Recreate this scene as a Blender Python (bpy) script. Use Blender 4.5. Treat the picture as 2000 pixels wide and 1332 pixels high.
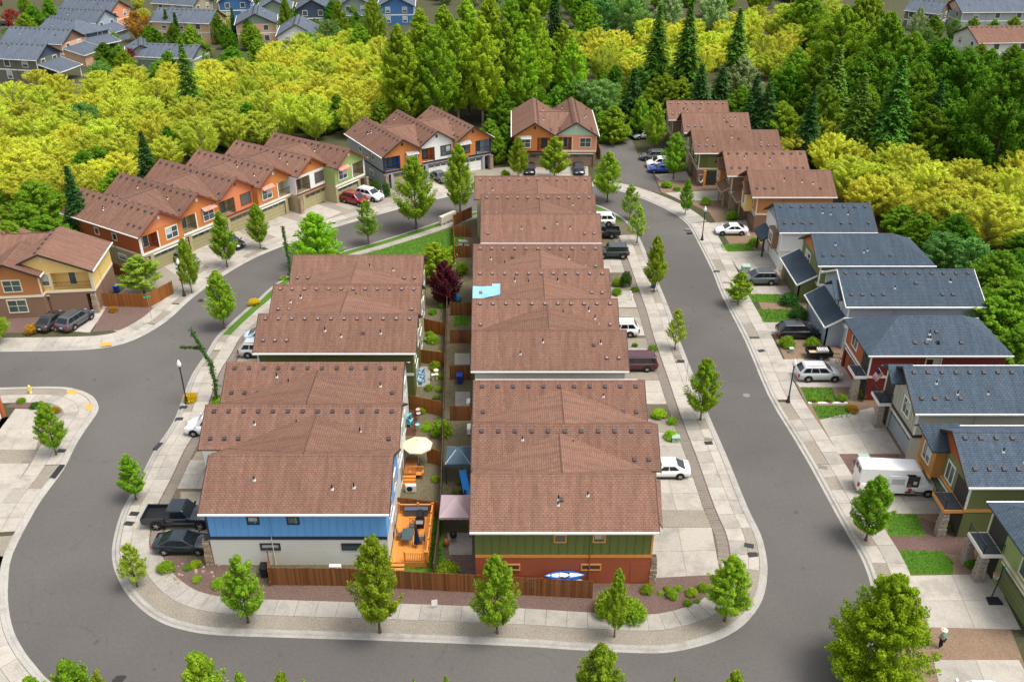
import bpy, bmesh, math, random
from mathutils import Vector, Matrix
rnd = random.Random(7)
PI = math.pi
for o in list(bpy.data.objects): bpy.data.objects.remove(o)
SC = bpy.context.scene
COL = SC.collection

# ------------------------------------------------------------------ camera
CAM_H, CAM_PITCH, F_PX = 51.0, math.radians(29.2), 1814.0
cam = bpy.data.cameras.new('camera'); cam.sensor_width = 36.0; cam.lens = F_PX/2000*36
cam.clip_start = 0.5; cam.clip_end = 3000
camo = bpy.data.objects.new('camera', cam); COL.objects.link(camo)
camo.location = (0, 0, CAM_H); camo.rotation_euler = (PI/2-CAM_PITCH, 0, 0)
SC.camera = camo
SC.render.resolution_x = 1024; SC.render.resolution_y = 681

# ------------------------------------------------------------------ light
SUN_EL, SUN_AZ = math.radians(66), math.radians(108)     # azimuth clockwise from +Y
W = bpy.data.worlds.new('World'); SC.world = W; W.use_nodes = True
wn = W.node_tree.nodes; wl = W.node_tree.links
bg = wn['Background']
sky = wn.new('ShaderNodeTexSky'); sky.sky_type = 'NISHITA'; sky.sun_disc = False
sky.sun_elevation = SUN_EL; sky.sun_rotation = SUN_AZ; sky.air_density = 1.0; sky.dust_density = 4.0; sky.ozone_density = 1.0
hs = wn.new('ShaderNodeHueSaturation'); hs.inputs['Saturation'].default_value = 0.30   # cloud-white daylight
wl.new(sky.outputs[0], hs.inputs['Color']); wl.new(hs.outputs[0], bg.inputs['Color'])
bg.inputs['Strength'].default_value = 0.15
sl = bpy.data.lights.new('sun', 'SUN'); sl.energy = 1.5; sl.angle = math.radians(22); sl.color = (1, .95, .87)
so = bpy.data.objects.new('sun', sl); COL.objects.link(so)
sd = Vector((math.sin(SUN_AZ)*math.cos(SUN_EL), math.cos(SUN_AZ)*math.cos(SUN_EL), math.sin(SUN_EL)))
so.rotation_euler = sd.to_track_quat('Z', 'Y').to_euler(); so.location = (0, 0, 120)
vs = SC.view_settings; vs.view_transform = 'Standard'; vs.look = 'None'; vs.gamma = 1.0; vs.exposure = 0.83; vs.use_curve_mapping = False
SC.render.engine = 'CYCLES'
SC.cycles.max_bounces = 5; SC.cycles.diffuse_bounces = 3; SC.cycles.transparent_max_bounces = 4

# ------------------------------------------------------------------ helpers
_s, _c = math.sin(CAM_PITCH), math.cos(CAM_PITCH)
def at(px, py, z=0.12):
    """survey: point of the level z seen at a photo position"""
    a = (px-1000)/F_PX; v = (py-666)/F_PX
    t = (CAM_H-z)/(_s+v*_c)
    return Vector((a*t, (_c-v*_s)*t, z))
def to2(v): return Vector((v[0], v[1]))

class MB:
    def __init__(s): s.v = []; s.f = []
    def poly(s, pts):
        n = len(s.v); s.v += [tuple(p) for p in pts]; s.f.append(tuple(range(n, n+len(pts)))); return s
    def mesh(s, vs, fs):
        n = len(s.v); s.v += [tuple(p) for p in vs]; s.f += [tuple(i+n for i in f) for f in fs]; return s
    def box(s, x0, x1, y0, y1, z0, z1):
        return s.mesh([(x0,y0,z0),(x1,y0,z0),(x1,y1,z0),(x0,y1,z0),(x0,y0,z1),(x1,y0,z1),(x1,y1,z1),(x0,y1,z1)],
               [(0,3,2,1),(4,5,6,7),(0,1,5,4),(1,2,6,5),(2,3,7,6),(3,0,4,7)])
    def prism(s, pts, z0, z1):
        n = len(pts)
        return s.mesh([(p[0],p[1],z0) for p in pts]+[(p[0],p[1],z1) for p in pts],
               [tuple(range(n-1,-1,-1)), tuple(range(n,2*n))]+[(i,(i+1)%n,n+(i+1)%n,n+i) for i in range(n)])
    def tube(s, p, q, r0, r1=None, n=6):
        p, q = Vector(p), Vector(q); r1 = r0 if r1 is None else r1
        d = (q-p).normalized(); a = d.orthogonal().normalized(); b = d.cross(a)
        vs = [p+(a*math.cos(2*PI*i/n)+b*math.sin(2*PI*i/n))*r0 for i in range(n)]+[q+(a*math.cos(2*PI*i/n)+b*math.sin(2*PI*i/n))*r1 for i in range(n)]
        return s.mesh(vs, [(i,(i+1)%n,n+(i+1)%n,n+i) for i in range(n)]+[tuple(range(n-1,-1,-1)), tuple(range(n,2*n))])
    def path(s, pts, radii, n=6):
        for i in range(len(pts)-1): s.tube(pts[i], pts[i+1], radii[i], radii[i+1], n)
        return s
    def lathe(s, prof, n=12, c=(0,0,0), axis='z'):
        vs = []
        for r, h in prof:
            for i in range(n):
                a = 2*PI*i/n; x, y = r*math.cos(a), r*math.sin(a)
                p = (x, y, h) if axis == 'z' else ((x, h, y) if axis == 'y' else (h, x, y))
                vs.append((p[0]+c[0], p[1]+c[1], p[2]+c[2]))
        k = len(prof)
        fs = [(j*n+i, j*n+(i+1)%n, (j+1)*n+(i+1)%n, (j+1)*n+i) for j in range(k-1) for i in range(n)]
        fs += [tuple(range(n-1,-1,-1)), tuple(range((k-1)*n, k*n))]
        return s.mesh(vs, fs)
    def slab(s, verts, faces, th):
        """thick sheet: top faces plus a copy lowered by th and closing sides"""
        n = len(verts); vs = list(verts)+[(p[0],p[1],p[2]-th) for p in verts]
        edges = {}
        for f in faces:
            for i in range(len(f)):
                a, b = f[i], f[(i+1)%len(f)]
                edges[(a,b)] = 1
        sides = [(a, a+n, b+n, b) for (a,b) in edges if (b,a) not in edges]
        return s.mesh(vs, list(faces)+[tuple(i+n for i in reversed(f)) for f in faces]+sides)
    def data(s, name, mat=None, smooth=False, uv=False):
        me = bpy.data.meshes.new(name); me.from_pydata(s.v, [], s.f)
        if mat: me.materials.append(mat)
        if smooth: me.polygons.foreach_set('use_smooth', [True]*len(me.polygons))
        if uv: roof_uv(me)
        me.update(); return me
    def build(s, name, mat, parent=None, smooth=False, uv=False, loc=None, rz=0):
        return link(name, s.data(name, mat, smooth, uv), parent, loc, rz)
def roof_uv(me):
    l = me.uv_layers.new(name='UVMap')
    Z = Vector((0,0,1))
    for p in me.polygons:
        n = p.normal; h = Z.cross(n)
        if h.length < 1e-4: h = Vector((1,0,0))
        h.normalize(); v = n.cross(h)
        for li in p.loop_indices:
            co = me.vertices[me.loops[li].vertex_index].co
            l.data[li].uv = (co.dot(h), co.dot(v))
def link(name, me, parent=None, loc=None, rz=0, sc=None):
    o = bpy.data.objects.new(name, me); COL.objects.link(o)
    if parent is not None: o.parent = parent
    if loc is not None: o.location = loc
    if rz: o.rotation_euler = (0, 0, rz)
    if sc is not None: o.scale = sc
    return o
def tag(o, label, cat, group=None):
    o['label'] = label; o['category'] = cat
    if group: o['group'] = group
    return o
def thing(name, label, cat, loc=(0,0,0), rz=0, group=None, sc=None):
    return tag(link(name, None, None, loc, rz, sc), label, cat, group)
def struct(o): o['kind'] = 'structure'; return o
def stuff(o): o['kind'] = 'stuff'; return o
_cache = {}
def cbox(name, parent, mat, c, d, rz=0):
    """a box part sharing mesh data with equal boxes: centre c, size d"""
    k = (name, mat.name, round(d[0],3), round(d[1],3), round(d[2],3))
    if k not in _cache:
        _cache[k] = MB().box(-d[0]/2,d[0]/2,-d[1]/2,d[1]/2,-d[2]/2,d[2]/2).data(name, mat)
    return link(name, _cache[k], parent, c, rz)

# ------------------------------------------------------------------ materials
_mats = {}
def srgb(r, g, b):
    f = lambda c: (c/255/12.92) if c/255 <= .04045 else ((c/255+.055)/1.055)**2.4
    return (f(r), f(g), f(b))
def _new(name):
    m = bpy.data.materials.new(name); m.use_nodes = True
    nt = m.node_tree; return m, nt, nt.nodes, nt.links, nt.nodes['Principled BSDF']
def _mix(N, L, fac, a, b, mode='MIX'):
    x = N.new('ShaderNodeMix'); x.data_type = 'RGBA'; x.blend_type = mode
    if isinstance(fac, (int, float)): x.inputs[0].default_value = fac
    else: L.new(fac, x.inputs[0])
    for i, s in ((6, a), (7, b)):
        if isinstance(s, tuple): x.inputs[i].default_value = (*s[:3], 1)
        else: L.new(s, x.inputs[i])
    return x.outputs[2]
def _noise(N, L, vec, scale, detail=4, rough=.6):
    n = N.new('ShaderNodeTexNoise'); n.inputs['Scale'].default_value = scale; n.inputs['Detail'].default_value = detail; n.inputs['Roughness'].default_value = rough
    if vec is not None: L.new(vec, n.inputs['Vector'])
    return n.outputs['Fac']
def _ramp(N, L, fac, stops):
    r = N.new('ShaderNodeValToRGB'); L.new(fac, r.inputs[0])
    e = r.color_ramp.elements
    while len(e) < len(stops): e.new(.5)
    for i, (p, c) in enumerate(stops):
        e[i].position = p; e[i].color = (*c, 1) if isinstance(c, tuple) else (c, c, c, 1)
    return r.outputs[0]
def _bump(N, L, P, h, strength=.3, dist=.02):
    b = N.new('ShaderNodeBump'); b.inputs['Strength'].default_value = strength; b.inputs['Distance'].default_value = dist
    L.new(h, b.inputs['Height']); L.new(b.outputs[0], P.inputs['Normal'])
def scl(c, k): return tuple(min(1, x*k) for x in c)
def mat(name, col, rough=.65, var=.18, scale=1.5, fine=18, bump=.15, spec=.25, metal=0, rand=.08):
    """paint, wood, cloth: colour with soft mottling, grain and a small per-object shift"""
    if name in _mats: return _mats[name]
    m, nt, N, L, P = _new(name)
    tc = N.new('ShaderNodeTexCoord').outputs['Object']
    a = _noise(N, L, tc, scale); b = _noise(N, L, tc, fine, 3)
    c1 = _mix(N, L, a, scl(col, 1-var), scl(col, 1+var))
    c2 = _mix(N, L, b, scl(col, 1-var*.7), scl(col, 1+var*.7))
    c3 = _mix(N, L, .4, c1, c2)
    if rand:
        oi = N.new('ShaderNodeObjectInfo'); mp = N.new('ShaderNodeMapRange'); mp.inputs[3].default_value = 1-rand; mp.inputs[4].default_value = 1+rand
        L.new(oi.outputs['Random'], mp.inputs[0])
        h = N.new('ShaderNodeHueSaturation'); L.new(mp.outputs[0], h.inputs['Value']); L.new(c3, h.inputs['Color']); c3 = h.outputs[0]
    L.new(c3, P.inputs['Base Color'])
    P.inputs['Roughness'].default_value = rough; P.inputs['Metallic'].default_value = metal
    P.inputs['Specular IOR Level'].default_value = spec
    if bump: _bump(N, L, P, b, bump, .01)
    _mats[name] = m; return m
def siding(name, col, pitch=.2):
    """painted lap siding: clapboard relief in z, faint dirt"""
    if name in _mats: return _mats[name]
    m, nt, N, L, P = _new(name)
    tc = N.new('ShaderNodeTexCoord').outputs['Object']
    sx = N.new('ShaderNodeSeparateXYZ'); L.new(tc, sx.inputs[0])
    mu = N.new('ShaderNodeMath'); mu.operation = 'MULTIPLY'; mu.inputs[1].default_value = 1/pitch; L.new(sx.outputs['Z'], mu.inputs[0])
    fr = N.new('ShaderNodeMath'); fr.operation = 'FRACT'; L.new(mu.outputs[0], fr.inputs[0])
    edge = _ramp(N, L, fr.outputs[0], [(0, .0), (.12, 1.0), (1, .55)])
    a = _noise(N, L, tc, .7); b = _noise(N, L, tc, 9)
    c = _mix(N, L, a, scl(col, .86), scl(col, 1.12)); c = _mix(N, L, b, c, scl(col, .95))
    groove = _ramp(N, L, fr.outputs[0], [(0, .62), (.13, 1.0), (1, 1.0)])
    c = _mix(N, L, .75, c, groove, 'MULTIPLY')
    L.new(c, P.inputs['Base Color']); P.inputs['Roughness'].default_value = .6; P.inputs['Specular IOR Level'].default_value = .25
    _bump(N, L, P, edge, .6, .02)
    _mats[name] = m; return m
def shingles(name, cols, row=.185, width=.32):
    """asphalt shingles laid in courses along the slope (UV in metres)"""
    if name in _mats: return _mats[name]
    m, nt, N, L, P = _new(name)
    uv = N.new('ShaderNodeUVMap').outputs[0]
    tc = N.new('ShaderNodeTexCoord').outputs['Object']
    b = N.new('ShaderNodeTexBrick'); L.new(uv, b.inputs['Vector'])
    b.inputs['Scale'].default_value = 1; b.inputs['Brick Width'].default_value = width; b.inputs['Row Height'].default_value = row
    b.inputs['Mortar Size'].default_value = .022; b.inputs['Mortar Smooth'].default_value = .5; b.inputs['Bias'].default_value = -.1
    b.inputs['Color1'].default_value = (*cols[0], 1); b.inputs['Color2'].default_value = (*cols[1], 1); b.inputs['Mortar'].default_value = (*cols[2], 1)
    n1 = _noise(N, L, tc, .35, 5); n2 = _noise(N, L, tc, 26, 2); n3 = _noise(N, L, tc, 3.2, 4)
    c = _mix(N, L, _ramp(N, L, n1, [(.3, 0.), (.7, 1.)]), b.outputs['Color'], scl(cols[1], .9))
    c = _mix(N, L, .45, c, _mix(N, L, _ramp(N, L, n2, [(.3, 0.), (.7, 1.)]), scl(cols[2], 1.0), scl(cols[0], 1.35)))
    c = _mix(N, L, _ramp(N, L, n3, [(.35, .0), (.75, .35)]), c, scl(cols[2], .9))
    mpg = N.new('ShaderNodeMapping'); mpg.inputs['Scale'].default_value = (2.2, .22, 1); L.new(uv, mpg.inputs['Vector'])
    sk = _ramp(N, L, _noise(N, L, mpg.outputs[0], 1.0, 4), [(.34, .74), (.62, 1.08)]); c = _mix(N, L, .8, c, sk, 'MULTIPLY')
    oi = N.new('ShaderNodeObjectInfo'); mr = N.new('ShaderNodeMapRange'); mr.inputs[3].default_value = .87; mr.inputs[4].default_value = 1.09; L.new(oi.outputs['Random'], mr.inputs[0])
    hv = N.new('ShaderNodeHueSaturation'); L.new(mr.outputs[0], hv.inputs['Value']); L.new(c, hv.inputs['Color']); c = hv.outputs[0]
    c = _mix(N, L, 1, c, _mix(N, L, b.outputs['Fac'], (1,1,1), (.66,.66,.66)), 'MULTIPLY')  # darkened course lines: the shadow under each course put into the colour
    L.new(c, P.inputs['Base Color']); P.inputs['Roughness'].default_value = .9; P.inputs['Specular IOR Level'].default_value = .15
    inv = N.new('ShaderNodeMath'); inv.operation = 'SUBTRACT'; inv.inputs[0].default_value = 1; L.new(b.outputs['Fac'], inv.inputs[1])
    ad = N.new('ShaderNodeMath'); ad.operation = 'ADD'; L.new(inv.outputs[0], ad.inputs[0]); L.new(n2, ad.inputs[1])
    _bump(N, L, P, ad.outputs[0], .7, .03)
    _mats[name] = m; return m
def groundmat(name, cols, scales=(.12, 1.4, 14), rough=.95, bump=.5, bdist=.03, contrast=(.35, .65), coord='Object'):
    """earth, gravel, concrete, asphalt: three scales of noise between three colours"""
    if name in _mats: return _mats[name]
    m, nt, N, L, P = _new(name)
    tc = N.new('ShaderNodeNewGeometry').outputs['Position'] if coord == 'World' else N.new('ShaderNodeTexCoord').outputs['Object']
    a, b, d = (_noise(N, L, tc, s, 5) for s in scales)
    ra = _ramp(N, L, a, [(contrast[0], 0.), (contrast[1], 1.)]); rb = _ramp(N, L, b, [(contrast[0], 0.), (contrast[1], 1.)]); rd = _ramp(N, L, d, [(.3, 0.), (.7, 1.)])
    c = _mix(N, L, ra, cols[0], cols[1])
    c = _mix(N, L, .5, c, _mix(N, L, rb, cols[0], cols[2]))
    c = _mix(N, L, .45, c, _mix(N, L, rd, scl(cols[2], .8), scl(cols[1], 1.2)))
    if 'concrete' in name:
        st = _ramp(N, L, _noise(N, L, tc, .45, 6, .7), [(.36, .72), (.52, 1.0)]); c = _mix(N, L, .8, c, st, 'MULTIPLY')
    oi = N.new('ShaderNodeObjectInfo'); mp = N.new('ShaderNodeMapRange'); mp.inputs[3].default_value = .94; mp.inputs[4].default_value = 1.06
    L.new(oi.outputs['Random'], mp.inputs[0])
    h = N.new('ShaderNodeHueSaturation'); L.new(mp.outputs[0], h.inputs['Value']); L.new(c, h.inputs['Color'])
    L.new(h.outputs[0], P.inputs['Base Color']); P.inputs['Roughness'].default_value = rough; P.inputs['Specular IOR Level'].default_value = .2
    _bump(N, L, P, d, bump, bdist)
    _mats[name] = m; return m
def leafmat(name, col, col2, trans=.3, hue=.02, low=1.0):
    """foliage: colour drifts leaf by leaf and tree by tree, some light passes through"""
    if name in _mats: return _mats[name]
    m, nt, N, L, P = _new(name)
    tc = N.new('ShaderNodeTexCoord').outputs['Object']
    a = _noise(N, L, tc, .9, 4); b = _noise(N, L, tc, 7, 2)
    f = _mix(N, L, .5, a, b)
    c = _mix(N, L, _ramp(N, L, f, [(.36, 0.), (.64, 1.)]), col, col2)
    oi = N.new('ShaderNodeObjectInfo')
    mp = N.new('ShaderNodeMapRange'); mp.inputs[3].default_value = .5-hue*low; mp.inputs[4].default_value = .5+hue; L.new(oi.outputs['Random'], mp.inputs[0])
    mv = N.new('ShaderNodeMapRange'); mv.inputs[3].default_value = .82; mv.inputs[4].default_value = 1.18
    ml = N.new('ShaderNodeMath'); ml.operation = 'MULTIPLY'; ml.inputs[1].default_value = 7.31; L.new(oi.outputs['Random'], ml.inputs[0])
    fr = N.new('ShaderNodeMath'); fr.operation = 'FRACT'; L.new(ml.outputs[0], fr.inputs[0]); L.new(fr.outputs[0], mv.inputs[0])
    h = N.new('ShaderNodeHueSaturation'); L.new(mp.outputs[0], h.inputs['Hue']); L.new(mv.outputs[0], h.inputs['Value']); L.new(c, h.inputs['Color'])
    L.new(h.outputs[0], P.inputs['Base Color']); P.inputs['Roughness'].default_value = .75; P.inputs['Specular IOR Level'].default_value = .06
    t = N.new('ShaderNodeBsdfTranslucent'); L.new(h.outputs[0], t.inputs['Color'])
    mx = N.new('ShaderNodeMixShader'); mx.inputs[0].default_value = trans
    L.new(P.outputs[0], mx.inputs[1]); L.new(t.outputs[0], mx.inputs[2]); L.new(mx.outputs[0], N['Material Output'].inputs['Surface'])
    _mats[name] = m; return m
def glassmat(name, col, rough=.08):
    if name in _mats: return _mats[name]
    m, nt, N, L, P = _new(name)
    tc = N.new('ShaderNodeTexCoord').outputs['Object']
    a = _noise(N, L, tc, 2.2, 2)
    oi = N.new('ShaderNodeObjectInfo')
    c = _mix(N, L, oi.outputs['Random'], scl(col, .6), scl(col, 1.5)); c = _mix(N, L, a, c, scl(col, .7))
    L.new(c, P.inputs['Base Color']); P.inputs['Roughness'].default_value = rough; P.inputs['Specular IOR Level'].default_value = .6
    _mats[name] = m; return m

M = {}
def asphaltmat():
    m = groundmat('asphalt', ((.110,.101,.094), (.136,.124,.114), (.094,.087,.082)), (.07, .6, 11), .9, .35, .01, (.3,.7), 'World')
    nt = m.node_tree; N, L = nt.nodes, nt.links; P = N['Principled BSDF']; src = P.inputs['Base Color'].links[0].from_socket
    pos = N.new('ShaderNodeNewGeometry').outputs['Position']
    w = N.new('ShaderNodeTexNoise'); w.inputs['Scale'].default_value = .5; w.inputs['Detail'].default_value = 4; L.new(pos, w.inputs['Vector'])
    ad = N.new('ShaderNodeVectorMath'); ad.operation = 'MULTIPLY_ADD'; ad.inputs[1].default_value = (3,3,3); L.new(w.outputs['Color'], ad.inputs[0]); L.new(pos, ad.inputs[2])
    v = N.new('ShaderNodeTexVoronoi'); v.feature = 'DISTANCE_TO_EDGE'; v.inputs['Scale'].default_value = .085; L.new(ad.outputs[0], v.inputs['Vector'])
    crack = _ramp(N, L, v.outputs['Distance'], [(0, .88), (.010, 1.0)])
    gate = _ramp(N, L, _noise(N, L, pos, .06, 2), [(.45, 1.0), (.6, 0.0)])
    c = _mix(N, L, gate, src, _mix(N, L, 1, src, crack, 'MULTIPLY'))
    patch = _ramp(N, L, _noise(N, L, pos, .035, 3), [(.38, .87), (.62, 1.10)])
    c = _mix(N, L, 1, c, patch, 'MULTIPLY')
    grit = _ramp(N, L, _noise(N, L, pos, 3.5, 6, .8), [(.3, .86), (.7, 1.12)])
    c = _mix(N, L, .8, c, grit, 'MULTIPLY')
    spots = _ramp(N, L, _noise(N, L, pos, .9, 2), [(.27, .70), (.31, 1.0)])
    c = _mix(N, L, .8, c, spots, 'MULTIPLY')
    L.new(c, P.inputs['Base Color']); return m
M['asphalt'] = asphaltmat()
M['concrete'] = groundmat('concrete', ((.38,.347,.297), (.46,.42,.365), (.285,.26,.223)), (.25, 1.1, 13), .85, .25, .01, (.25,.75), 'World')
M['concrete_old'] = groundmat('concrete_old', ((.315,.292,.255), (.39,.362,.317), (.235,.218,.19)), (.3, 1.3, 13), .9, .3, .01, (.25,.75), 'World')
M['kerb'] = groundmat('kerb_concrete', ((.345,.325,.29), (.41,.385,.35), (.25,.235,.21)), (.4, 2, 12), .9, .3, .01, (.25,.75), 'World')
M['gravel'] = groundmat('gravel', ((.25,.215,.17), (.36,.32,.265), (.14,.12,.095)), (.5, 4, 9), 1, 1, .06, (.35,.65), 'World')
M['mulch'] = groundmat('bark_mulch', ((.135,.085,.07), (.20,.13,.11), (.075,.048,.04)), (.4, 3, 8), 1, 1, .07, (.35,.65), 'World')
M['dirt'] = groundmat('bare_soil', ((.19,.125,.08), (.27,.19,.13), (.13,.085,.055)), (.35, 1.4, 7), 1, .9, .05, (.35,.65), 'World')
M['yard'] = groundmat('yard_ground', ((.115,.10,.055), (.19,.16,.10), (.06,.055,.032)), (.5, 1.8, 7), 1, .9, .06, (.35,.65), 'World')
M['ground'] = groundmat('forest_ground', ((.055,.06,.025), (.10,.085,.05), (.03,.042,.017)), (.06, .6, 5), 1, .9, .1, (.35,.65), 'World')
M['paver'] = groundmat('paver', ((.20,.175,.145), (.25,.22,.185), (.15,.13,.11)), (.5, 3, 14), .95, .5, .02, (.35,.65), 'World')
M['grassbase'] = groundmat('lawn_soil', ((.06,.15,.015), (.10,.20,.022), (.04,.09,.012)), (.5, 1.6, 9), 1, .8, .04, (.35,.65), 'World')
M['lawn'] = leafmat('grass_blades', (.055,.165,.010), (.14,.29,.02), .25, .01)
BROWN = ((.290,.162,.116), (.218,.116,.082), (.098,.051,.037))
BLUE = ((.108,.142,.182), (.070,.097,.130), (.020,.032,.048))
M['brown_roof'] = shingles('brown_shingles', BROWN)
M['blue_roof'] = shingles('blue_grey_shingles', BLUE)
M['white'] = mat('white_trim', (.76,.75,.71), .5, .06)
M['cream'] = mat('cream_trim', (.68,.62,.48), .5, .06)
M['dark_trim'] = mat('dark_brown_trim', (.045,.03,.025), .5, .15)
M['rust_trim'] = mat('rust_trim', (.20,.06,.035), .55, .12)
M['navy_trim'] = mat('navy_trim', (.025,.035,.06), .5, .1)
M['black'] = mat('black_plastic', (.014,.014,.016), .5, .1, rand=0)
M['dark_metal'] = mat('dark_metal', (.025,.026,.03), .45, .1, spec=.4, rand=0)
M['steel'] = mat('steel', (.5,.5,.5), .35, .08, metal=.7, rand=0)
M['vent'] = mat('roof_vent_plastic', (.055,.045,.045), .55, .15)
M['vent_top'] = mat('roof_vent_tin', (.24,.17,.16), .5, .12)
M['glass'] = glassmat('window_glass', (.085,.115,.11))
M['blind'] = mat('window_blind', (.42,.46,.42), .5, .1)
M['darkglass'] = glassmat('car_glass', (.012,.016,.02), .05)
M['cedar'] = mat('cedar_board', (.27,.098,.024), .75, .28, 2.5, 22, .3, rand=.22)
M['cedar_dark'] = mat('weathered_cedar', (.20,.078,.025), .8, .3, 2.5, 22, .3, rand=.3)
M['fence_old'] = mat('grey_brown_fence', (.14,.095,.06), .85, .25, 2.5, 22, .3, rand=.25)
M['deck'] = mat('stained_deck', (.62,.235,.048), .6, .14, 2, 20, .2, rand=.1)
M['stone'] = groundmat('stacked_stone', ((.36,.25,.15), (.44,.36,.28), (.20,.13,.08)), (2, 5, 20), .9, .8, .04, (.3,.7), 'Object')
M['bark'] = mat('bark', (.12,.088,.06), .95, .3, 3, 16, .6, rand=.15)
M['bark_pale'] = mat('pale_bark', (.30,.25,.17), .95, .25, 2, 14, .6, rand=.12)
M['tyre'] = mat('tyre_rubber', (.012,.012,.012), .85, .1, rand=0)
M['rim'] = mat('alloy_rim', (.45,.45,.46), .3, .06, metal=.6, rand=0)
M['headlight'] = mat('headlight_lens', (.7,.72,.74), .15, .05, spec=.6, rand=0)
M['taillight'] = mat('tail_lens', (.35,.012,.012), .2, .1, spec=.6, rand=0)
M['interior'] = mat('recess_shade', (.055,.048,.042), .8, .2, rand=0)  # near-black colour stands in for the shade inside openings and recesses
def paint(name, col, rough=.22):
    k = 'car_'+name
    if k in _mats: return _mats[k]
    m, nt, N, L, P = _new(k)
    tc = N.new('ShaderNodeTexCoord').outputs['Object']
    L.new(_mix(N, L, _noise(N, L, tc, 1.3), scl(col, .92), scl(col, 1.06)), P.inputs['Base Color'])
    P.inputs['Roughness'].default_value = rough; P.inputs['Coat Weight'].default_value = .6; P.inputs['Coat Roughness'].default_value = .06
    _mats[k] = m; return m

# ================================================================== GROUND
def smooth_line(pts, closed=False, n=4):
    P_ = [Vector(p) for p in pts]; out = []; k = len(P_)
    for i in range(k if closed else k-1):
        p0 = P_[(i-1)%k] if closed or i > 0 else P_[0]; p1 = P_[i]; p2 = P_[(i+1)%k]; p3 = P_[(i+2)%k] if closed or i+2 < k else P_[-1]
        for j in range(n):
            t = j/n
            out.append(.5*((2*p1)+(p2-p0)*t+(2*p0-5*p1+4*p2-p3)*t*t+(3*p1-p0-3*p2+p3)*t**3))
    if not closed: out.append(P_[-1])
    return out
def line_px(px, z=0.0, closed=False, n=4): return smooth_line([to2(at(x, y, z)) for x, y in px], closed, n)
def offset(pl, d, closed=False):
    """parallel line at distance d to the left of the walking direction"""
    out = []; k = len(pl)
    for i in range(k):
        a = pl[(i-1)%k] if closed or i > 0 else pl[i]; b = pl[(i+1)%k] if closed or i < k-1 else pl[i]
        t = (b-a).normalized(); out.append(pl[i]+Vector((-t.y, t.x))*d)
    return out
def lengths(pl):
    s = [0]
    for i in range(len(pl)-1): s.append(s[-1]+(pl[i+1]-pl[i]).length)
    return s
def sub(pl, s0, s1, step=1.0):
    """points of the line between two distances along it"""
    S = lengths(pl); out = []
    n = max(1, int(math.ceil((s1-s0)/step)))
    for j in range(n+1):
        s = min(max(s0+(s1-s0)*j/n, 0), S[-1]-1e-6)
        for i in range(len(S)-1):
            if S[i] <= s <= S[i+1]:
                out.append(pl[i].lerp(pl[i+1], (s-S[i])/max(1e-9, S[i+1]-S[i]))); break
    return out
def strip(name, pl, d0, d1, z, m, parent=None, closed=False, th=.06):
    a, b = offset(pl, d0, closed), offset(pl, d1, closed); n = len(pl)
    mb = MB(); vs = [(p.x,p.y,z) for p in a]+[(p.x,p.y,z) for p in b]
    fs = [(i,(i+1)%n,n+(i+1)%n,n+i) for i in range(n if closed else n-1)]
    mb.slab(vs, fs, th)
    return mb.build(name, m, parent)
def kerb(name, pl, closed=False):
    """rolled kerb: gutter pan, sloped face, flat top"""
    prof = ((0, .006), (.22, .02), (.32, .12), (.36, .135), (.60, .135))
    mb = MB(); n = len(pl); vs = []
    for d, z in prof: vs += [(p.x,p.y,z) for p in offset(pl, d, closed)]
    for j in range(len(prof)-1):
        for i in range(n if closed else n-1): mb.f.append((j*n+i, j*n+(i+1)%n, (j+1)*n+(i+1)%n, (j+1)*n+i))
    mb.v = vs
    return struct(mb.build(name, M['kerb'], smooth=False))
def slabs(root, pl, d0, d1, z, step, m, skip=(), gap=.014, old=0.0, name='slab'):
    """paving slabs one by one along a line, skipping given stretches"""
    S = lengths(pl)[-1]; n = max(1, round(S/step)); st = S/n
    for i in range(n):
        s0, s1 = i*st, (i+1)*st
        mid = (s0+s1)/2
        if any(a < mid < b for a, b in skip): continue
        seg = sub(pl, s0, s1, st/2)
        a = offset_sub(pl, s0+gap, s1-gap, d0+gap, st); b = offset_sub(pl, s0+gap, s1-gap, d1-gap, st)
        zz = z+rnd.uniform(-.004, .004)
        c = (a[0]+b[-1])/2
        pts = [(p.x-c.x, p.y-c.y) for p in a]+[(p.x-c.x, p.y-c.y) for p in reversed(b)]
        MB().prism(pts, -.05, 0).build(name, M['concrete_old'] if rnd.random() < old else m, root, loc=(c.x, c.y, zz))
def offset_sub(pl, s0, s1, d, st):
    pts = sub(pl, s0, s1, st/2); e = .3
    out = []
    for k, p in enumerate(pts):
        s = s0+(s1-s0)*k/(len(pts)-1)
        q = sub(pl, max(0, s-e), s+e, 9); t = (q[-1]-q[0]).normalized()
        out.append(p+Vector((-t.y, t.x))*d)
    return out
def sroot(name): return struct(link(name, None))
def sheet(name, pts, z, m, parent=None, th=.05):
    c = sum((Vector(p[:2]) for p in pts), Vector((0,0)))/len(pts)
    return MB().prism([(p[0]-c.x, p[1]-c.y) for p in pts], -th, 0).build(name, m, parent, loc=(c.x, c.y, z))
def pxs(px, z=.12): return [to2(at(x, y, z)) for x, y in px]
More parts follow.
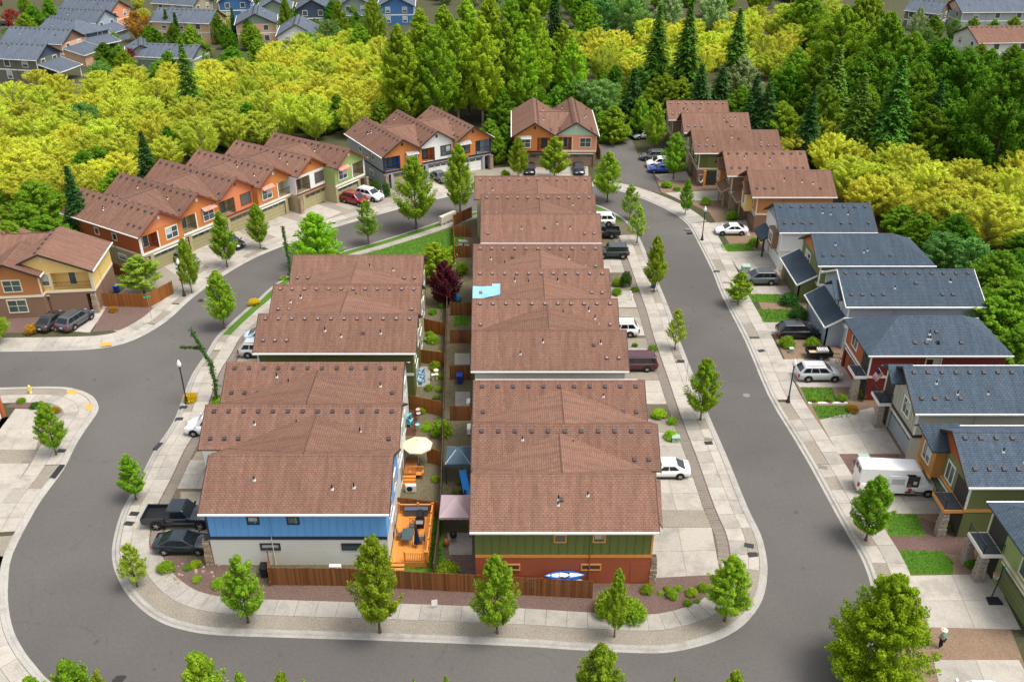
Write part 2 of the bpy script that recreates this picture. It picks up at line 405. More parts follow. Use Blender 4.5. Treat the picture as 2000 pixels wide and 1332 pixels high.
def driveway(corners, nu, nv, m=None, name='driveway', old=.12, z=.128):
    """cast panels between four corners (a b c d), nu along ab, nv along bc"""
    a, b, c, d = [Vector(p[:2]) for p in corners]
    r = sroot(name); r.location = (0,0,0)
    for i in range(nu):
        for j in range(nv):
            g0, g1 = .012/max(.5,(b-a).length/nu), .012/max(.5,(c-b).length/nv)
            q = []
            for u, v in ((i+g0, j+g1), (i+1-g0, j+g1), (i+1-g0, j+1-g1), (i+g0, j+1-g1)):
                u /= nu; v /= nv
                q.append(a.lerp(b, u).lerp(d.lerp(c, u), v))
            sheet('panel', q, z+rnd.uniform(-.003, .003), M['concrete_old'] if rnd.random() < old else (m or M['concrete']), r)
    return r

# --- kerb lines surveyed from the photo (road level), walking so that the block lies on the left
ISLAND = [(237,999),(220,1061),(220,1099),(230,1129),(247,1159),(275,1189),(312,1214),(355,1229),(412,1239),(500,1243),(750,1251),(1000,1261),(1125,1269),(1250,1275),(1312,1273),(1375,1259),(1425,1239),(1462,1211),(1490,1169),(1499,1119),(1496,1081),(1485,1041),(1460,990),(1420,891),(1387,816),(1357,738),(1327,662),(1310,610),(1288,556),(1265,500),(1247,460),(1227,433),(1185,408),(1150,398),(1080,396),(1000,402),(922,414),(875,427),(807,450),(720,477),(672,490),(615,512),(562,538),(527,563),(500,588),(475,608),(425,655),(404,688),(375,731),(355,781),(337,826),(302,878),(270,940)]
isl = line_px(ISLAND, 0, True, 3)
OUT_TL = [(-260,690),(0,687),(125,685),(200,680),(262,664),(325,628),(375,583),(435,540),(500,503),(575,473),(660,443),(775,410),(857,389),(922,376),(1000,366),(1080,361),(1150,363),(1210,374),(1240,383),(1275,397),(1312,415),(1342,438),(1360,468),(1390,528),(1410,578),(1455,666),(1500,772),(1550,856),(1585,916),(1630,999),(1655,1044),(1680,1086),(1697,1129),(1703,1165),(1702,1210),(1690,1270),(1660,1350),(1580,1420),(1450,1455),(1000,1470),(500,1452),(280,1420),(170,1378),(100,1332),(65,1294),(45,1267),(27,1232),(17,1187),(16,1137),(25,1081),(67,999),(92,961),(125,916),(150,866),(175,828),(190,806),(192,791),(180,773),(150,760),(107,755),(0,757),(-260,764)]
outl = line_px(OUT_TL, 0, False, 3)

# ground sheet to the horizon with the road cut out
bm = bmesh.new()
def loop(pts, z):
    vs = [bm.verts.new((p[0], p[1], z)) for p in pts]
    for i in range(len(vs)): bm.edges.new((vs[i], vs[(i+1)%len(vs)]))
big = [(-900,-60),(900,-60),(900,1600),(-900,1600)]
loop(big, .10); loop([(p.x,p.y) for p in offset(outl, .5)], .10)
bmesh.ops.triangle_fill(bm, use_beauty=True, use_dissolve=False, edges=bm.edges[:])
me = bpy.data.meshes.new('ground'); bm.to_mesh(me); bm.free(); me.materials.append(M['ground'])
struct(link('ground', me))
rp = outl[:]
struct(MB().poly([(p.x,p.y,0) for p in rp]).build('road', M['asphalt']))
# island ground
struct(MB().prism([(p.x,p.y) for p in offset(isl, .55, True)], -.02, .10).build('island_ground', M['yard']))
kerb('island_kerb', isl, True); kerb('outer_kerb', outl)

def s_at(pl, px, py):
    """distance along a line nearest to a photo position"""
    q = to2(at(px, py, 0)); S = lengths(pl)
    i = min(range(len(pl)), key=lambda k: (pl[k]-q).length)
    return S[i]
# island: bottom curve - gravel strip and walk; sides - two bands of slabs and paver strip
isl_o = isl+[isl[0]]
def span(pl, a, b):
    s0, s1 = s_at(pl, *a), s_at(pl, *b)
    return sub(pl, s0, s1 if s1 > s0 else lengths(pl)[-1], .8)
low = span(isl_o, (220,1099), (1499,1119))
struct(strip('gravel_strip', low, .58, 1.95, .118, M['gravel']))
r = sroot('sidewalk'); slabs(r, low, 1.95, 3.55, .130, 1.55, M['concrete_old'], old=.3)
bed = [(p.x,p.y) for p in offset(low, 3.57)]
right = span(isl_o, (1499,1119), (1247,460)); left = span(isl_o, (425,655), (237,999)); 
left2 = span(isl_o, (237,999), (220,1099))
SKIP_R = []; 
def pockets(pl, spots, half):
    out = []
    for px, py in spots:
        s = s_at(pl, px, py); out.append((s-half, s+half))
    return out
TP_R = [(1496,1048),(1395,822),(1345,690),(1300,585),(1260,490)]
TP_L = [(252,975),(395,700),(430,650),(358,785)]
for nm, pl, tp in (('sidewalk', right, TP_R), ('sidewalk', left+left2[1:], TP_L)):
    pk = pockets(pl, tp, 1.5)
    r = sroot(nm)
    slabs(r, pl, .62, 1.45, .128, 1.8, M['concrete'], skip=pk, old=.15)
    slabs(r, pl, 1.45, 2.85, .131, 1.8, M['concrete'], old=.2)
    for a, b in pk:
        a = max(0, a-.3); struct(strip('gravel_pocket', sub(pl, a, b+.3, .5), .62, 1.43, .119, M['gravel']))
    # paver strip: small blocks in running bond, one joined part
    mb = MB(); L_ = lengths(pl)[-1]; s = 0; k = 0
    while s < L_-.3:
        q = sub(pl, s, s+.24, 9); t = (q[-1]-q[0]).normalized(); nn = Vector((-t.y, t.x)); c = q[0]
        for j in range(4):
            o_ = 2.93+j*.215+(.06 if k % 2 else 0)
            p0, p1 = c+nn*o_, c+nn*(o_+.20); p2, p3 = p1+t*.22, p0+t*.22
            mb.prism([(p0.x,p0.y),(p3.x,p3.y),(p2.x,p2.y),(p1.x,p1.y)], .08, .122+rnd.uniform(0,.01))
        s += .24; k += 1
    stuff(mb.build('paver_blocks', M['paver'], r))
    struct(strip('paver_bed', pl, 2.87, 3.85, .108, M['mulch']))
# top of the island: grass verge, path, lawn with the mailbox
top = span(isl_o, (922,414), (615,512))
struct(strip('verge', top, .58, 1.6, .115, M['grassbase']))
r = sroot('sidewalk'); slabs(r, top, 1.6, 2.9, .130, 1.6, M['concrete_old'], old=0)
bend = span(isl_o, (615,512), (425,655))
struct(strip('verge', bend, .58, 1.5, .115, M['grassbase']))
r = sroot('sidewalk'); slabs(r, bend, 1.5, 2.9, .130, 1.7, M['concrete'], old=.2)
struct(strip('gravel_strip', bend, 2.9, 5.2, .112, M['gravel']))
top2 = span(isl_o, (1227,433), (1150,398))
struct(strip('verge', top2, .58, 1.9, .115, M['grassbase']))
r = sroot('sidewalk'); slabs(r, top2, 1.9, 3.2, .130, 1.6, M['concrete'])
lawn_top = pxs([(905,440),(880,447),(800,470),(700,498),(670,512),(640,545),(830,545),(905,470)])
L_TOP = struct(sheet('lawn', lawn_top, .116, M['grassbase']))
# mulch beds at the island's front
front_bed = bed
struct(MB().prism([(p[0],p[1]) for p in bed]+[to2(at(1380,1095)), to2(at(1290,1110)), to2(at(1240,1140)), to2(at(900,1150)), to2(at(520,1140)), to2(at(420,1100)), to2(at(320,1085))], .06, .112).build('mulch_bed', M['mulch']))

# outer blocks
rt = span(outl, (1342,438), (1703,1165))
rp_ = pockets(rt, [(1388,520),(1405,575),(1438,640),(1530,810),(1560,880),(1600,950),(1650,1040),(1690,1120)], 1.7)
r = sroot('sidewalk')
slabs(r, rt, .62, 1.75, .128, 1.8, M['concrete'], skip=rp_, old=.2)
slabs(r, rt, 1.75, 3.25, .131, 1.8, M['concrete'], old=.3)
for a, b in rp_: struct(strip('gravel_pocket', sub(rt, max(0,a-.3), b+.3, .5), .62, 1.73, .119, M['gravel']))
tl = span(outl, (262,664), (1080,361))
tp_ = pockets(tl, [(375,583),(437,538),(500,503),(330,625),(600,460),(690,432)], 1.5)
r = sroot('sidewalk')
slabs(r, tl, .62, 1.6, .128, 1.8, M['concrete'], skip=tp_, old=.15)
slabs(r, tl, 1.6, 3.1, .131, 1.8, M['concrete'], old=.2)
for a, b in tp_: struct(strip('gravel_pocket', sub(tl, max(0,a-.3), b+.3, .5), .62, 1.58, .119, M['gravel']))
struct(strip('gravel_strip', tl, 3.1, 9.5, .108, M['gravel']))
sl_ = sub(outl, 0, s_at(outl, 262,664), .8)
r = sroot('sidewalk'); slabs(r, sl_, .62, 3.0, .130, 1.8, M['concrete'], old=.1)
lf = span(outl, (100,1332), (150,760))
lp_ = pockets(lf, [(30,1075),(108,935),(12,1120)], 1.6)
r = sroot('sidewalk')
slabs(r, lf, .62, 1.8, .128, 1.8, M['concrete'], skip=lp_, old=.1)
slabs(r, lf, 1.8, 3.2, .131, 1.8, M['concrete'], old=.2)
for a, b in lp_: struct(strip('gravel_pocket', sub(lf, max(0,a-.3), b+.3, .5), .62, 1.78, .119, M['gravel']))
struct(strip('paver_strip', lf, 3.22, 4.1, .116, M['paver'])); struct(strip('gravel_strip', lf, 4.1, 9, .108, M['gravel']))
lf2 = sub(outl, s_at(outl, 150,760), lengths(outl)[-1], .8)
r = sroot('sidewalk'); slabs(r, lf2, 1.7, 3.2, .131, 1.8, M['concrete'], old=.1)
struct(strip('gravel_strip', lf2, .62, 1.68, .116, M['gravel']))
# crossing band and the private lane behind it
lane = pxs([(1166,275),(1234,274),(1245,300),(1270,333),(1278,348),(1290,379),(1250,368),(1213,359),(1190,350),(1180,330),(1172,292)], .11)
struct(sheet('lane', lane, .116, M['asphalt']))
cb = span(outl, (1150,363), (1342,438))
r = sroot('sidewalk'); slabs(r, cb, .62, 3.1, .132, 2.2, M['concrete'], old=.15)
struct(sheet('path', pxs([(1186,262),(1200,262),(1212,275),(1183,275)]), .118, M['dirt']))
struct(sheet('lawn', pxs([(1160,240),(1250,240),(1250,262),(1160,262)]), .112, M['yard']))
# tactile warning plates at the corner ramps
for q in ([(130,761),(151,763),(150,770),(131,768)], [(168,789),(181,788),(181,801),(168,800)], [(195,670),(217,668),(218,674),(196,677)]):
    struct(sheet('tactile_plate', pxs(q, .13), .142, mat('tactile_orange', (.62,.30,.07), .7)))

# driveways, photo corners
def dpx(q, nu, nv, **k): return driveway(pxs(q), nu, nv, **k)
# left column fronts and right column fronts: from paver strip to the wall
def edge_x(pl, y, d):
    q = offset(pl, d); i = min(range(len(q)), key=lambda k: abs(q[k].y-y)); return q[i].x
for yc, xf in ((59.6,-23.6),(66.9,-26),(74,-26),(83.8,-25.4),(90.6,-25.4),(98.3,-25)):
    a, b = edge_x(left+left2[1:], yc-2.3, 3.85), edge_x(left+left2[1:], yc+1.9, 3.85)
    driveway(((a, yc-2.3), (xf, yc-2.3), (xf, yc+1.9), (b, yc+1.9)), 2, 2)
    struct(sheet('gravel_bed', [(a, yc+1.95), (xf, yc+1.95), (xf, yc+4.6), (b+.3, yc+4.6)], .114, M['gravel']))
for yc, xf in ((57.2,10.9),(63.9,11.6),(70.9,11.6),(80.3,11.3),(87.1,11),(94.5,10.8),(101.5,10.6),(111.3,11.3)):
    a, b = edge_x(right, yc-2.2, 3.85), edge_x(right, yc+2.3, 3.85)
    if yc < 58: a, b = edge_x(right, yc-3.2, 3.85), b
    driveway(((xf, yc-(3.6 if yc < 58 else 2.2)), (a, yc-(3.2 if yc < 58 else 2.2)), (b, yc+2.3), (xf, yc+2.3)), 2, 2)
    struct(sheet('gravel_bed', [(xf, yc+2.36), (b, yc+2.36), (edge_x(right, yc+4.6, 3.85), yc+4.6), (xf, yc+4.6)], .114, M['gravel']))
# detached row on the right: driveways, lawns and beds
struct(sheet('front_yard', pxs([(1278,340),(1300,340),(1640,375),(2080,1500),(1760,1500),(1745,1165),(1690,1010),(1560,760),(1440,500),(1385,415),(1330,390),(1292,376)], .10), .107, M['dirt']))
dpx([(1386,436),(1385,459),(1466,461),(1458,430)], 1, 2)
dpx([(1418,492),(1455,545),(1530,545),(1498,490)], 2, 2)
dpx([(1448,560),(1466,575),(1560,575),(1570,558)], 2, 1)
dpx([(1478,630),(1500,652),(1625,660),(1602,628)], 2, 2)
dpx([(1515,702),(1562,756),(1672,756),(1640,700)], 2, 2)
dpx([(1600,820),(1637,886),(1760,886),(1705,795)], 2, 2)
dpx([(1680,960),(1722,1003),(1850,1003),(1815,950)], 2, 2)
dpx([(1778,1124),(1815,1225),(1994,1229),(1940,1120)], 2, 2)
dpx([(1822,1288),(1850,1400),(2050,1400),(1990,1288)], 2, 2)
dpx([(1885,1040),(1900,1065),(1960,1075),(1930,1035)], 1, 1, name='front_path')
dpx([(1300,377),(1330,392),(1412,392),(1402,372)], 2, 1)
dpx([(1279,342),(1290,353),(1350,353),(1340,335)], 1, 1)
LAWNS = [([(1405,477),(1412,491),(1474,491),(1465,476)],), ([(1462,574),(1468,590),(1528,592),(1522,575)],), ([(1478,604),(1489,630),(1552,630),(1543,604)],),
 ([(1564,757),(1577,786),(1636,786),(1625,757)],), ([(1586,792),(1600,818),(1662,816),(1655,792)],), ([(1728,1003),(1735,1046),(1808,1046),(1790,1004)],), ([(1756,1074),(1778,1122),(1862,1122),(1860,1095),(1840,1076)],)]
MULCH = [[(1637,887),(1668,930),(1760,930),(1755,887)], [(1735,1047),(1755,1074),(1905,1085),(1880,1045),(1800,1010)]]
for q in MULCH: struct(sheet('mulch_bed', pxs(q), .113, M['mulch']))
# row of six and the neighbours at the left
for q in ([(318,520),(355,545),(400,518),(352,495)], [(360,490),(415,528),(455,505),(405,475)], [(408,470),(470,500),(515,478),(462,450)],
          [(470,438),(545,466),(605,440),(530,418)], [(540,405),(618,436),(668,415),(592,390)], [(608,385),(682,410),(725,392),(655,365)]):
    dpx(q, 2, 2)
dpx([(82,642),(175,650),(205,605),(80,605)], 2, 2)
dpx([(792,372),(842,384),(872,366),(828,350)], 1, 1); dpx([(850,350),(900,360),(930,348),(880,336)], 1, 1)
dpx([(1015,352),(1150,352),(1148,318),(1018,318)], 4, 1)
struct(sheet('mulch_bed', pxs([(0,650),(80,650),(80,605),(0,605)]), .113, M['mulch']))
struct(sheet('mulch_bed', pxs([(180,648),(262,642),(300,600),(208,598)]), .113, M['mulch']))
# corner lot at lower left
dpx([(-30,878),(70,878),(92,800),(30,798)], 2, 2)
dpx([(-30,990),(5,990),(58,905),(-30,905)], 1, 2)
struct(sheet('gravel_bed', pxs([(-30,900),(62,900),(74,880),(-30,880)]), .118, M['gravel']))
struct(sheet('mulch_bed', pxs([(10,795),(30,783),(80,782),(112,790),(122,808),(100,815),(60,798)]), .115, M['mulch']))
# utility lids set in the strips
for q in [(1325,697),(1330,705),(1384,858),(1384,865),(1463,1065),(1470,1083),(1607,912),(1418,552),(1400,530),(120,880),(358,795),(350,818),(262,1003),(252,1022),(650,436),(577,461),(1487,685),(1343,448),(1347,455)]:
    p = at(*q, .14); c_ = cbox('utility_lid', None, M['paver'] if rnd.random() < .5 else M['dark_metal'], (p.x, p.y, .143), (.75,.5,.03), rnd.uniform(-.3,.3)); struct(c_)
for a, b in (((303,878),(315,865)), ((102,934),(122,908))):
    p, q = at(*a, .1), at(*b, .1); d = (q-p); c_ = MB().box(0, d.length*1.0, -.25, .25, 0, .06).build('kerb_ramp_plate', M['dark_metal'], None, loc=(p.x, p.y, .10), rz=math.atan2(d.y, d.x)); struct(c_)
# manhole cover and patches
p = at(1458,772,0); struct(MB().lathe([(.0,.003),(.36,.003),(.36,.008),(.0,.008)], 20).build('manhole_cover', M['paver'], None, loc=(p.x,p.y,0)))
for q in ((233,1325),(393,587)):
    p = at(*q, 0); struct(MB().poly([(math.cos(a*PI/6)*rnd.uniform(.35,.7), math.sin(a*PI/6)*rnd.uniform(.25,.5), 0) for a in range(12)]).build('oil_stain', mat('oil_stain', (.03,.028,.027), .7), None, loc=(p.x,p.y,.004)))
# lawns: grass blades as one mass on each plot
def grass(pts, z, dens=70, h=.09, name='grass'):
    pts = [Vector(p[:2]) for p in pts]; xs = [p.x for p in pts]; ys = [p.y for p in pts]
    def inside(x, y):
        c_ = False; n = len(pts)
        for i in range(n):
            a, b = pts[i], pts[i-1]
            if (a.y > y) != (b.y > y) and x < (b.x-a.x)*(y-a.y)/(b.y-a.y)+a.x: c_ = not c_
        return c_
    area = (max(xs)-min(xs))*(max(ys)-min(ys)); mb = MB()
    for _ in range(int(min(area*dens, 14000))):
        x, y = rnd.uniform(min(xs), max(xs)), rnd.uniform(min(ys), max(ys))
        if not inside(x, y): continue
        a = rnd.uniform(0, PI); w = .035; l = rnd.uniform(.02, .07); hh = h*rnd.uniform(.5, 1.2)
        dx, dy = math.cos(a)*w, math.sin(a)*w
        mb.poly([(x-dx,y-dy,z), (x+dx,y+dy,z), (x+dx+dy/w*l,y+dy-dx/w*l,z+hh), (x-dx+dy/w*l,y-dy-dx/w*l,z+hh)])
    return stuff(mb.build(name, M['lawn']))
tag(grass(lawn_top, .116, 60), 'bright green lawn behind the white mailbox bank', 'grass')
for (q,), nm in zip(LAWNS, ('small lawn beside the white spoiler car', 'narrow lawn strip beyond the low round bush pair', 'square lawn beside the clipped round shrubs', 'lawn with potted shrubs along its white edging', 'small dark green lawn next to the wide pale driveway', 'lawn beside the white van driveway', 'rounded lawn beside the basketball driveway')):
    P4 = pxs(q); struct(sheet('lawn', P4, .118, M['grassbase'])); tag(grass(P4, .118, 70), nm, 'grass')

# ================================================================== HOUSES
FACE = {'front': 0.0, 'right': PI/2, 'left': -PI/2, 'back': PI}
def on_wall(face, u, W_, D_, z):
    if face == 'front': return (u, 0, z)
    if face == 'back': return (u, D_, z)
    return (W_/2, u, z) if face == 'right' else (-W_/2, u, z)
def window(parent, face, u, z, w, h, W_, D_, trim, panes=2, cross=False, blind=.35, out=0):
    """z = sill height; a trim frame with its panes and bars"""
    k = ('window', round(w,2), round(h,2), trim.name)
    if k not in _cache:
        t = .11; mb = MB()
        mb.box(-w/2-t, w/2+t, -.06, .03, -t, 0).box(-w/2-t, w/2+t, -.07, .03, h, h+t*1.2)
        mb.box(-w/2-t, -w/2, -.05, .03, 0, h).box(w/2, w/2+t, -.05, .03, 0, h)
        _cache[k] = mb.data('window', trim)
    p = on_wall(face, u, W_, D_, z)
    if out: p = (p[0], p[1]-out, p[2])
    o = link('window', _cache[k], parent, p, FACE[face])
    pw = w/panes
    for i in range(panes):
        c = cbox('pane', o, M['glass'], (-w/2+pw*(i+.5), -.012, h/2), (pw-.04, .02, h-.03))
        if rnd.random() < blind: cbox('blind', o, M['blind'], (-w/2+pw*(i+.5), -.026, h*.68), (pw-.10, .012, h*.58))
        if i: cbox('mullion', o, trim, (-w/2+pw*i, -.03, h/2), (.06, .05, h))
    if cross: cbox('mullion', o, trim, (0, -.032, h*.52), (w, .04, .05))
    return o
def wall_holes(mb, x0, x1, z0, z1, holes, y0, y1):
    xs = sorted({x0, x1, *[h[0] for h in holes], *[h[1] for h in holes]}); zs = sorted({z0, z1, *[h[2] for h in holes], *[h[3] for h in holes]})
    for i in range(len(xs)-1):
        for j in range(len(zs)-1):
            cx, cz = (xs[i]+xs[i+1])/2, (zs[j]+zs[j+1])/2
            if xs[i+1] <= x0 or xs[i] >= x1 or zs[j+1] <= z0 or zs[j] >= z1: continue
            if any(h[0] < cx < h[1] and h[2] < cz < h[3] for h in holes): continue
            mb.box(xs[i], xs[i+1], y0, y1, zs[j], zs[j+1])
def garage_door(root, x, w, y, col, h=2.15, wins=True, pane=4):
    g = MB(); n = 4
    for i in range(n):
        z0 = .12+h*i/n; g.box(x-w/2, x+w/2, y, y+.06, z0+.012, z0+h/n-.012)
        for j in range(4):
            if i < 3 or not wins: g.box(x-w/2+w/4*j+.12, x-w/2+w/4*(j+1)-.12, y-.02, y+.01, z0+.1, z0+h/n-.1)
    o = g.build('garage_door', col, root)
    if wins:
        for j in range(pane): cbox('pane', o, M['glass'], (x-w/2+w/pane*(j+.5), y-.01, .12+h*.875), (w/pane-.14, .03, h/4-.2))
    return o
def railing(root, p0, p1, z0, h=.95, m=None, posts=True):
    p0, p1 = Vector(p0), Vector(p1); d = p1-p0; n = max(2, int(d.length/.14)); mb = MB(); m = m or M['dark_metal']
    a = Vector((p0.x,p0.y,z0)); b = Vector((p1.x,p1.y,z0)); up = Vector((0,0,1))
    mb.tube(a+up*h, b+up*h, .035, n=4); mb.tube(a+up*.1, b+up*.1, .025, n=4)
    for i in range(n+1):
        q = a.lerp(b, i/n); mb.tube(q+up*.1, q+up*h, .03 if i in (0, n) else .012, n=4)
    return mb.build('railing', m, root)
_vent = {}
def vent(root, x, y, z, tilt, pale=False):
    k = ('v', pale)
    if k not in _vent:
        mb = MB(); mb.mesh([(-.17,-.17,-.02),(.17,-.17,-.02),(.17,.17,-.02),(-.17,.17,-.02),(-.15,-.15,.13),(.15,-.15,.13),(.15,.15,.13),(-.15,.15,.13)], [(4,5,6,7),(0,1,5,4),(1,2,6,5),(2,3,7,6),(3,0,4,7)])
        _vent[k] = mb.data('roof_vent', M['vent']); _vent['cap'] = MB().box(-.12,.12,-.12,.12,.13,.145).data('vent_cap', M['vent_top'])
    o = link('roof_vent', _vent[k], root, (x, y, z)); o.rotation_euler = (0, tilt, 0)
    if pale: link('vent_cap', _vent['cap'], o)
    return o
def pipe(root, x, y, z, tilt, h=.42):
    if 'fl' not in _vent:
        _vent['fl'] = MB().mesh([(-.12,-.12,.012),(.12,-.12,.012),(.12,.12,.012),(-.12,.12,.012),(-.05,-.05,.1),(.05,-.05,.1),(.05,.05,.1),(-.05,.05,.1)], [(4,5,6,7),(0,1,5,4),(1,2,6,5),(2,3,7,6),(3,0,4,7)]).data('pipe_flashing', mat('flashing_lead', (.55,.53,.52), .5))
        _vent['pp'] = MB().tube((0,0,0),(0,0,1),.055,n=8).data('vent_pipe', M['black'])
    o = link('pipe_flashing', _vent['fl'], root, (x, y, z)); o.rotation_euler = (0, tilt, 0)
    q = link('vent_pipe', _vent['pp'], o, (0,0,.03), sc=(1,1,h)); q.rotation_euler = (0, -tilt, 0); return o
def flue(root, x, y, z):
    mb = MB().lathe([(.16,0),(.13,.25),(.10,.26),(.10,.7),(.19,.72),(.19,.95),(.05,1.0)], 12)
    return mb.build('flue', M['white'], root, True, loc=(x, y, z))
class HouseInfo: pass
def house(name, label, loc, rz, W_, D_, c, ze=5.5, zr=7.9, roof='brown', exp=(1,1), oh=.42, ohF=.5, ohB=.4, front='town', mir=1, hipB=False, hipF=False,
          vside=-1, vrow=True, vlow=2, pipes=3, pale=False, batten=None, sidewin=None, frontwin=None, awning=False, cricket=None, z0=.10, group=None, cat='house', gutter='white', pil='ledge', seed=None):
    R_ = random.Random(seed if seed is not None else sum(map(ord, label)))
    root = thing(name, label, cat, (loc[0], loc[1], 0), rz, group)
    hl, hr = W_/2+(oh if exp[0] else 0), W_/2+(oh if exp[1] else 0); he = W_/2+oh
    m = (zr-ze)/he; T = math.atan(m); rm = M[roof+'_roof']; TH = .16
    zx = lambda x: zr-m*abs(x)
    y0, y1 = -ohF, D_+ohB
    ra, rb = (y0+he if hipF else y0), (y1-he if hipB else y1)
    V = [(0,ra,zr), (0,rb,zr), (-hl,y0,zx(hl)), (-hl,y1,zx(hl)), (hr,y0,zx(hr)), (hr,y1,zx(hr))]
    fs = [(0,1,3,2), (0,4,5,1)]
    if hipF: fs.append((0,2,4))
    if hipB: fs.append((1,5,3))
    rf = MB().slab(V, fs, TH).build('roof', rm, root, uv=True)
    # ridge cap
    MB().slab([(-.16,ra,zr-.16*m+.02), (0,ra,zr+.025), (.16,ra,zr-.16*m+.02), (-.16,rb,zr-.16*m+.02), (0,rb,zr+.025), (.16,rb,zr-.16*m+.02)], [(0,1,4,3), (1,2,5,4)], .02).build('ridge_cap', rm, rf, uv=True)
    # trims
    tr = c.get('rake', M['dark_trim'])
    if not hipF:
        for s, h in ((-1, hl), (1, hr)):
            MB().mesh([(0,y0-.05,zr+.0),(s*h,y0-.05,zx(h)),(s*h,y0-.05,zx(h)-.24),(0,y0-.05,zr-.24),(0,y0+.02,zr+.0),(s*h,y0+.02,zx(h)),(s*h,y0+.02,zx(h)-.24),(0,y0+.02,zr-.24)],
                      [(0,1,2,3),(7,6,5,4),(0,4,5,1),(1,5,6,2),(2,6,7,3),(3,7,4,0)]).build('rake_board', tr, rf)
    if not hipB:
        for s, h in ((-1, hl), (1, hr)):
            MB().mesh([(0,y1+.05,zr),(s*h,y1+.05,zx(h)),(s*h,y1+.05,zx(h)-.22),(0,y1+.05,zr-.22),(0,y1-.02,zr),(s*h,y1-.02,zx(h)),(s*h,y1-.02,zx(h)-.22),(0,y1-.02,zr-.22)],
                      [(0,1,2,3),(7,6,5,4),(0,4,5,1),(1,5,6,2),(2,6,7,3),(3,7,4,0)]).build('rake_board', tr, rf)
    gm = M[gutter] if gutter else None
    for s, e, h in ((-1, exp[0], hl), (1, exp[1], hr)):
        if e and gm:
            cbox('gutter', rf, gm, (s*(h+.04), (y0+y1)/2, zx(h)-.05), (.13, y1-y0, .13))
            yy = D_*.35; MB().path([(s*(h+.02),yy,zx(h)-.1),(s*(W_/2+.07),yy,zx(h)-.55),(s*(W_/2+.07),yy,2.85)], [.04]*3, 5).build('downspout', c['up'], root); MB().tube((s*(W_/2+.07),yy,2.85),(s*(W_/2+.07),yy,z0),.04,n=5).build('downspout', c['low'], root)
    # walls
    zt = lambda x: zx(x)-TH-.005
    zf = 2.85; tk = .18
    holesU, holesL = [], []
    if front == 'town':
        bx0, bx1 = sorted((mir*.55, mir*(W_/2-.2))); holesU.append((bx0, bx1, zf+.18, min(zt(W_/2), 5.35)-.12))
        gx = -mir*(W_/2-2.75); gw = 4.5; holesL.append((gx-gw/2-.05, gx+gw/2+.05, z0, 2.32))
        ex0, ex1 = sorted((mir*(W_/2-1.15), mir*(W_/2-.15))); holesL.append((ex0, ex1, z0, 2.42))
    elif front == 'garage':
        gx = mir*(W_/2-2.9); gw = 4.9; holesL.append((gx-gw/2-.05, gx+gw/2+.05, z0, 2.35))
    zw = zt(W_/2)
    lo = MB(); wall_holes(lo, -W_/2, W_/2, z0, zf, holesL, 0, tk)
    lo.box(-W_/2, -W_/2+tk, tk, D_-tk, z0, zf).box(W_/2-tk, W_/2, tk, D_-tk, z0, zf).box(-W_/2, W_/2, D_-tk, D_, z0, zf)
    lo.build('lower_wall', c['low'], root)
    up = MB(); wall_holes(up, -W_/2, W_/2, zf, zw, holesU, 0, tk)
    up.box(-W_/2, -W_/2+tk, tk, D_-tk, zf, zw).box(W_/2-tk, W_/2, tk, D_-tk, zf, zw).box(-W_/2, W_/2, D_-tk, D_, zf, zw)
    up.build('upper_wall', c['up'], root)
    for yy, hip in ((0, hipF), (D_-tk, hipB)):
        if not hip:
            MB().mesh([(-W_/2,yy,zw),(W_/2,yy,zw),(0,yy,zt(0)),(-W_/2,yy+tk,zw),(W_/2,yy+tk,zw),(0,yy+tk,zt(0))], [(0,1,2),(5,4,3),(0,3,4,1),(1,4,5,2),(2,5,3,0)]).build('gable', c.get('gable', c['up']), root)
    belt = c.get('belt', c['trim'])
    if belt:
        mb = MB().box(-W_/2-.04, W_/2+.04, -.05, .02, zf-.14, zf+.14)
        for s, e in ((-1, exp[0]), (1, exp[1])):
            if e: mb.box(*sorted((s*(W_/2-.01), s*(W_/2+.04))), .02, D_, zf-.14, zf+.14)
        mb.build('belt_board', belt, root)
    for s, e in ((-1, exp[0]), (1, exp[1])):
        if e: cbox('corner_board', root, c['trim'], (s*(W_/2-.02), .03, (zf+.14+zw)/2), (.14, .14, zw-zf-.16))
    if front == 'town':
        garage_door(root, gx, gw, .2, c.get('door', M['cream']))
        cbox('garage_trim', root, c['trim'], (gx, -.02, 2.40), (gw+.3, .06, .14))
        # balcony
        rc = MB(); zb0, zb1 = zf+.18, holesU[0][3]; d = 1.35
        rc.box(bx0-.02, bx1+.02, tk, d, zb0-.12, zb0).box(bx0-.1, bx1+.1, d, d+.1, zb0, zb1+.1).box(bx0-.1, bx0, tk, d, zb0, zb1+.1).box(bx1, bx1+.1, tk, d, zb0, zb1+.1).box(bx0, bx1, tk, d, zb1, zb1+.1)
        rc.build('balcony', c.get('recess', c['low']), root)
        bd = cbox('balcony_door', root, c['trim'], ((bx0+bx1)/2-mir*.25, d-.04, zb0+1.0), (.95, .06, 1.95)); cbox('pane', bd, M['glass'], (0,-.04,0), (.72,.03,1.7))
        railing(root, (bx0,.08,0), (bx1,.08,0), zb0, .95, c.get('rail'))
        for bx in (bx0, bx1): cbox('balcony_post', root, c['trim'], (bx, -.015, (zb0+zb1)/2), (.16, .05, zb1-zb0))
        # entry
        rc = MB(); d = 1.2
        rc.box(ex0-.1, ex1+.1, d, d+.1, z0, 2.5).box(ex0-.1, ex0, tk, d, z0, 2.5).box(ex1, ex1+.1, tk, d, z0, 2.5)
        rc.build('porch', c['low'], root)
        fd = cbox('front_door', root, c.get('fdoor', M['rust_trim']), ((ex0+ex1)/2, d-.04, 1.15), (.86, .06, 2.05)); cbox('handle', fd, M['steel'], (.33,-.05,-.05), (.05,.05,.2))
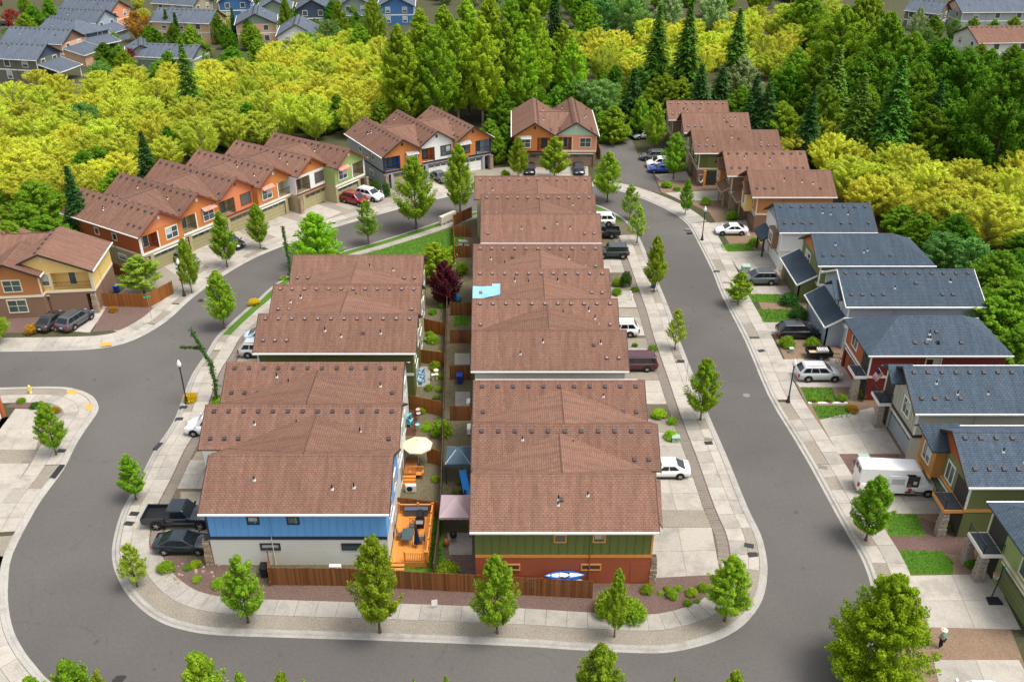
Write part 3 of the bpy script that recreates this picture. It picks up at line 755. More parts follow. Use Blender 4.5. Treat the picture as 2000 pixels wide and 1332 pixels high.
        if pil == 'ledge': stone_pillar(root, mir*(W_/2-.2), -.36, z0, 2.45, .64, .46, 'stone')
        elif pil:
            MB().mesh([(-.32,-.32,0),(.32,-.32,0),(.32,.32,0),(-.32,.32,0),(-.22,-.22,2.45),(.22,-.22,2.45),(.22,.22,2.45),(-.22,.22,2.45)], [(4,5,6,7),(0,1,5,4),(1,2,6,5),(2,3,7,6),(3,0,4,7)]).build('pillar', M[pil], root, loc=(mir*(W_/2-.2), -.36, z0))
        wx = -mir*(W_/4-.1)
        w_ = window(root, 'front', wx, zf+.75, 1.75, 1.45, W_, D_, c.get('wtrim', c['trim']), 2, True)
        if awning:
            mb = MB(); mb.slab([(wx-1.1,-.02,zf+2.75),(wx+1.1,-.02,zf+2.75),(wx+1.1,-.75,zf+2.35),(wx-1.1,-.75,zf+2.35)], [(0,3,2,1)], .04)
            a_ = mb.build('awning', awning, root)
            for q in range(9): cbox('awning_rib', a_, c['trim'], (wx-1.05+q*.2625, -.39, zf+2.57), (.05, .72, .03)).rotation_euler = (.49, 0, 0)
        cbox('gable_vent', root, c['trim'], (0, -.02, zr-1.0), (.35, .05, .45))
    elif front == 'garage':
        garage_door(root, gx, gw, .2, c.get('door', M['cream']))
        cbox('garage_trim', root, c['trim'], (gx, -.02, 2.42), (gw+.3, .06, .14))
    for fw in (frontwin or []): window(root, fw[0], fw[1], fw[2], fw[3], fw[4], W_, D_, c.get('wtrim', c['trim']), fw[5] if len(fw) > 5 else 2)
    if batten:
        for s in batten:
            n = int(D_/.62)
            for i in range(1, n): cbox('batten', root, c['up'], (s*(W_/2+.018), D_*i/n, (zf+.16+zw)/2), (.05, .05, zw-zf-.2))
    # roof fittings
    for s in ([vside] if isinstance(vside, int) else vside):
        if vrow:
            n = int((rb-ra-1.2)/1.18)
            for i in range(n): vent(root, s*.55, ra+.8+i*(rb-ra-1.6)/(n-1), zx(.55), s*T, pale)
        for k in range(vlow):
            for e_ in (0, 1):
                if e_ and R_.random() < .4: continue
                yy = (ra+.9+k*1.15) if not e_ else (rb-.9-k*1.15)
                vent(root, s*he*.68, yy, zx(he*.68), s*T, pale)
        for k in range(pipes):
            yy = R_.uniform(ra+2, rb-2); dd = he*R_.uniform(.3, .62); pipe(root, s*dd, yy, zx(dd), s*T, R_.uniform(.3,.5))
        if R_.random() < .6: dd = he*R_.uniform(.35,.5); vent(root, s*dd, R_.uniform(ra+3, rb-3), zx(dd), s*T, False)
    if cricket:
        s, Wn, dy = cricket      # side, distance to the neighbour's ridge, its shift along the depth
        hv = zr-m*Wn/2; hc = hv+(zr-hv)*.8; k = (zr-hc)/m
        a0, a1 = max(y0, y0+dy)+.15, min(y1, y1+dy)-.15; ym = (a0+a1)/2
        VV = [(s*k,ym,hc+.012), (s*(Wn-k),ym,hc+.012), (s*Wn/2,a0,hv+.03), (s*Wn/2,a1,hv+.03)]
        MB().slab(VV, [(0,1,2),(0,3,1)] if s > 0 else [(0,2,1),(0,1,3)], .05).build('cricket', rm, rf, uv=True)
        MB().tube((s*k,ym,hc+.02), (s*(Wn-k),ym,hc+.02), .05, n=5).build('cricket_cap', rm, rf)
    h = HouseInfo(); h.root = root; h.W = W_; h.D = D_; h.zx = zx; h.m = m; h.zf = zf; h.zw = zw; h.c = c; h.rf = rf; h.rm = rm; h.T = T; h.y0 = y0; h.y1 = y1
    return h
def wing(h, x0, x1, d, z1, z2, wallm, garage=None, gable=None, trim=None, open_=False):
    """a lower front wing of depth d with a shed roof climbing from z1 to z2 against the front wall"""
    R_ = h.root; t = trim or M['white']
    if not open_:
        mb = MB().box(x0, x0+.16, -d, 0, .1, z1-.05).box(x1-.16, x1, -d, 0, .1, z1-.05)
        gx = (x0+x1)/2; gw = min(4.9, x1-x0-.7)
        wall_holes(mb, x0, x1, .1, z1-.05, [(gx-gw/2, gx+gw/2, .1, 2.3)] if garage else [], -d, -d+.16)
        for xx in (x0, x1-.16): mb.mesh([(xx,-d,z1-.05),(xx,0,z1-.05),(xx,0,z2-.1),(xx+.16,-d,z1-.05),(xx+.16,0,z1-.05),(xx+.16,0,z2-.1)], [(0,1,2),(5,4,3),(0,3,4,1),(1,4,5,2),(2,5,3,0)])
        mb.build('wing_wall', wallm, R_)
        if garage: garage_door(R_, gx, gw, -d+.06, garage)
    else:
        for xx in (x0+.15, x1-.15): cbox('porch_post', R_, t, (xx, -d+.15, z1/2), (.2, .2, z1-.1))
    rf = MB().slab([(x0-.35,-d-.4,z1-.12),(x1+.35,-d-.4,z1-.12),(x1+.35,0,z2),(x0-.35,0,z2)], [(0,1,2,3)], .14).build('wing_roof', h.rm, R_, uv=True)
    cbox('gutter', rf, t, ((x0+x1)/2, -d-.44, z1-.16), (x1-x0+.7, .12, .13))
    for xx in (x0-.37, x1+.37):
        MB().mesh([(xx-.03,-d-.4,z1-.1),(xx-.03,0,z2+.02),(xx-.03,0,z2-.2),(xx-.03,-d-.4,z1-.32),(xx+.03,-d-.4,z1-.1),(xx+.03,0,z2+.02),(xx+.03,0,z2-.2),(xx+.03,-d-.4,z1-.32)], [(0,1,2,3),(7,6,5,4),(0,4,5,1),(1,5,6,2),(2,6,7,3),(3,7,4,0)]).build('rake_board', t, rf)
    return rf

def stone_pillar(parent, x, y, z0, h, w0=.72, w1=.54, m='stack', seed=0):
    """battered pillar laid up in courses of ledge stone, each stone its own piece"""
    rs = random.Random(seed+int(x*10)); n = max(3, int(h/.2)); o = cbox('pillar', parent, M['interior'], (x, y, z0+h/2), (w1*.8, w1*.8, h))
    for i in range(n):
        w = w0+(w1-w0)*(i+.5)/n; hh = h/n; zz = -h/2+hh*(i+.5); sp = rs.uniform(.35,.65)
        for j, (a, b) in enumerate(((0, sp), (sp, 1))):
            j1, j2 = rs.uniform(-.03,.03), rs.uniform(-.03,.03); ww = w*(b-a)
            k = ('stone', m, round(ww,1), round(w,1), i % 2)
            if k not in _cache: _cache[k] = MB().box(-ww/2+.01,ww/2-.01,-w/2,w/2,-hh/2+.012,hh/2-.012).data('stone', M[m])
            cx = -w/2+w*(a+b)/2
            link('stone', _cache[k], o, (cx+j1, j2, zz) if i % 2 else (j2, cx+j1, zz), 0 if i % 2 else PI/2)
    return o

# ------------------------------------------------------------------ wall colours
def sd_(n, c): return siding('siding_'+n, c)
C_ = dict(olive=sd_('olive', (.115,.125,.035)), green=sd_('green', (.145,.175,.05)), brick=sd_('brick', (.36,.095,.045)), sky=sd_('sky_blue', (.15,.38,.72)), pale=sd_('pale_grey', (.66,.66,.59)),
  orange=sd_('orange', (.56,.20,.055)), rust=sd_('rust', (.40,.105,.035)), coral=sd_('coral', (.66,.22,.095)), white=sd_('white', (.74,.74,.71)), sage=sd_('sage', (.30,.37,.13)), tan=sd_('tan', (.40,.34,.19)),
  yellow=sd_('yellow', (.80,.56,.20)), mocha=sd_('mocha', (.24,.145,.095)), caramel=sd_('caramel', (.45,.19,.065)), grey=sd_('grey', (.34,.36,.37)), bluegrey=sd_('blue_grey', (.34,.40,.46)), deepblue=sd_('deep_blue', (.06,.16,.36)),
  mint=sd_('mint', (.45,.60,.45)), salmon=sd_('salmon', (.72,.29,.16)), beige=sd_('beige', (.42,.42,.34)), peach=sd_('peach', (.62,.40,.25)), taupe=sd_('taupe', (.15,.145,.11)), navy=sd_('navy', (.06,.085,.13)), moss=sd_('moss', (.17,.20,.075)),
  lgreen=sd_('light_green', (.27,.35,.12)), darkred=sd_('dark_red', (.20,.035,.028)), pgreen=sd_('grey_green', (.22,.28,.22)), stone=sd_('stone_tan', (.36,.31,.20)))
def cs(up, low, gable=None, trim='white', **k):
    d = dict(up=C_[up], low=C_[low], trim=M[trim]); 
    if gable: d['gable'] = C_[gable]
    for a, b in k.items(): d[a] = M[b] if b in M else C_[b]
    return d
M['orange_trim'] = mat('orange_trim', (.68,.29,.075), .55, .1)
M['red_stripe'] = mat('red_awning', (.55,.13,.06), .7, .1)
M['grey_awning'] = mat('grey_awning', (.5,.5,.48), .5, .1)
M['garage_tan'] = mat('garage_tan', (.36,.32,.17), .55, .07)
M['garage_brown'] = mat('garage_brown', (.26,.17,.115), .55, .07)
ZR, KS = 7.9, (51-7.9)/(51-7.4)
GT = 'attached townhouses in rows'
# ---- right column of the island (fronts face the right-hand street)
RX = [(57.18,-3.1,10.9,'green','brick'),(63.91,-3.25,12.0,'tan','pale'),(70.87,-3.4,11.8,'tan','pale'),(80.28,-3.9,11.2,'pale','pale'),(87.14,-4.1,11.0,'tan','mocha'),(94.55,-4.3,10.8,'tan','pale'),(101.47,-4.5,10.6,'olive','tan'),(111.35,-3.9,11.2,'tan','tan'),(118.44,-4.1,11.1,'tan','tan'),(125.67,-5.2,11.1,'tan','tan')]
RX = [(a*KS, b*KS, c*KS, d, e) for a, b, c, d, e in RX]
RL = ['brown roofed townhouse with green battens over brick red siding at the kayak','brown roofed middle townhouse between the kayak house and the one beside the clipped lime shrubs','brown roofed townhouse end unit beside the gravel gap with street sign',
 'brown roofed townhouse whose pale grey siding faces the street sign gap','brown roofed townhouse with the white hatchback in its drive','brown roofed townhouse with a light blue tarp on its back corner','brown roofed townhouse beside the black off-road truck',
 'brown roofed townhouse with cream eave line next to the black off-road truck','brown roofed middle townhouse between the mailbox lawn and the curved street','brown roofed townhouse at the bend facing the tall ovoid tree']
RH = []
GRPS = [(0,3),(3,7),(7,10)]
for a, b in GRPS:
    for i in range(a, b):
        Y, x0, x1, cu, cl = RX[i]
        Wd = (RX[i+1][0]-Y) if i+1 < b else (Y-RX[i-1][0])
        Wd = 6.95
        first, last = i == a, i == b-1
        cr = (1, RX[i+1][0]-Y, 0) if not last else None
        h = house('townhouse', RL[i], (x1-.3, Y), PI/2, Wd, (x1-.3)-(x0+.3), cs(cu, cl, belt='orange_trim', trim='orange_trim', door='garage_tan') if i == 0 else cs(cu, cl, trim='cream', door='garage_tan'),
             exp=(1 if first else 0, 1 if last else 0), ohF=.35, ohB=.35, mir=-1 if i % 2 else 1, vside=-1, vlow=2 if i else 0, pipes=3, pale=i >= 3, cricket=cr, batten=[-1] if i == 0 else None,
             vrow=(i not in (0, 3, 7)), group=GT, oh=.42, gutter='white')
        RH.append(h)
h = RH[0]
for u, z, w, hh in ((4.0,4.3,.75,.6),(6.9,4.3,.75,.6)): window(h.root, 'left', u, z, w, hh, h.W, h.D, M['orange_trim'], 1)
for u, w in ((4.5,1.35),(10.5,1.1)): window(h.root, 'left', u, 1.55, w, .42, h.W, h.D, M['orange_trim'], 1)
# recessed corner porch of the green house
cbox('porch_shadow_wall', h.root, C_['brick'], (-h.W/2-.01, .9, 1.2), (.03, 1.2, 2.0))  # thin panel in the same brick siding as the lower wall
for yy, xx in ((-.05, -h.W/2+.2),): stone_pillar(h.root, xx, -.25, .1, 2.6, .5, .42, 'stone')
# small hip on the front corner of the first roof
z5 = h.zx(3.9)
MB().slab([(-.4,1.6,h.zx(.4)+.02),(-3.2,-.7,5.35),(.6,-.95,5.35+1.5),(-3.7,-.95,5.05)], [(0,1,2)], .12).build('hip', h.rm, h.rf, uv=True)
# tarp on the fourth-last roof
h = RH[5]
x = -1.9
M['tarp'] = mat('tarp', (.22,.45,.60), .45, .08, rand=0)
tp = MB()
tx0, tx1 = -3.35, -2.0
Wn_ = RX[5][0]-RX[4][0]; hv_ = 7.9-h.m*Wn_/2; hc_ = hv_+(7.9-hv_)*.8; ya = h.y1-.15; ym_ = (h.y0+h.y1)/2
def tarp_z(x_, y_): return max(h.zx(x_), hv_+(hc_-hv_)*(ya-y_)/(ya-ym_))+.05+.02*math.sin(y_*4)
for a in range(10):      # follows the slope and the saddle beside it, with small wrinkles
    y0_, y1_ = h.D+.33-3.0*a/10, h.D+.33-3.0*(a+1)/10; xm = -2.6; t1 = tx1+(.3 if a > 6 else 0)
    for xa_, xb_ in ((tx0, xm), (xm, t1)): tp.slab([(xa_,y0_,tarp_z(xa_,y0_)),(xb_,y0_,tarp_z(xb_,y0_)),(xb_,y1_,tarp_z(xb_,y1_)),(xa_,y1_,tarp_z(xa_,y1_))], [(0,3,2,1)], .02)
tp.build('roof_tarp', M['tarp'], h.root)
# ---- left column of the island (fronts face the left-hand street)
LX = [(59.62,-23.9,-9.4,'sky','pale'),(66.86,-26.2,-9.5,'pale','pale'),(74.03,-26.3,-10.0,'pale','pale'),(83.77,-25.7,-9.6,'olive','olive'),(90.6,-25.7,-9.8,'tan','tan'),(98.35,-25.2,-10.2,'tan','tan')]
LX = [(a*KS, b*KS, c*KS, d, e) for a, b, c, d, e in LX]
LL = ['brown roofed townhouse with sky blue battens over pale siding behind the corner bed','brown roofed middle townhouse with the white cargo van in its drive','brown roofed townhouse end unit beside the leaning weeping conifer',
 'brown roofed townhouse with olive green side wall by the blue chairs','brown roofed middle townhouse between the purple tree and the curved verge','brown roofed townhouse end unit behind the bright lime tree']
LH = []
for a, b in ((0,3),(3,6)):
    for i in range(a, b):
        Y, x0, x1, cu, cl = LX[i]; first, last = i == a, i == b-1
        cr = (-1, LX[i+1][0]-Y, 0) if not last else None
        h = house('townhouse', LL[i], (x0+.3, Y), -PI/2, 7.7 if i == 0 else 7.0, (x1-.3)-(x0+.3), cs(cu, cl, trim='navy_trim' if i == 0 else 'white', wtrim='white', door='garage_tan'), exp=(1 if last else 0, 1 if first else 0), ohF=.35, ohB=.35, mir=-1 if i % 2 else 1,
              vside=1, vlow=3 if i else 0, pipes=3, pale=i >= 3, cricket=cr, batten=[1] if i == 0 else None, vrow=(i not in (0, 5)), group=GT)
        LH.append(h)
h = LH[0]
for u in (3.6, 6.65): window(h.root, 'right', u, 4.3, .75, .6, h.W, h.D, M['navy_trim'], 1)
for u in (4.6, 10.9): window(h.root, 'right', u, 1.75, 1.35, .45, h.W, h.D, M['navy_trim'], 1)
for i, h in enumerate(LH):     # back walls over the yards: doors and windows
    for u, w in ((-1.7,1.2),(1.5,1.6)): window(h.root, 'back', u, 3.5, w, 1.3, h.W, h.D, M['white'], 2)
    window(h.root, 'back', .6, .35, 1.9, 2.0, h.W, h.D, M['white'], 2)
for i, h in enumerate(RH[:7]):
    for u, w in ((-1.7,1.2),(1.5,1.6)): window(h.root, 'back', u, 3.5, w, 1.3, h.W, h.D, M['white'], 2)
# ---- row of six facing the left street
AX = [(311,412),(386,378.5),(461,348.5),(536,327),(609,307),(684,291)]
AC = [cs('orange','tan','coral', door='garage_tan', rake='rust_trim', recess='rust'), cs('orange','tan','orange', door='garage_tan', rake='rust_trim'), cs('coral','tan','coral', trim='rust_trim', door='garage_tan', recess='tan', rake='rust_trim'),
      cs('orange','tan','orange', door='garage_tan', rake='rust_trim'), cs('white','tan','orange', trim='rust_trim', door='garage_tan', recess='tan', rake='rust_trim'), cs('sage','tan','sage', door='garage_tan', rake='rust_trim')]
AL = ['end townhouse with rust side wall and coral gable beside the bare-branched shrub tree','orange townhouse with striped awning next to the rust end house','coral townhouse with dark window trim between two orange ones',
      'orange townhouse with striped awning next to the white one','white fronted townhouse with orange gable next to the sage end house','sage green end townhouse with striped awning behind the red and white cars']
ang = math.atan2(.843, .538)
d_ = Vector((.843,-.538))
AH = []
for i, (px, py) in enumerate(AX):
    p = to2(at(px, py, ZR))-d_*.5
    nx = None
    if i < 5:
        q = to2(at(*AX[i+1], ZR))-d_*.5; e = q-p; lx = Vector((math.cos(ang), math.sin(ang))); ly = Vector((-math.sin(ang), math.cos(ang))); nx = (1, e.dot(lx), e.dot(ly))
    h = house('townhouse', AL[i], p, ang, 6.75, 15.0, AC[i], exp=(1 if i == 0 else 0, 1 if i == 5 else 0), vside=(-1, 1), vlow=1 if i else 3, pipes=2, mir=-1 if i in (0,1,2,4) else 1, awning=M['red_stripe'] if i in (1,3,5) else False,
          cricket=nx, group=GT, vrow=True)
    AH.append(h)
h = AH[0]
cbox('side_upper_cladding', h.root, C_['rust'], (-h.W/2-.012, h.D/2, 3.9), (.02, h.D-.1, 2.1))
for u in (5.0, 8.6): window(h.root, 'left', u, 3.9, .75, .8, h.W, h.D, M['white'], 1)
window(h.root, 'left', 4.2, 1.35, 1.5, .6, h.W, h.D, M['white'], 1)
cbox('side_door', h.root, M['rust_trim'], (-h.W/2-.02, 1.6, 1.2), (.06, .95, 2.1))
# ---- three at the top
CX_ = [(787,272),(855,256),(926,247)]
CC = [cs('orange','grey','orange', door='garage_tan', trim='dark_trim', recess='deepblue', wtrim='white'), cs('white','grey','white', door='white', trim='dark_trim', recess='orange'), cs('orange','grey','orange', door='white', trim='navy_trim', recess='bluegrey')]
CL = ['end townhouse with orange gable and blue balcony behind a tall ovoid tree','white townhouse between two orange gabled ones','end townhouse with orange gable next to the wooden fence']
ang = math.atan2(.521, .853); d_ = Vector((.521,-.853))
ang = math.atan2(d_.x, -d_.y)
for i, (px, py) in enumerate(CX_):
    p = to2(at(px, py, ZR))-d_*.5; nx = None
    if i < 2:
        q = to2(at(*CX_[i+1], ZR))-d_*.5; e = q-p; nx = (1, e.dot(Vector((math.cos(ang), math.sin(ang)))), e.dot(Vector((-math.sin(ang), math.cos(ang)))))
    h = house('townhouse', CL[i], p, ang, 6.7, 14.2, CC[i], exp=(1 if i == 0 else 0, 1 if i == 2 else 0), vside=(-1,), vlow=2, pipes=3, mir=-1 if i < 2 else 1, awning=M['grey_awning'] if i != 1 else False, cricket=nx, group=GT)
    if i == 0:
        cbox('side_cladding', h.root, C_['grey'], (-h.W/2-.012, h.D/2, 3.9), (.02, h.D-.1, 2.1))
        for u in (4, 9): window(h.root, 'left', u, 3.9, .9, .8, h.W, h.D, M['white'], 1); window(h.root, 'left', u+1, 1.2, 1.3, .7, h.W, h.D, M['white'], 1)
# ---- pair at the head of the lane
for i, (px, py, cc, lb) in enumerate(((1045,240,cs('orange','mocha','orange', door='garage_brown', trim='dark_trim', wtrim='white', recess='coral'),'orange fronted half of the twin gabled house behind two ovoid trees'), (1126,239,cs('salmon','mocha','mint', door='garage_brown', wtrim='cream', recess='caramel', trim='cream'),'salmon fronted half with mint gable of the twin gabled house'))):
    p = to2(at(px, py, ZR))+Vector((0,.5))
    h = house('townhouse', lb, p, 0, 6.9, 15.2, cc, exp=(1-i, i), vside=(1,) if i == 0 else (-1, 1), vlow=2, pipes=2, mir=1 if i == 0 else -1, awning=M['grey_awning'] if i == 0 else False, cricket=(1, 6.9, 0) if i == 0 else None, group=GT)
# ---- brown roofed row at upper right (fronts face the lane)
EX = [(166.15,27.5,38.5,7.8,'mocha','orange'),(158.43,29.0,40.5,7.8,'mocha','orange'),(148.1,28.9,43.0,9.3,'olive','orange'),(137.2,31.9,44.4,9.3,'mocha','coral'),(128.3,33.6,45.6,9.3,'caramel','coral')]
EX = [(a*KS, b*KS, c*KS, d, e, f) for a, b, c, d, e, f in EX]
EL = ['farthest brown roofed house by the dark conifers','second brown roofed house counted from the dark conifers','brown roofed house with olive porch and a hanging chair','brown roofed house with coral gable beside the olive porch house','brown roofed house with yellow bay next to the blue roofs']
EH = []
for i, (Y, x0, x1, Wd, cu, cg) in enumerate(EX):
    h = house('brown_roof_house', EL[i], (x0+1.0, Y), -PI/2, Wd-.9, x1-x0-1.3, cs(cu, 'stone' if i % 2 else 'mocha', cg, trim='cream', door='garage_brown', rake='dark_trim'), ohF=.9, ohB=.4, front='garage', mir=1, vside=1, vlow=3, pipes=3, pale=i in (0,1,2), vrow=i in (0,3), group='brown roofed houses along the lane')
    window(h.root, 'front', -1.6, 3.5, 1.3, 1.3, h.W, h.D, M['cream'], 2); window(h.root, 'front', 1.8, 3.5, 1.3, 1.3, h.W, h.D, M['cream'], 2)
    EH.append(h)
h = EH[4]
MB().box(-.6, 1.9, -1.0, 0, 2.4, 5.2).build('bay', C_['yellow'], h.root); window(h.root, 'front', .65, 3.2, 1.1, 1.4, h.W, h.D, M['white'], 2, out=1.0)
MB().slab([(.65,-1.5,6.5),(.65,1.5,6.5),(-1.0,-1.5,5.2),(-1.0,1.5,5.2),(2.3,-1.5,5.2),(2.3,1.5,5.2)], [(0,1,3,2),(0,4,5,1)], .15).build('bay_roof', h.rm, h.root, uv=True)
wing(h, -4.0, -.9, 1.2, 2.9, 3.7, C_['mocha'], open_=True, trim=M['stone'])
h = EH[3]
MB().box(-2.4, .2, -.9, 0, 2.4, 5.2).build('bay', C_['caramel'], h.root); window(h.root, 'front', -1.1, 3.2, 1.1, 1.4, h.W, h.D, M['white'], 2, out=.9)
MB().slab([(-1.1,-1.4,6.4),(-1.1,1.5,6.4),(-2.8,-1.4,5.2),(-2.8,1.5,5.2),(.6,-1.4,5.2),(.6,1.5,5.2)], [(0,1,3,2),(0,4,5,1)], .15).build('bay_roof', h.rm, h.root, uv=True)
wing(h, .4, 3.6, 1.0, 2.9, 3.6, C_['mocha'], open_=True, trim=M['stone'])
h = EH[2]
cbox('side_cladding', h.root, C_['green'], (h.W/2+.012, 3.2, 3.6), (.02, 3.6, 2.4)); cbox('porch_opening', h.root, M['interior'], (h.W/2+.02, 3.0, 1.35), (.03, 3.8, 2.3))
for u in (1.1, 5.0): cbox('pillar', h.root, M['orange_trim'] if u < 2 else M['stone'], (h.W/2+.25, u, 1.35), (.4,.4,2.5))
M['stack'] = groundmat('ledge_stone', ((.38,.31,.25), (.50,.44,.38), (.16,.12,.10)), (3, 7, 22), .9, 1, .05, (.3,.7), 'Object')
# ---- detached blue-grey roofed houses down the right side
GB = 'blue-grey roofed houses down the right-hand street'
BX = [(113.7,34.0,46.4,7.66,0),(103.6,36.0,49.8,7.66,0),(93.4,36.0,51.0,8.36,0),(82.35,34.9,49.0,7.1,0),(72.4,35.6,51.0,7.6,0),(62.15,35.8,50.0,7.8,0)]
def bh(i, lb, c, **k):
    Y, x0, x1, Wd, _ = BX[i]
    return house('blue_roof_house', lb, (x0+.4, Y), -PI/2, Wd-.1, x1-x0-.8, c, roof='blue', ohF=k.pop('ohF', .5), ohB=.4, mir=k.pop('mir', 1), vside=1, vlow=k.pop('vlow', 4), pipes=3, group=GB, gutter='white', **k)
B1 = bh(0, 'white and grey house with brick red bay under the upper end of the blue-grey roofs', cs('white','white','bluegrey', door='white', rake='dark_trim'), front='garage', vrow=True)
wing(B1, -3.6, -.3, 1.1, 2.8, 3.6, C_['white'], open_=True, trim=M['dark_trim'])
MB().box(.2, 2.6, -.7, 0, 2.6, 4.9).build('bay', C_['mocha'], B1.root); window(B1.root, 'front', 1.4, 3.2, 1.2, 1.3, B1.W, B1.D, M['white'], 2, out=.7)
B2 = bh(1, 'moss green house with orange gable and a low garage roof in front', cs('moss','moss','orange', rake='dark_trim', door='taupe'), front='plain', hipB=True, vrow=False, vlow=3)
wing(B2, -4.3, 2.9, 1.9, 2.75, 3.9, C_['moss'], garage=mat('garage_olive', (.12,.125,.06), .55))
window(B2.root, 'front', -1.2, 3.5, 1.8, 1.4, B2.W, B2.D, M['white'], 2, True)
B3 = bh(2, 'blue-grey sided house with white trim and a low garage roof in front', cs('bluegrey','bluegrey', rake='white', door='bluegrey'), front='plain', vrow=True)
wing(B3, -3.9, 3.4, 1.7, 2.75, 3.9, C_['bluegrey'], garage=mat('garage_blue_grey', (.27,.31,.37), .55))
window(B3.root, 'front', 1.3, 3.55, 1.3, 1.3, B3.W, B3.D, M['white'], 2)
MB().slab([(0.9,-1.2,7.0),(.9,1.2,7.0),(-1.2,-1.2,5.6),(-1.2,1.2,5.6),(3.0,-1.2,5.6),(3.0,1.2,5.6)], [(0,1,3,2),(0,4,5,1)], .15).build('dormer_roof', B3.rm, B3.root, uv=True)
B4 = bh(3, 'dark red house with corner balcony and hipped roof behind the silver car', cs('rust','darkred', rake='white', door='rust'), front='garage', hipB=True, hipF=True, vrow=False, mir=-1, vlow=3)
cbox('side_cladding', B4.root, C_['darkred'], (B4.W/2+.012, B4.D/2, 3.85), (.02, B4.D-.1, 2.2))
window(B4.root, 'front', -1.0, 3.7, 1.5, 1.1, B4.W, B4.D, M['white'], 2)
window(B4.root, 'right', 6.2, 3.6, 1.4, 1.3, B4.W, B4.D, M['cream'], 2)
def corner_balcony(h, x0, x1, d=1.2, deck=None, rail=None, post=None):
    z = h.zf+.05
    mb = MB().box(x0, x1, -d, 0, z-.3, z); b = mb.build('balcony', deck or M['white'], h.root)
    MB().box(x0+.1, x1-.1, -d+.1, 0, z+.004, z+.02).build('balcony_floor', mat('balcony_floor', (.07,.08,.09), .7), b)
    railing(h.root, (x0,-d+.05,0), (x1,-d+.05,0), z, .95, rail); railing(h.root, (x1-.05,-d,0), (x1-.05,0,0), z, .95, rail)
    cbox('balcony_opening', h.root, M['interior'], ((x0+x1)/2, -.01, z+1.05), (x1-x0-.4, .04, 2.0))  # flat dark panel, shade of the opening painted on the wall
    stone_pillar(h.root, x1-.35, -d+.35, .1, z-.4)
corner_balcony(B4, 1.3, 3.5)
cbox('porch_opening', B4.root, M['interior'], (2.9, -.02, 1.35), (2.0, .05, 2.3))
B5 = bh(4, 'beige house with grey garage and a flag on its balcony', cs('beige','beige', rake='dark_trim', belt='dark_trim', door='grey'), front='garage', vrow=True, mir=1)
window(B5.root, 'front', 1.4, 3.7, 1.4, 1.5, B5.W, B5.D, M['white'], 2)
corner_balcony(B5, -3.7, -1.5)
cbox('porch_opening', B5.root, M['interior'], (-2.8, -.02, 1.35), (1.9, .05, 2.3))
for k in range(9): cbox('batten', B5.root, C_['beige'], (-.9+k*.58, -.02, 4.15), (.05, .05, 2.3))
window(B5.root, 'right', 10.6, 3.5, 1.6, 1.6, B5.W, B5.D, M['white'], 2)
MB().slab([(-1.4,-1.3,7.3),(-1.4,1.0,7.3),(-3.0,-1.3,6.2),(-3.0,1.0,6.2),(.2,-1.3,6.2),(.2,1.0,6.2)], [(0,1,3,2),(0,4,5,1)], .15).build('dormer_roof', B5.rm, B5.root, uv=True)
B6 = bh(5, 'moss green house with an orange projecting bay behind the white high roofed van', cs('moss','moss','rust', rake='dark_trim', belt='orange_trim', door='moss'), front='garage', vrow=True, mir=-1, ohF=.45)
MB().box(-3.7, -.8, -.85, 0, 2.62, 5.6).build('bay', mat('cedar_cladding', (.43,.20,.055), .7, .25, 3, 22), B6.root); window(B6.root, 'front', -2.25, 3.4, 1.3, 1.5, B6.W, B6.D, M['white'], 2, out=.85)
MB().slab([(-2.25,-2.2,7.1),(-2.25,1.2,7.1),(-4.25,-1.5,5.65),(-4.25,1.2,5.65),(-.3,-1.5,5.65),(-.3,1.2,5.65)], [(0,1,3,2),(0,4,5,1)], .16).build('bay_roof', B6.rm, B6.root, uv=True)
MB().mesh([(-3.7,-.84,5.6),(-.8,-.84,5.6),(-2.25,-.84,6.75)], [(0,1,2)]).build('gable', mat('cedar_cladding', (.43,.20,.055)), B6.root)
cbox('bay_trim', B6.root, M['orange_trim'], (-2.25, -.87, 2.6), (3.1, .08, .25))
window(B6.root, 'front', .5, 3.3, 1.2, 1.6, B6.W, B6.D, M['white'], 2)
corner_balcony(B6, 1.5, 3.85, 1.6, M['orange_trim'])
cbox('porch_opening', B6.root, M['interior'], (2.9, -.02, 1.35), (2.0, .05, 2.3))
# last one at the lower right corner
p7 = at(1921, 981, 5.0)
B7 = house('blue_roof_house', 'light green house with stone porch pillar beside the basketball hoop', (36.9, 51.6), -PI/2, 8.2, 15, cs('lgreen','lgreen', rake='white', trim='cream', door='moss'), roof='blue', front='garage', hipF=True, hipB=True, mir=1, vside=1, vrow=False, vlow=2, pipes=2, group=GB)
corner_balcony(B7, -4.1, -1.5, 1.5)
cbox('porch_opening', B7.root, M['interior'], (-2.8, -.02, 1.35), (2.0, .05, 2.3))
window(B7.root, 'front', 1.6, 3.4, 1.6, 1.3, B7.W, B7.D, M['cream'], 2)
stone_pillar(B7.root, -3.8, -1.2, .1, 2.4)
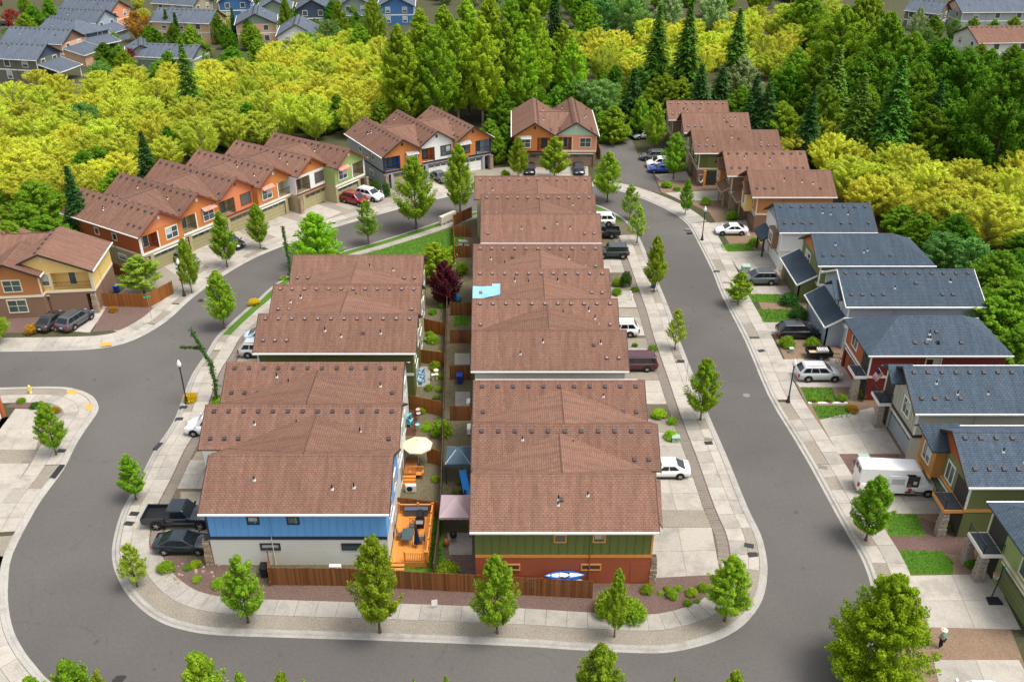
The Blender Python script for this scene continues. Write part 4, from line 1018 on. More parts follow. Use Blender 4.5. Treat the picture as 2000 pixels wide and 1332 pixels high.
# ---- yellow house at the left and its twin
YC = cs('yellow','mocha','yellow', trim='cream', door='garage_brown', rake='dark_trim', belt='cream', recess='yellow')
F1 = house('townhouse', 'yellow gabled house with two dark cars in its drive', (-54.3, 97.9), .11, 10.4, 7.6, YC, exp=(0,1), vside=(-1,), vlow=0, pipes=1, mir=1, group=GT)
window(F1.root, 'front', -.2, 3.7, 1.0, 1.4, F1.W, F1.D, M['cream'], 1)
F2 = house('townhouse', 'caramel fronted gable beside the orange round shrub and the yellow house', (-57.9, 96.6), .11, 6.6, 6.0, cs('caramel','mocha','caramel', trim='cream', door='garage_brown', rake='dark_trim', belt='cream'), ze=5.5, zr=7.2, vside=(1,), vlow=0, pipes=0, vrow=False, front='plain', group=GT)
window(F2.root, 'front', .2, 3.55, 1.9, 1.35, F2.W, F2.D, M['cream'], 2, True); window(F2.root, 'front', .2, .9, 2.0, 1.5, F2.W, F2.D, M['cream'], 2, True)
F3 = house('townhouse', 'brown roofed house cut off by the left edge behind the caramel gable', (-65.0, 99.2), .11, 10.4, 9.5, cs('caramel','mocha','caramel', trim='cream', door='garage_brown', rake='dark_trim', belt='cream'), exp=(1,0), vside=(1,), vlow=2, pipes=3, front='plain', group=GT, cricket=(1,10.7,0))
# ---- corner house, only its porch corner shows at the left edge
H8 = house('townhouse', 'house cut off at the side street corner with stone pillar and green porch roof', (-49.7, 72.6), PI/2, 7.0, 12, cs('caramel','rust', trim='dark_trim', door='white'), roof='brown', front='town', mir=-1, vside=-1, vlow=1, pipes=1, group=GT)

# ---- far neighbourhoods
GF = 'grey roofed houses beyond the willows'
M['slate_roof'] = shingles('slate_shingles', ((.15,.175,.215), (.115,.14,.175), (.06,.075,.10)))
def far(lb, apx, apy, ang_deg, W_, D_, c, face='gable', roof='slate', ze=5.2, zr=7.9, hip=False, wins=True, wg=None):
    """placed by the photo position of the front end of its ridge"""
    a = math.radians(ang_deg); f = Vector((math.sin(a), -math.cos(a)))    # front direction
    p = to2(at(apx, apy, zr))-f*.5
    h = house('far_house', lb, p, a, W_, D_, c, ze=ze, zr=zr, roof=roof, front='plain', vside=(-1,1), vlow=0, pipes=1, hipF=hip, hipB=False, group=GF)
    if wins:
        for u in (-W_*.24, W_*.24): window(h.root, 'front', u, 3.6, 1.2, 1.3, W_, D_, M['white'], 1); window(h.root, 'front', u, .9, 1.2, 1.4, W_, D_, M['white'], 1)
        for sd in ('left', 'right'):
            for u in (D_*.2, D_*.5, D_*.8): window(h.root, sd, u, 3.6, 1.3, 1.3, W_, D_, M['white'], 1); window(h.root, sd, u, .9, 1.1, 1.5, W_, D_, M['white'], 1)
    if wg: wing(h, *wg)
    return h
T_ = cs
g = far('taupe house with low porch roof at the edge of the willows', 92, 86, 78, 8.5, 15, T_('taupe','taupe','navy'), wg=(-3.8,3.6,5.0,2.9,4.3,C_['taupe'],None,None,None,True))
g = far('peach house with low hipped wing behind the taupe house', 141, 57, 78, 9, 16, T_('peach','peach','mocha'), wg=(-4,4,5,2.9,4.2,C_['peach']))
g = far('slate blue house with porch and white dish behind the peach house', 176, 42, 60, 10, 14, T_('navy','navy','navy'), hip=True, wg=(-4.5,4.5,4,2.9,4.2,C_['navy'],None,None,None,True))
g = far('pale blue gabled house above the slate blue one', 206, 19, 75, 9, 17, T_('bluegrey','bluegrey'), wg=(-4,3,4,2.9,4.2,C_['bluegrey']))
g = far('salmon gabled house at the far street', 232, 1, 75, 9, 16, T_('salmon','salmon'))
g = far('pinkish grey house with back porch behind round green tree', 424, 19, 80, 9.5, 16, T_('peach','peach'))
g = far('peach house with dark green gable', 497, 27, 12, 10, 13, T_('peach','peach','pgreen'))
g = far('white house with twin grey gables', 576, 48, 8, 9, 13, T_('white','white'))
g = far('dark green house behind the peach green-gabled one', 533, 0, 10, 9, 12, T_('pgreen','pgreen'))
g = far('navy house with white windows at the picture top', 608, 0, 8, 9, 12, T_('navy','navy'))
g = far('grey green house with pale garage at the far street', 692, -8, 5, 9, 12, T_('pgreen','pgreen'), wg=(-3.5,3.5,2,2.9,3.8,C_['pgreen'],M['white']))
g = far('deep blue house by the tall cottonwoods', 772, -6, 4, 10, 12, T_('deepblue','deepblue'))
g = far('dark roofed low house among the green shrubs', 275, 88, 20, 7, 9, T_('grey','grey'), ze=3.6, zr=5.6, wins=False)
g = far('wide dark roofed low house beside the tall dark fir', 392, 88, 80, 9, 13, T_('pgreen','pgreen'), ze=3.4, zr=5.6, wins=False)
g = far('tan house at the top street edge', 395, -12, 70, 9, 14, T_('stone','stone'))
g = far('blue house at the top street edge', 455, -14, 10, 9, 12, T_('deepblue','deepblue'))
g = far('dark red and grey house above the right-hand wood', 1852, 4, 50, 9, 9, T_('taupe','taupe','mocha'))
g = far('grey house with broad slate roof above the right-hand wood', 1864, -2, -88, 11, 20, T_('grey','grey','peach'))
g = far('brown roofed house above the right-hand wood', 1890, 52, -86, 12, 22, T_('pale','pale'), roof='brown')

# ================================================================== VEGETATION
LF = dict(
 street=leafmat('leaf_pear', (.14,.29,.010), (.38,.53,.045), .42),
 street_pale=leafmat('leaf_pear_pale', (.22,.36,.02), (.40,.52,.07), .38),
 big=leafmat('leaf_maple', (.105,.24,.006), (.33,.48,.025), .40),
 lime=leafmat('leaf_lime', (.22,.44,.012), (.42,.62,.04), .4),
 willow=leafmat('leaf_willow', (.50,.52,.025), (.79,.77,.11), .45, .03, .15),
 cotton=leafmat('leaf_cottonwood', (.21,.38,.012), (.44,.60,.045), .45, .018),
 green=leafmat('leaf_green', (.10,.24,.012), (.32,.48,.035), .42, .028),
 dark=leafmat('leaf_deep_green', (.055,.17,.010), (.19,.36,.022), .35, .02),
 bluegreen=leafmat('leaf_blue_green', (.11,.27,.05), (.25,.44,.11), .38),
 conifer=leafmat('needle_dark', (.024,.075,.018), (.07,.15,.03), .15),
 fir=leafmat('needle_green', (.06,.155,.018), (.15,.29,.035), .2),
 cypress=leafmat('needle_cypress', (.035,.10,.018), (.08,.18,.03), .12),
 purple=leafmat('leaf_purple', (.085,.012,.03), (.16,.03,.06), .25),
 red=leafmat('leaf_red', (.25,.03,.02), (.36,.07,.03), .25),
 yellow=leafmat('leaf_gold', (.76,.56,.008), (.86,.68,.02), .3),
 orange=leafmat('leaf_orange', (.36,.19,.02), (.48,.30,.03), .25),
 sage=leafmat('leaf_sage', (.26,.37,.12), (.40,.50,.21), .38))
import numpy as np
def leaf(mb, p, n, s, rs, asp=1.0):
    n = n.normalized(); a = n.orthogonal().normalized(); th = rs.uniform(0, 2*PI); b = n.cross(a)
    u = (a*math.cos(th)+b*math.sin(th))*s*asp; v = (b*math.cos(th)-a*math.sin(th))*s*.62
    k = len(mb.v); mb.v += [tuple(p-u), tuple(p+v*.9+n*s*.12), tuple(p+u), tuple(p-v*.9+n*s*.12)]; mb.f.append((k,k+1,k+2,k+3))
def rv(rs):
    z = rs.uniform(-1,1); a = rs.uniform(0,2*PI); r = math.sqrt(1-z*z); return Vector((r*math.cos(a), r*math.sin(a), z))
def unit(a): return a/np.maximum(1e-6, np.linalg.norm(a, axis=1, keepdims=True))
class Leaves:
    """many small leaf faces gathered as arrays"""
    def __init__(s, seed): s.q = []; s.r = np.random.default_rng(seed)
    def clump(s, c, r, n, size, up=.35, flat=.8, asp=1.0):
        g = s.r; d = unit(g.normal(size=(n,3))); d[:,2] *= flat
        p = np.array(c)+d*(r*(.3+.75*g.random((n,1))**.55))
        s.faces(p, d*.55+g.normal(size=(n,3))*.55+np.array((0,0,up)), size, asp)
    def spray(s, p0, p1, r0, r1, n, size, up=.35, asp=1.0):
        """a leafy shoot: leaves gathered along a twig, thinning towards its tip"""
        g = s.r; p0, p1 = np.array(p0), np.array(p1); f = g.random((n,1))**.75
        d = unit(g.normal(size=(n,3))); rad = (r0+(r1-r0)*f)*(.25+.8*g.random((n,1))**.6)
        p = p0+(p1-p0)*f+d*rad; ax = unit((p1-p0)[None,:])
        s.faces(p, d*.6+ax*.25+g.normal(size=(n,3))*.55+np.array((0,0,up)), size, asp)
    def faces(s, p, nrm, size, asp=1.0, axis=None):
        g = s.r; n = len(p); nrm = unit(nrm); t = unit(np.cross(nrm, g.normal(size=(n,3)))) if axis is None else unit(axis); b = np.cross(nrm, t)
        k = size*(.55+.8*g.random((n,1))); u = t*k*asp; v = b*k*.55; h = nrm*k*.15
        s.q.append(np.stack([p-u, p+v+h, p+u, p-v+h], axis=1))
    def data(s, name, m):
        q = np.concatenate(s.q).reshape(-1,3).astype(np.float32); n = len(q); me = bpy.data.meshes.new(name)
        me.vertices.add(n); me.vertices.foreach_set('co', q.ravel()); me.loops.add(n); me.loops.foreach_set('vertex_index', np.arange(n, dtype=np.int32))
        me.polygons.add(n//4); me.polygons.foreach_set('loop_start', np.arange(0, n, 4, dtype=np.int32)); me.polygons.foreach_set('loop_total', np.full(n//4, 4, dtype=np.int32))
        me.materials.append(m); me.update(calc_edges=True); me.validate(); return me
TREES = {}
def make_tree(key, h, crown, trunk_r, bark, lf, seed, nclump, nleaf, ls, cr, clear=.22, asp=1.0, up=.35, lean=0, limbs=9, rise=.8):
    """crown(t) = crown radius at relative crown height t (0 bottom .. 1 top)"""
    rs = random.Random(seed); mb = Leaves(seed); tb = MB()
    zb = h*clear; top = h*.93
    pts = [Vector((lean*k*k*.02+rs.uniform(-.05,.05)*h*.05*k, rs.uniform(-.05,.05)*h*.05*k, top*k/5)) for k in range(6)]
    tb.path(pts, [trunk_r*(1-.17*k) for k in range(6)], 7)
    tb.lathe([(trunk_r*1.7,-.05),(trunk_r*1.25,.12),(trunk_r,.35)], 7)
    for k in range(nclump):
        t = ((k+rs.random())/nclump)**1.05
        R_ = crown(t)*rs.uniform(.72,1.14); a = rs.uniform(0, 2*PI); z = zb+(h-zb)*t*.93
        f0 = rs.uniform(.12,.5); e = Vector((math.cos(a), math.sin(a), 0))
        p0 = e*R_*f0+Vector((0,0,z-rise*R_*(1-f0)*.6)); p1 = e*R_+Vector((0,0,z+rise*R_*(1-f0)*.4))
        if p0.z < zb*.7: p0.z = zb*.7
        if k % max(1, nclump//limbs) == 0:
            b0 = Vector((0,0,max(zb*.75, p0.z-rise*R_*.5))); tb.path([b0, p0, p0.lerp(p1,.75)], [trunk_r*.4, trunk_r*.24, trunk_r*.06], 5)
        q = cr*rs.uniform(.65,1.25)*(.55+.45*min(1, R_/max(.1, crown(.4))))
        mb.spray(p0, p1, q, q*.45, nleaf, ls, up, asp)
    TREES[key] = (tb.data('trunk', bark, True), mb.data('crown', LF[lf]), h, None)
egg = lambda R: (lambda t: R*(math.sin(PI*min(1, (t*.86+.13))**.8)**.9))
cone_egg = lambda R: (lambda t: R*max(.08, (1-t)**.62*min(1, .55+t*2.2)))
ball = lambda R: (lambda t: R*math.sqrt(max(.02, 1-(2*t-.95)**2)))
for i in range(5): make_tree('street%d'%i, 6.2, cone_egg(1.85+.12*(i%3)), .085, M['bark'], 'street', 11+i, 120+14*(i%2), 190, .068, .37, .22, rise=1.0)
for i in range(2): make_tree('pale%d'%i, 5.6, cone_egg(1.45), .07, M['bark'], 'street_pale', 31+i, 70, 140, .064, .31, .24, rise=1.1)
for i in range(2): make_tree('big%d'%i, 9.0, cone_egg(4.4), .2, M['bark'], 'big', 41+i, 260, 190, .10, .62, .06, limbs=20, rise=.7)
make_tree('lime0', 6.5, cone_egg(3.1), .15, M['bark'], 'lime', 51, 150, 150, .095, .5, .06, rise=1.1)
make_tree('purple0', 5.4, egg(2.0), .12, M['bark'], 'purple', 52, 110, 140, .09, .42, .1, rise=1.2)
for i in range(6): make_tree('willow%d'%i, 8.5, ball(3.9), .16, M['bark_pale'], 'willow', 61+i, 150, 150, .105, .62, .14, 1.4, .9, limbs=24, rise=.8)
for i in range(4): make_tree('cotton%d'%i, 22, egg(4.6), .30, M['bark_pale'], 'cotton', 71+i, 200, 180, .17, .95, .20, 1.3, .6, limbs=34, rise=.9)
for i in range(4): make_tree('green%d'%i, 12, egg(5.0) if i % 2 else cone_egg(5.2), .25, M['bark'], 'green', 81+i, 210, 160, .145, .82, .06, 1.2, .55, rise=.6)
for i in range(3): make_tree('dark%d'%i, 15, egg(4.6), .28, M['bark'], 'dark', 181+i, 230, 160, .15, .85, .06, 1.3, .5, rise=.9)
for i in range(2): make_tree('bluegreen%d'%i, 10, ball(4.0), .2, M['bark'], 'bluegreen', 91+i, 150, 150, .13, .75, .1, 1.2, .4, rise=.6)
for i in range(2): make_tree('sage%d'%i, 9, egg(3.2), .2, M['bark_pale'], 'sage', 95+i, 120, 140, .13, .65, .1, 1.3, .6, rise=.9)
make_tree('red0', 4.5, ball(1.9), .1, M['bark'], 'red', 97, 60, 120, .10, .45, .12); make_tree('gold0', 5.5, ball(2.4), .1, M['bark'], 'orange', 98, 70, 120, .11, .5, .1)
def make_conifer(key, h, R, lf, seed, rows, per, ls, droop=.35, clear=.05):
    rs = random.Random(seed); mb = Leaves(seed); tb = MB(); tb.tube((0,0,0),(0,0,h*.97),h*.014,h*.002,7); P0, A0, N0 = [], [], []
    for r_ in range(rows):
        t = r_/(rows-1); z = h*(clear+(.985-clear)*t); R_ = R*(1-t)**.85+.12
        nb = max(4, int(per*(1-t*.6))); a0 = rs.random()*6.28
        for b in range(nb):
            a = a0+2*PI*b/nb+rs.uniform(-.3,.3); L_ = R_*rs.uniform(.55,1.15); k = max(3, int(L_/(ls*.38)))
            d = Vector((math.cos(a), math.sin(a), 0)); sd = Vector((-d.y, d.x, 0)); zj = z+rs.uniform(-.2,.2)*h/rows
            for j in range(k):
                f = (j+.6)/k; p = d*L_*f+Vector((0,0,zj-droop*L_*f*f+.12*L_*f)); w = ls*(1.15-.5*f)
                for s_ in (-1, 1):
                    P0.append(p+sd*s_*w*.55+rv(rs)*ls*.3); A0.append(d*.75+sd*s_*.8+Vector((0,0,-.3+rs.uniform(-.25,.25)))); N0.append((rs.uniform(-.6,.6),rs.uniform(-.6,.6),1))
    A = unit(np.array(A0)); Nn = np.array(N0); Nn = Nn-A*np.sum(A*Nn, axis=1, keepdims=True)
    mb.faces(np.array(P0), Nn, ls*.72, 1.0, A)
    TREES[key] = (tb.data('trunk', M['bark'], True), mb.data('crown', LF[lf]), h, None)
for i in range(3): make_conifer('conifer%d'%i, 16, 3.6, 'conifer', 101+i, 40, 17, .42)
for i in range(3): make_conifer('fir%d'%i, 20, 4.4, 'fir', 111+i, 44, 17, .46, .3)
make_conifer('cypress0', 6, .75, 'cypress', 121, 40, 11, .22, -.9, .02)
def make_bush(key, R, lf, seed, n=30, nl=110, ls=.06, hz=.85, cr=.42):
    rs = random.Random(seed); mb = Leaves(seed); tb = MB()
    for k in range(n):
        d = rv(rs); d.z = abs(d.z)*hz; c = d*R*.68+Vector((0,0,R*.28)); mb.clump(c, R*cr, nl, ls, .3, .9)
    for k in range(5): tb.tube((0,0,-.03), rv(rs)*R*.3+Vector((0,0,R*.6)), .03, .012, 5)
    TREES[key] = (tb.data('stem', M['bark'], True), mb.data('foliage', LF[lf]), R*1.4, None)
for key, lf, n in (('bushg','street',3),('bushd','green',2),('bushy','yellow',1),('bushl','lime',2),('busho','orange',1),('bushc','cypress',2)):
    for i in range(n): make_bush(key+str(i), .8, lf, 131+i+len(key)*7)
_cnt = {}
def put(key, x, y, label, cat='tree', group=None, sc=1.0, scz=None, name=None, z=.1):
    tr, cr, h, _w = TREES[key]
    o = thing(name or 'tree', label, cat, (x, y, z), rnd.uniform(0, 6.28), group, (sc, sc, scz or sc))
    link('stem' if cat == 'shrub' else 'trunk', tr, o); link('foliage' if cat == 'shrub' else 'crown', cr, o); return o
def px_of(x, y, z):
    d = y*_c+(CAM_H-z)*_s; v = (CAM_H-z)*_c-y*_s
    return 1000+F_PX*x/d, 666+F_PX*v/d
def tree_px(key, base, top, wpx, label, group=None, cat='tree', name='street_tree'):
    """base position in the photo, top height read off the photo, crown width in photo pixels"""
    b = at(*base, .12); lo_, hi = .5, 40
    for _ in range(40):
        m_ = (lo_+hi)/2
        if px_of(b.x, b.y, m_)[1] > top: lo_ = m_
        else: hi = m_
    h = lo_; tr, cr, h0, _w = TREES[key]
    s_ = F_PX/(b.y*_c+(CAM_H-h*.5)*_s); w = wpx/s_
    me = cr; xs = [v.co.x for v in me.vertices]; w0 = (max(xs)-min(xs))*.94
    return put(key, b.x, b.y, label, cat, group, w/w0, h/h0, name)
GS = 'young ovoid street trees along the pavements'
ST = [
 ('street0',(485,1215),1082,84,'ovoid street tree in front of the black wheeled bin and corner bed'),
 ('street1',(742,1235),1040,108,'large dense ovoid street tree before the middle of the front fence'),
 ('street2',(971,1236),1080,98,'ovoid street tree before the green and brick house wall'),
 ('street3',(1200,1243),1106,62,'narrow street tree rising out of a round leafy shrub by the fence end'),
 ('street4',(1415,1212),1082,98,'ovoid street tree on the gravel at the right-hand curve'),
 ('pale0',(268,1145),1060,58,'small thin street tree at the left-hand curve beside the parked sedan'),
 ('street0',(266,975),885,56,'small street tree in a gravel pocket across from the corner ramp'),
 ('street1',(110,888),782,62,'street tree beside the pale driveway on the corner lot'),
 ('street2',(1368,820),696,74,'broad street tree beside the parking sign post'),
 ('pale0',(1318,682),602,44,'thin young tree across the street from the black car with clipped shrubs'),
 ('street3',(1277,570),457,54,'street tree with the blue bin behind it'),
 ('pale1',(1244,475),398,42,'pale young tree by the kerb near the black off-road truck'),
 ('pale0',(1230,428),358,40,'pale young tree at the end of the small grass verge'),
 ('street4',(1338,420),348,30,'slim tree in front of the low stone edged bed at the crossing band'),
 ('street0',(1441,595),530,52,'small round tree in the gravel strip beside the dark hatchback'),
 ('street1',(1691,1055),925,88,'street tree partly hiding the white high roofed van'),
 ('street2',(1186,393),293,62,'tall ovoid tree at the bend behind the brown roofs'),
 ('street3',(438,640),525,68,'ovoid tree on the inner side of the curve opposite the wooden corner fence'),
 ('street4',(375,572),462,47,'slim tree beside the black lamp post near the wooden corner fence'),
 ('street0',(444,522),410,52,'slim tree in front of the coral townhouse drive'),
 ('street1',(509,485),395,47,'slim tree in front of the orange townhouse with awning'),
 ('pale1',(720,477),388,54,'sparse yellowish young tree in the grass verge'),
 ('street2',(813,447),300,88,'tall broad ovoid tree in the verge near the mailbox bank'),
 ('street3',(899,420),275,72,'tall ovoid tree behind the mailbox bank'),
 ('street4',(1012,350),265,44,'ovoid tree in front of the orange half of the twin gabled house'),
 ('street0',(1083,350),265,60,'bushy ovoid tree between the two parked black cars'),
 ('street1',(1315,350),256,56,'ovoid tree hiding the blue and white cars on the lane'),
 ('street2',(1247,268),186,46,'ovoid tree at the far end of the lane'),
 ('street3',(1277,295),196,52,'tall ovoid tree next to the farthest brown roofed house'),
]
for k, b, t, w, lb in ST: tree_px(k, b, t, w, lb, GS)
tree_px('big0', (1703,1325), 1116, 225, 'large maple on the lower right corner beside the bare soil strip', None)
tree_px('lime0', (622,520), 412, 104, 'bright lime tree behind the upper roof of the left column', None)
tree_px('purple0', (870,592), 506, 66, 'purple leaved tree between the two columns of houses', None)
tree_px('lime0', (852,545), 472, 78, 'yellow-green shrub tree above the purple tree', None)
tree_px('pale1', (283,575), 497, 98, 'loose light green multi-stem tree inside the wooden corner fence', None)
# trees whose tops only show along the lower edge
for k, px_, yy, top, w, lb in (('street1',1178,36.6,1253,108,'street tree top rising over the road between the two corners'),('street2',375,36.8,1268,100,'street tree top at the lower edge nearest the left curve'),('street3',463,36.2,1304,56,'small tree top next to a taller one at the lower edge'),
    ('street4',120,37.5,1285,95,'tree top over the lower left pavement'),('pale1',185,37.2,1303,50,'slim tree top beside the lower left kerb'),('street0',1440,36.4,1303,64,'rounded tree top near the lower right curve'),('street2',545,35.8,1305,60,'thin tree top at the lower edge past the oil stain'),('pale0',590,35.8,1318,30,'tiny tree tip at the lower edge'),
    ('pale1',1320,35.6,1316,26,'thin shoot at the lower edge left of the rounded tree'),('street1',870,35.5,1312,30,'low tree tip at the lower edge under the middle tree'),('pale0',808,35.5,1318,22,'short pale shoot at the lower edge'), ('street0',50,38.5,1318,60,'leafy top at the lower left corner')):
    lo_, hi = 1, 20
    for _ in range(30):
        m_ = (lo_+hi)/2
        if px_of(0, yy, m_)[1] > top: lo_ = m_
        else: hi = m_
    h = lo_; dd = yy*_c+(CAM_H-h)*_s; x = (px_-1000)*dd/F_PX
    tr, cr, h0, _w = TREES[k]; xs = [v.co.x for v in cr.vertices]; w0 = (max(xs)-min(xs))*.94
    put(k, x, yy, lb, 'tree', GS, max(.4, w*1.5*dd/F_PX/w0), h/h0, 'street_tree')
# left edge tips
tree_px('street2', (-8,1095), 975, 50, 'street tree cut off at the left edge of the lower left pavement', GS)
tree_px('street3', (-2,670), 590, 60, 'leafy tree cut off at the left edge beside the yellow house', None)
# ---- woods
def poly_px(px, z): return [to2(at(x, y, z)) for x, y in px]
def inside(pts, p):
    c_ = False
    for i in range(len(pts)):
        a, b = pts[i], pts[i-1]
        if (a.y > p.y) != (b.y > p.y) and p.x < (b.x-a.x)*(p.y-a.y)/(b.y-a.y)+a.x: c_ = not c_
    return c_
placed = []
def clear_of(p, r): return all((p-q).length > (r+s)*.5 for q, s in placed)
def scatter(px, z, r, n, fn, tries=6000):
    pts = poly_px(px, z); xs = [p.x for p in pts]; ys = [p.y for p in pts]; k = 0
    for _ in range(tries):
        if k >= n: break
        p = Vector((rnd.uniform(min(xs), max(xs)), rnd.uniform(min(ys), max(ys))))
        if inside(pts, p) and clear_of(p, r): placed.append((p, r)); fn(p); k += 1
    return k
def one(key, topx, topy, h, label, group, wsc=None, name='wood_tree'):
    tr, cr, h0, _w = TREES[key]; p = at(topx, topy, h*.97); s_ = h/h0
    placed.append((to2(p), 4.5)); return put(key, p.x, p.y, label, 'tree', group, wsc or s_, s_, name)
GW = 'golden willows of the wetland'
# singled-out trees first
for k, x, y, h, ws, lb in (
 ('fir0',352,80,17,.75,'lone tall dark fir standing in the yellow willows'),('conifer1',275,262,11,.7,'small dark fir at the edge of the willows near the row of six'),('conifer0',130,330,12,.7,'dark conifer behind the rust end townhouse'),
 ('conifer2',1085,-35,24,1.0,'tallest dark fir in the cottonwood grove'),('cypress0',322,22,8,1.5,'narrow dark cypress by the far pinkish house'),('cypress0',340,28,8,1.5,'second narrow cypress by the far pinkish house'),('cypress0',452,18,8,1.3,'narrow cypress between the far pinkish and peach houses'),
 ('fir1',1290,15,20,1.0,'slender fir left of the pair in the far willows'),('fir2',1350,12,21,1.1,'broad fir in front of the far willows'),('fir0',1447,22,19,1.0,'pointed fir with the far willows behind'),
 ('conifer0',1240,138,12,1.0,'dark spruce behind the lane end'),('conifer1',1372,130,13,1.1,'dark spruce above the farthest brown roof'),('conifer2',1412,136,12,1.05,'second dark spruce above the farthest brown roof'),('conifer1',1505,165,12,1.0,'very dark spruce at the edge of the right-hand wood'),
 ('fir2',1640,95,18,1.1,'broad green fir in the right-hand wood'),('fir0',1765,118,19,1.1,'tall green fir in front of the big maples'),('fir1',1690,150,16,.95,'green fir among the leafy trees of the right-hand wood'),('conifer2',1840,165,14,.9,'shaded dark fir deep in the right-hand wood'),('fir2',1930,185,13,.85,'fir with drooping boughs near the right-hand edge'),('conifer0',1590,185,13,.9,'dark spruce beyond the brown roof ends'),('conifer0',1480,150,13,1.0,'shaded spruce behind the brown roofs'),
 ('sage0',1455,108,11,1.2,'pale sage green tree behind the dark spruces'),('bluegreen0',1180,155,10,1.0,'blue-green round tree by the lane end'),('bluegreen1',1140,158,10,1.0,'second blue-green round tree behind the twin gabled house'),('bluegreen0',160,200,8,.75,'pale blue-green tree among the left willows'),
 ('red0',252,95,5,1.0,'red leaved shrub tree near the far porch house'),('gold0',265,22,8,1.5,'coppery tree beside the far pale blue house'),('red0',18,18,6,1.2,'dark purple red tree at the far left corner'),('green0',370,48,10,.8,'round bright green tree in front of the far pinkish house')):
    one(k, x, y, h, lb, None, ws, 'conifer' if k[:3] in ('con','fir','cyp') else 'wood_tree')
for k, x, y, h in (('cotton0',775,45,20),('cotton1',820,15,21),('cotton2',865,8,22),('cotton3',910,-5,23),('cotton0',955,-12,23),('cotton1',1000,-8,23),('cotton2',1040,5,22),('cotton3',790,70,18),('cotton1',845,48,20),('cotton0',890,40,20),('cotton2',940,30,21),('cotton3',985,35,20),('cotton0',1020,55,18),('cotton1',1120,75,15),('cotton2',1100,40,17)):
    one(k, x, y, h, 'tall cottonwood with pale trunk in the grove behind the top townhouses', 'cottonwoods of the grove', h/22*.95, 'cottonwood')
for k, x, y, h, ws in (('green0',1700,-25,20,1.6),('green1',1655,10,17,1.3),('green2',1745,20,18,1.3),('dark0',1600,105,15,1.0),('dark1',1850,70,20,1.35),('dark2',1800,120,17,1.15),('dark0',1900,95,19,1.3),('dark1',1960,140,16,1.2),('dark2',1880,190,13,1.0),('dark0',1995,110,21,1.4),
    ('green2',1700,165,14,1.0),('dark1',1545,125,13,.9),('green1',1560,90,12,.9),('dark2',1960,220,10.5,.95),('dark0',1825,205,12,1.0),('dark1',1765,195,12,.95),('dark2',1998,268,7,.8),('dark0',1925,255,8,.85),('green0',1620,165,13,.9),('dark1',1730,95,15,1.0),('dark2',1680,110,14,.95),('green3',1790,60,15,1.1)):
    one(k, x, y, h, 'large leafy green tree in the right-hand wood', 'leafy trees of the right-hand wood', ws)
for k, x, y, h, ws in (('green1',1965,490,8,.8),('bluegreen1',1905,465,6,.65),('green3',1990,550,8,.8),('green1',1950,580,7,.75),('green2',1995,640,7,.7),('bluegreen0',1850,455,6,.65),('green2',1960,540,7,.7),('green0',1925,520,6,.6)):
    one(k, x, y, h, 'fresh green tree behind the blue roofed houses', 'green trees behind the blue roofs', ws)
for k, x, y, h, ws in (('green0',40,395,8,.8),('green1',85,420,7,.7),('green2',10,430,8,.8),('green3',60,350,8,.8),('green1',220,330,8,.7),('bluegreen0',190,120,7,.7),('green2',250,118,7,.7),('green3',310,115,7,.7),('green0',500,75,8,.8),('bluegreen1',640,38,9,.9),('green2',700,45,10,.9),('bluegreen0',600,62,8,.8),('green3',450,90,8,.8),
    ('green0',660,0,12,.7),('green1',725,-8,13,.7),('green2',555,-5,12,.6),('green3',60,10,10,.8),('green0',90,-5,11,.8),('green1',45,25,9,.7),('bluegreen1',1180,-5,12,1.2),('bluegreen0',1240,-10,13,1.2),('sage1',1310,-12,12,1.3),('green2',1150,5,13,1.1),('green3',1580,-15,14,1.4),('sage0',1400,-20,13,1.3)):
    one(k, x, y, h, 'green tree around the edge of the willow wetland', 'green trees edging the wetland', ws)
for x, y, h, ws in ((1090,175,9,.8),(1120,165,10,.9),(740,200,7,.7),(1040,165,8,.7),(968,262,6,.5),(985,250,6,.5),(955,240,7,.6),(1175,225,6,.5),(980,175,8,.7),(1200,215,7,.8),(1300,150,9,.9),(1335,160,8,.8),(1450,175,10,.9),(1530,205,9,.9),(1575,230,8,.8)):
    one('green%d' % rnd.randrange(4), x, y-8, h, 'dense understorey tree between the houses and the tall grove', 'understorey trees behind the houses', ws)
WL = ['golden yellow willow in the wetland thicket behind the row of six']
def wil(p): put('willow%d' % rnd.randrange(6), p.x, p.y, WL[0], 'tree', GW, rnd.uniform(.72,1.05), rnd.uniform(.7,1.05), 'willow_tree')
scatter([(-40,190),(60,170),(150,162),(320,150),(420,120),(560,85),(700,72),(752,95),(760,200),(680,225),(560,235),(450,262),(330,292),(250,320),(180,345),(120,380),(60,370),(-40,360)], 4.5, 5.0, 185, wil)
WL[0] = 'golden yellow willow in the far thicket behind the slender firs'
scatter([(1095,75),(1290,48),(1640,10),(1645,105),(1500,120),(1300,125),(1110,135)], 4.5, 6.6, 130, wil)
for x, y in ((1560,280),(1600,262),(1640,258),(1625,298),(1665,300),(1700,282),(1735,300),(1770,318),(1690,335),(1730,345),(1660,340),(1700,372),(1745,375),(1800,335),(1850,340),(1890,345),(1930,360),(1970,368),(1850,372),(1900,392),(1950,408),(1990,425),(1870,415),(1830,400),(1985,330),(1940,430),(1820,360)):
    p = to2(at(x, y, 4.6)); placed.append((p, 4)); put('willow%d' % rnd.randrange(6), p.x, p.y, 'golden yellow willow between the right-hand wood and the blue roofs', 'tree', 'willows behind the blue roofs', rnd.uniform(.78,1.0), rnd.uniform(.72,.95), 'willow_tree')
UL = ['']
def und(p): put(rnd.choice(['green0','green1','dark0','dark1','green3']), p.x, p.y, UL[0], 'tree', 'thicket trees of the woods', rnd.uniform(.4,.65), rnd.uniform(.35,.55), 'thicket_tree')
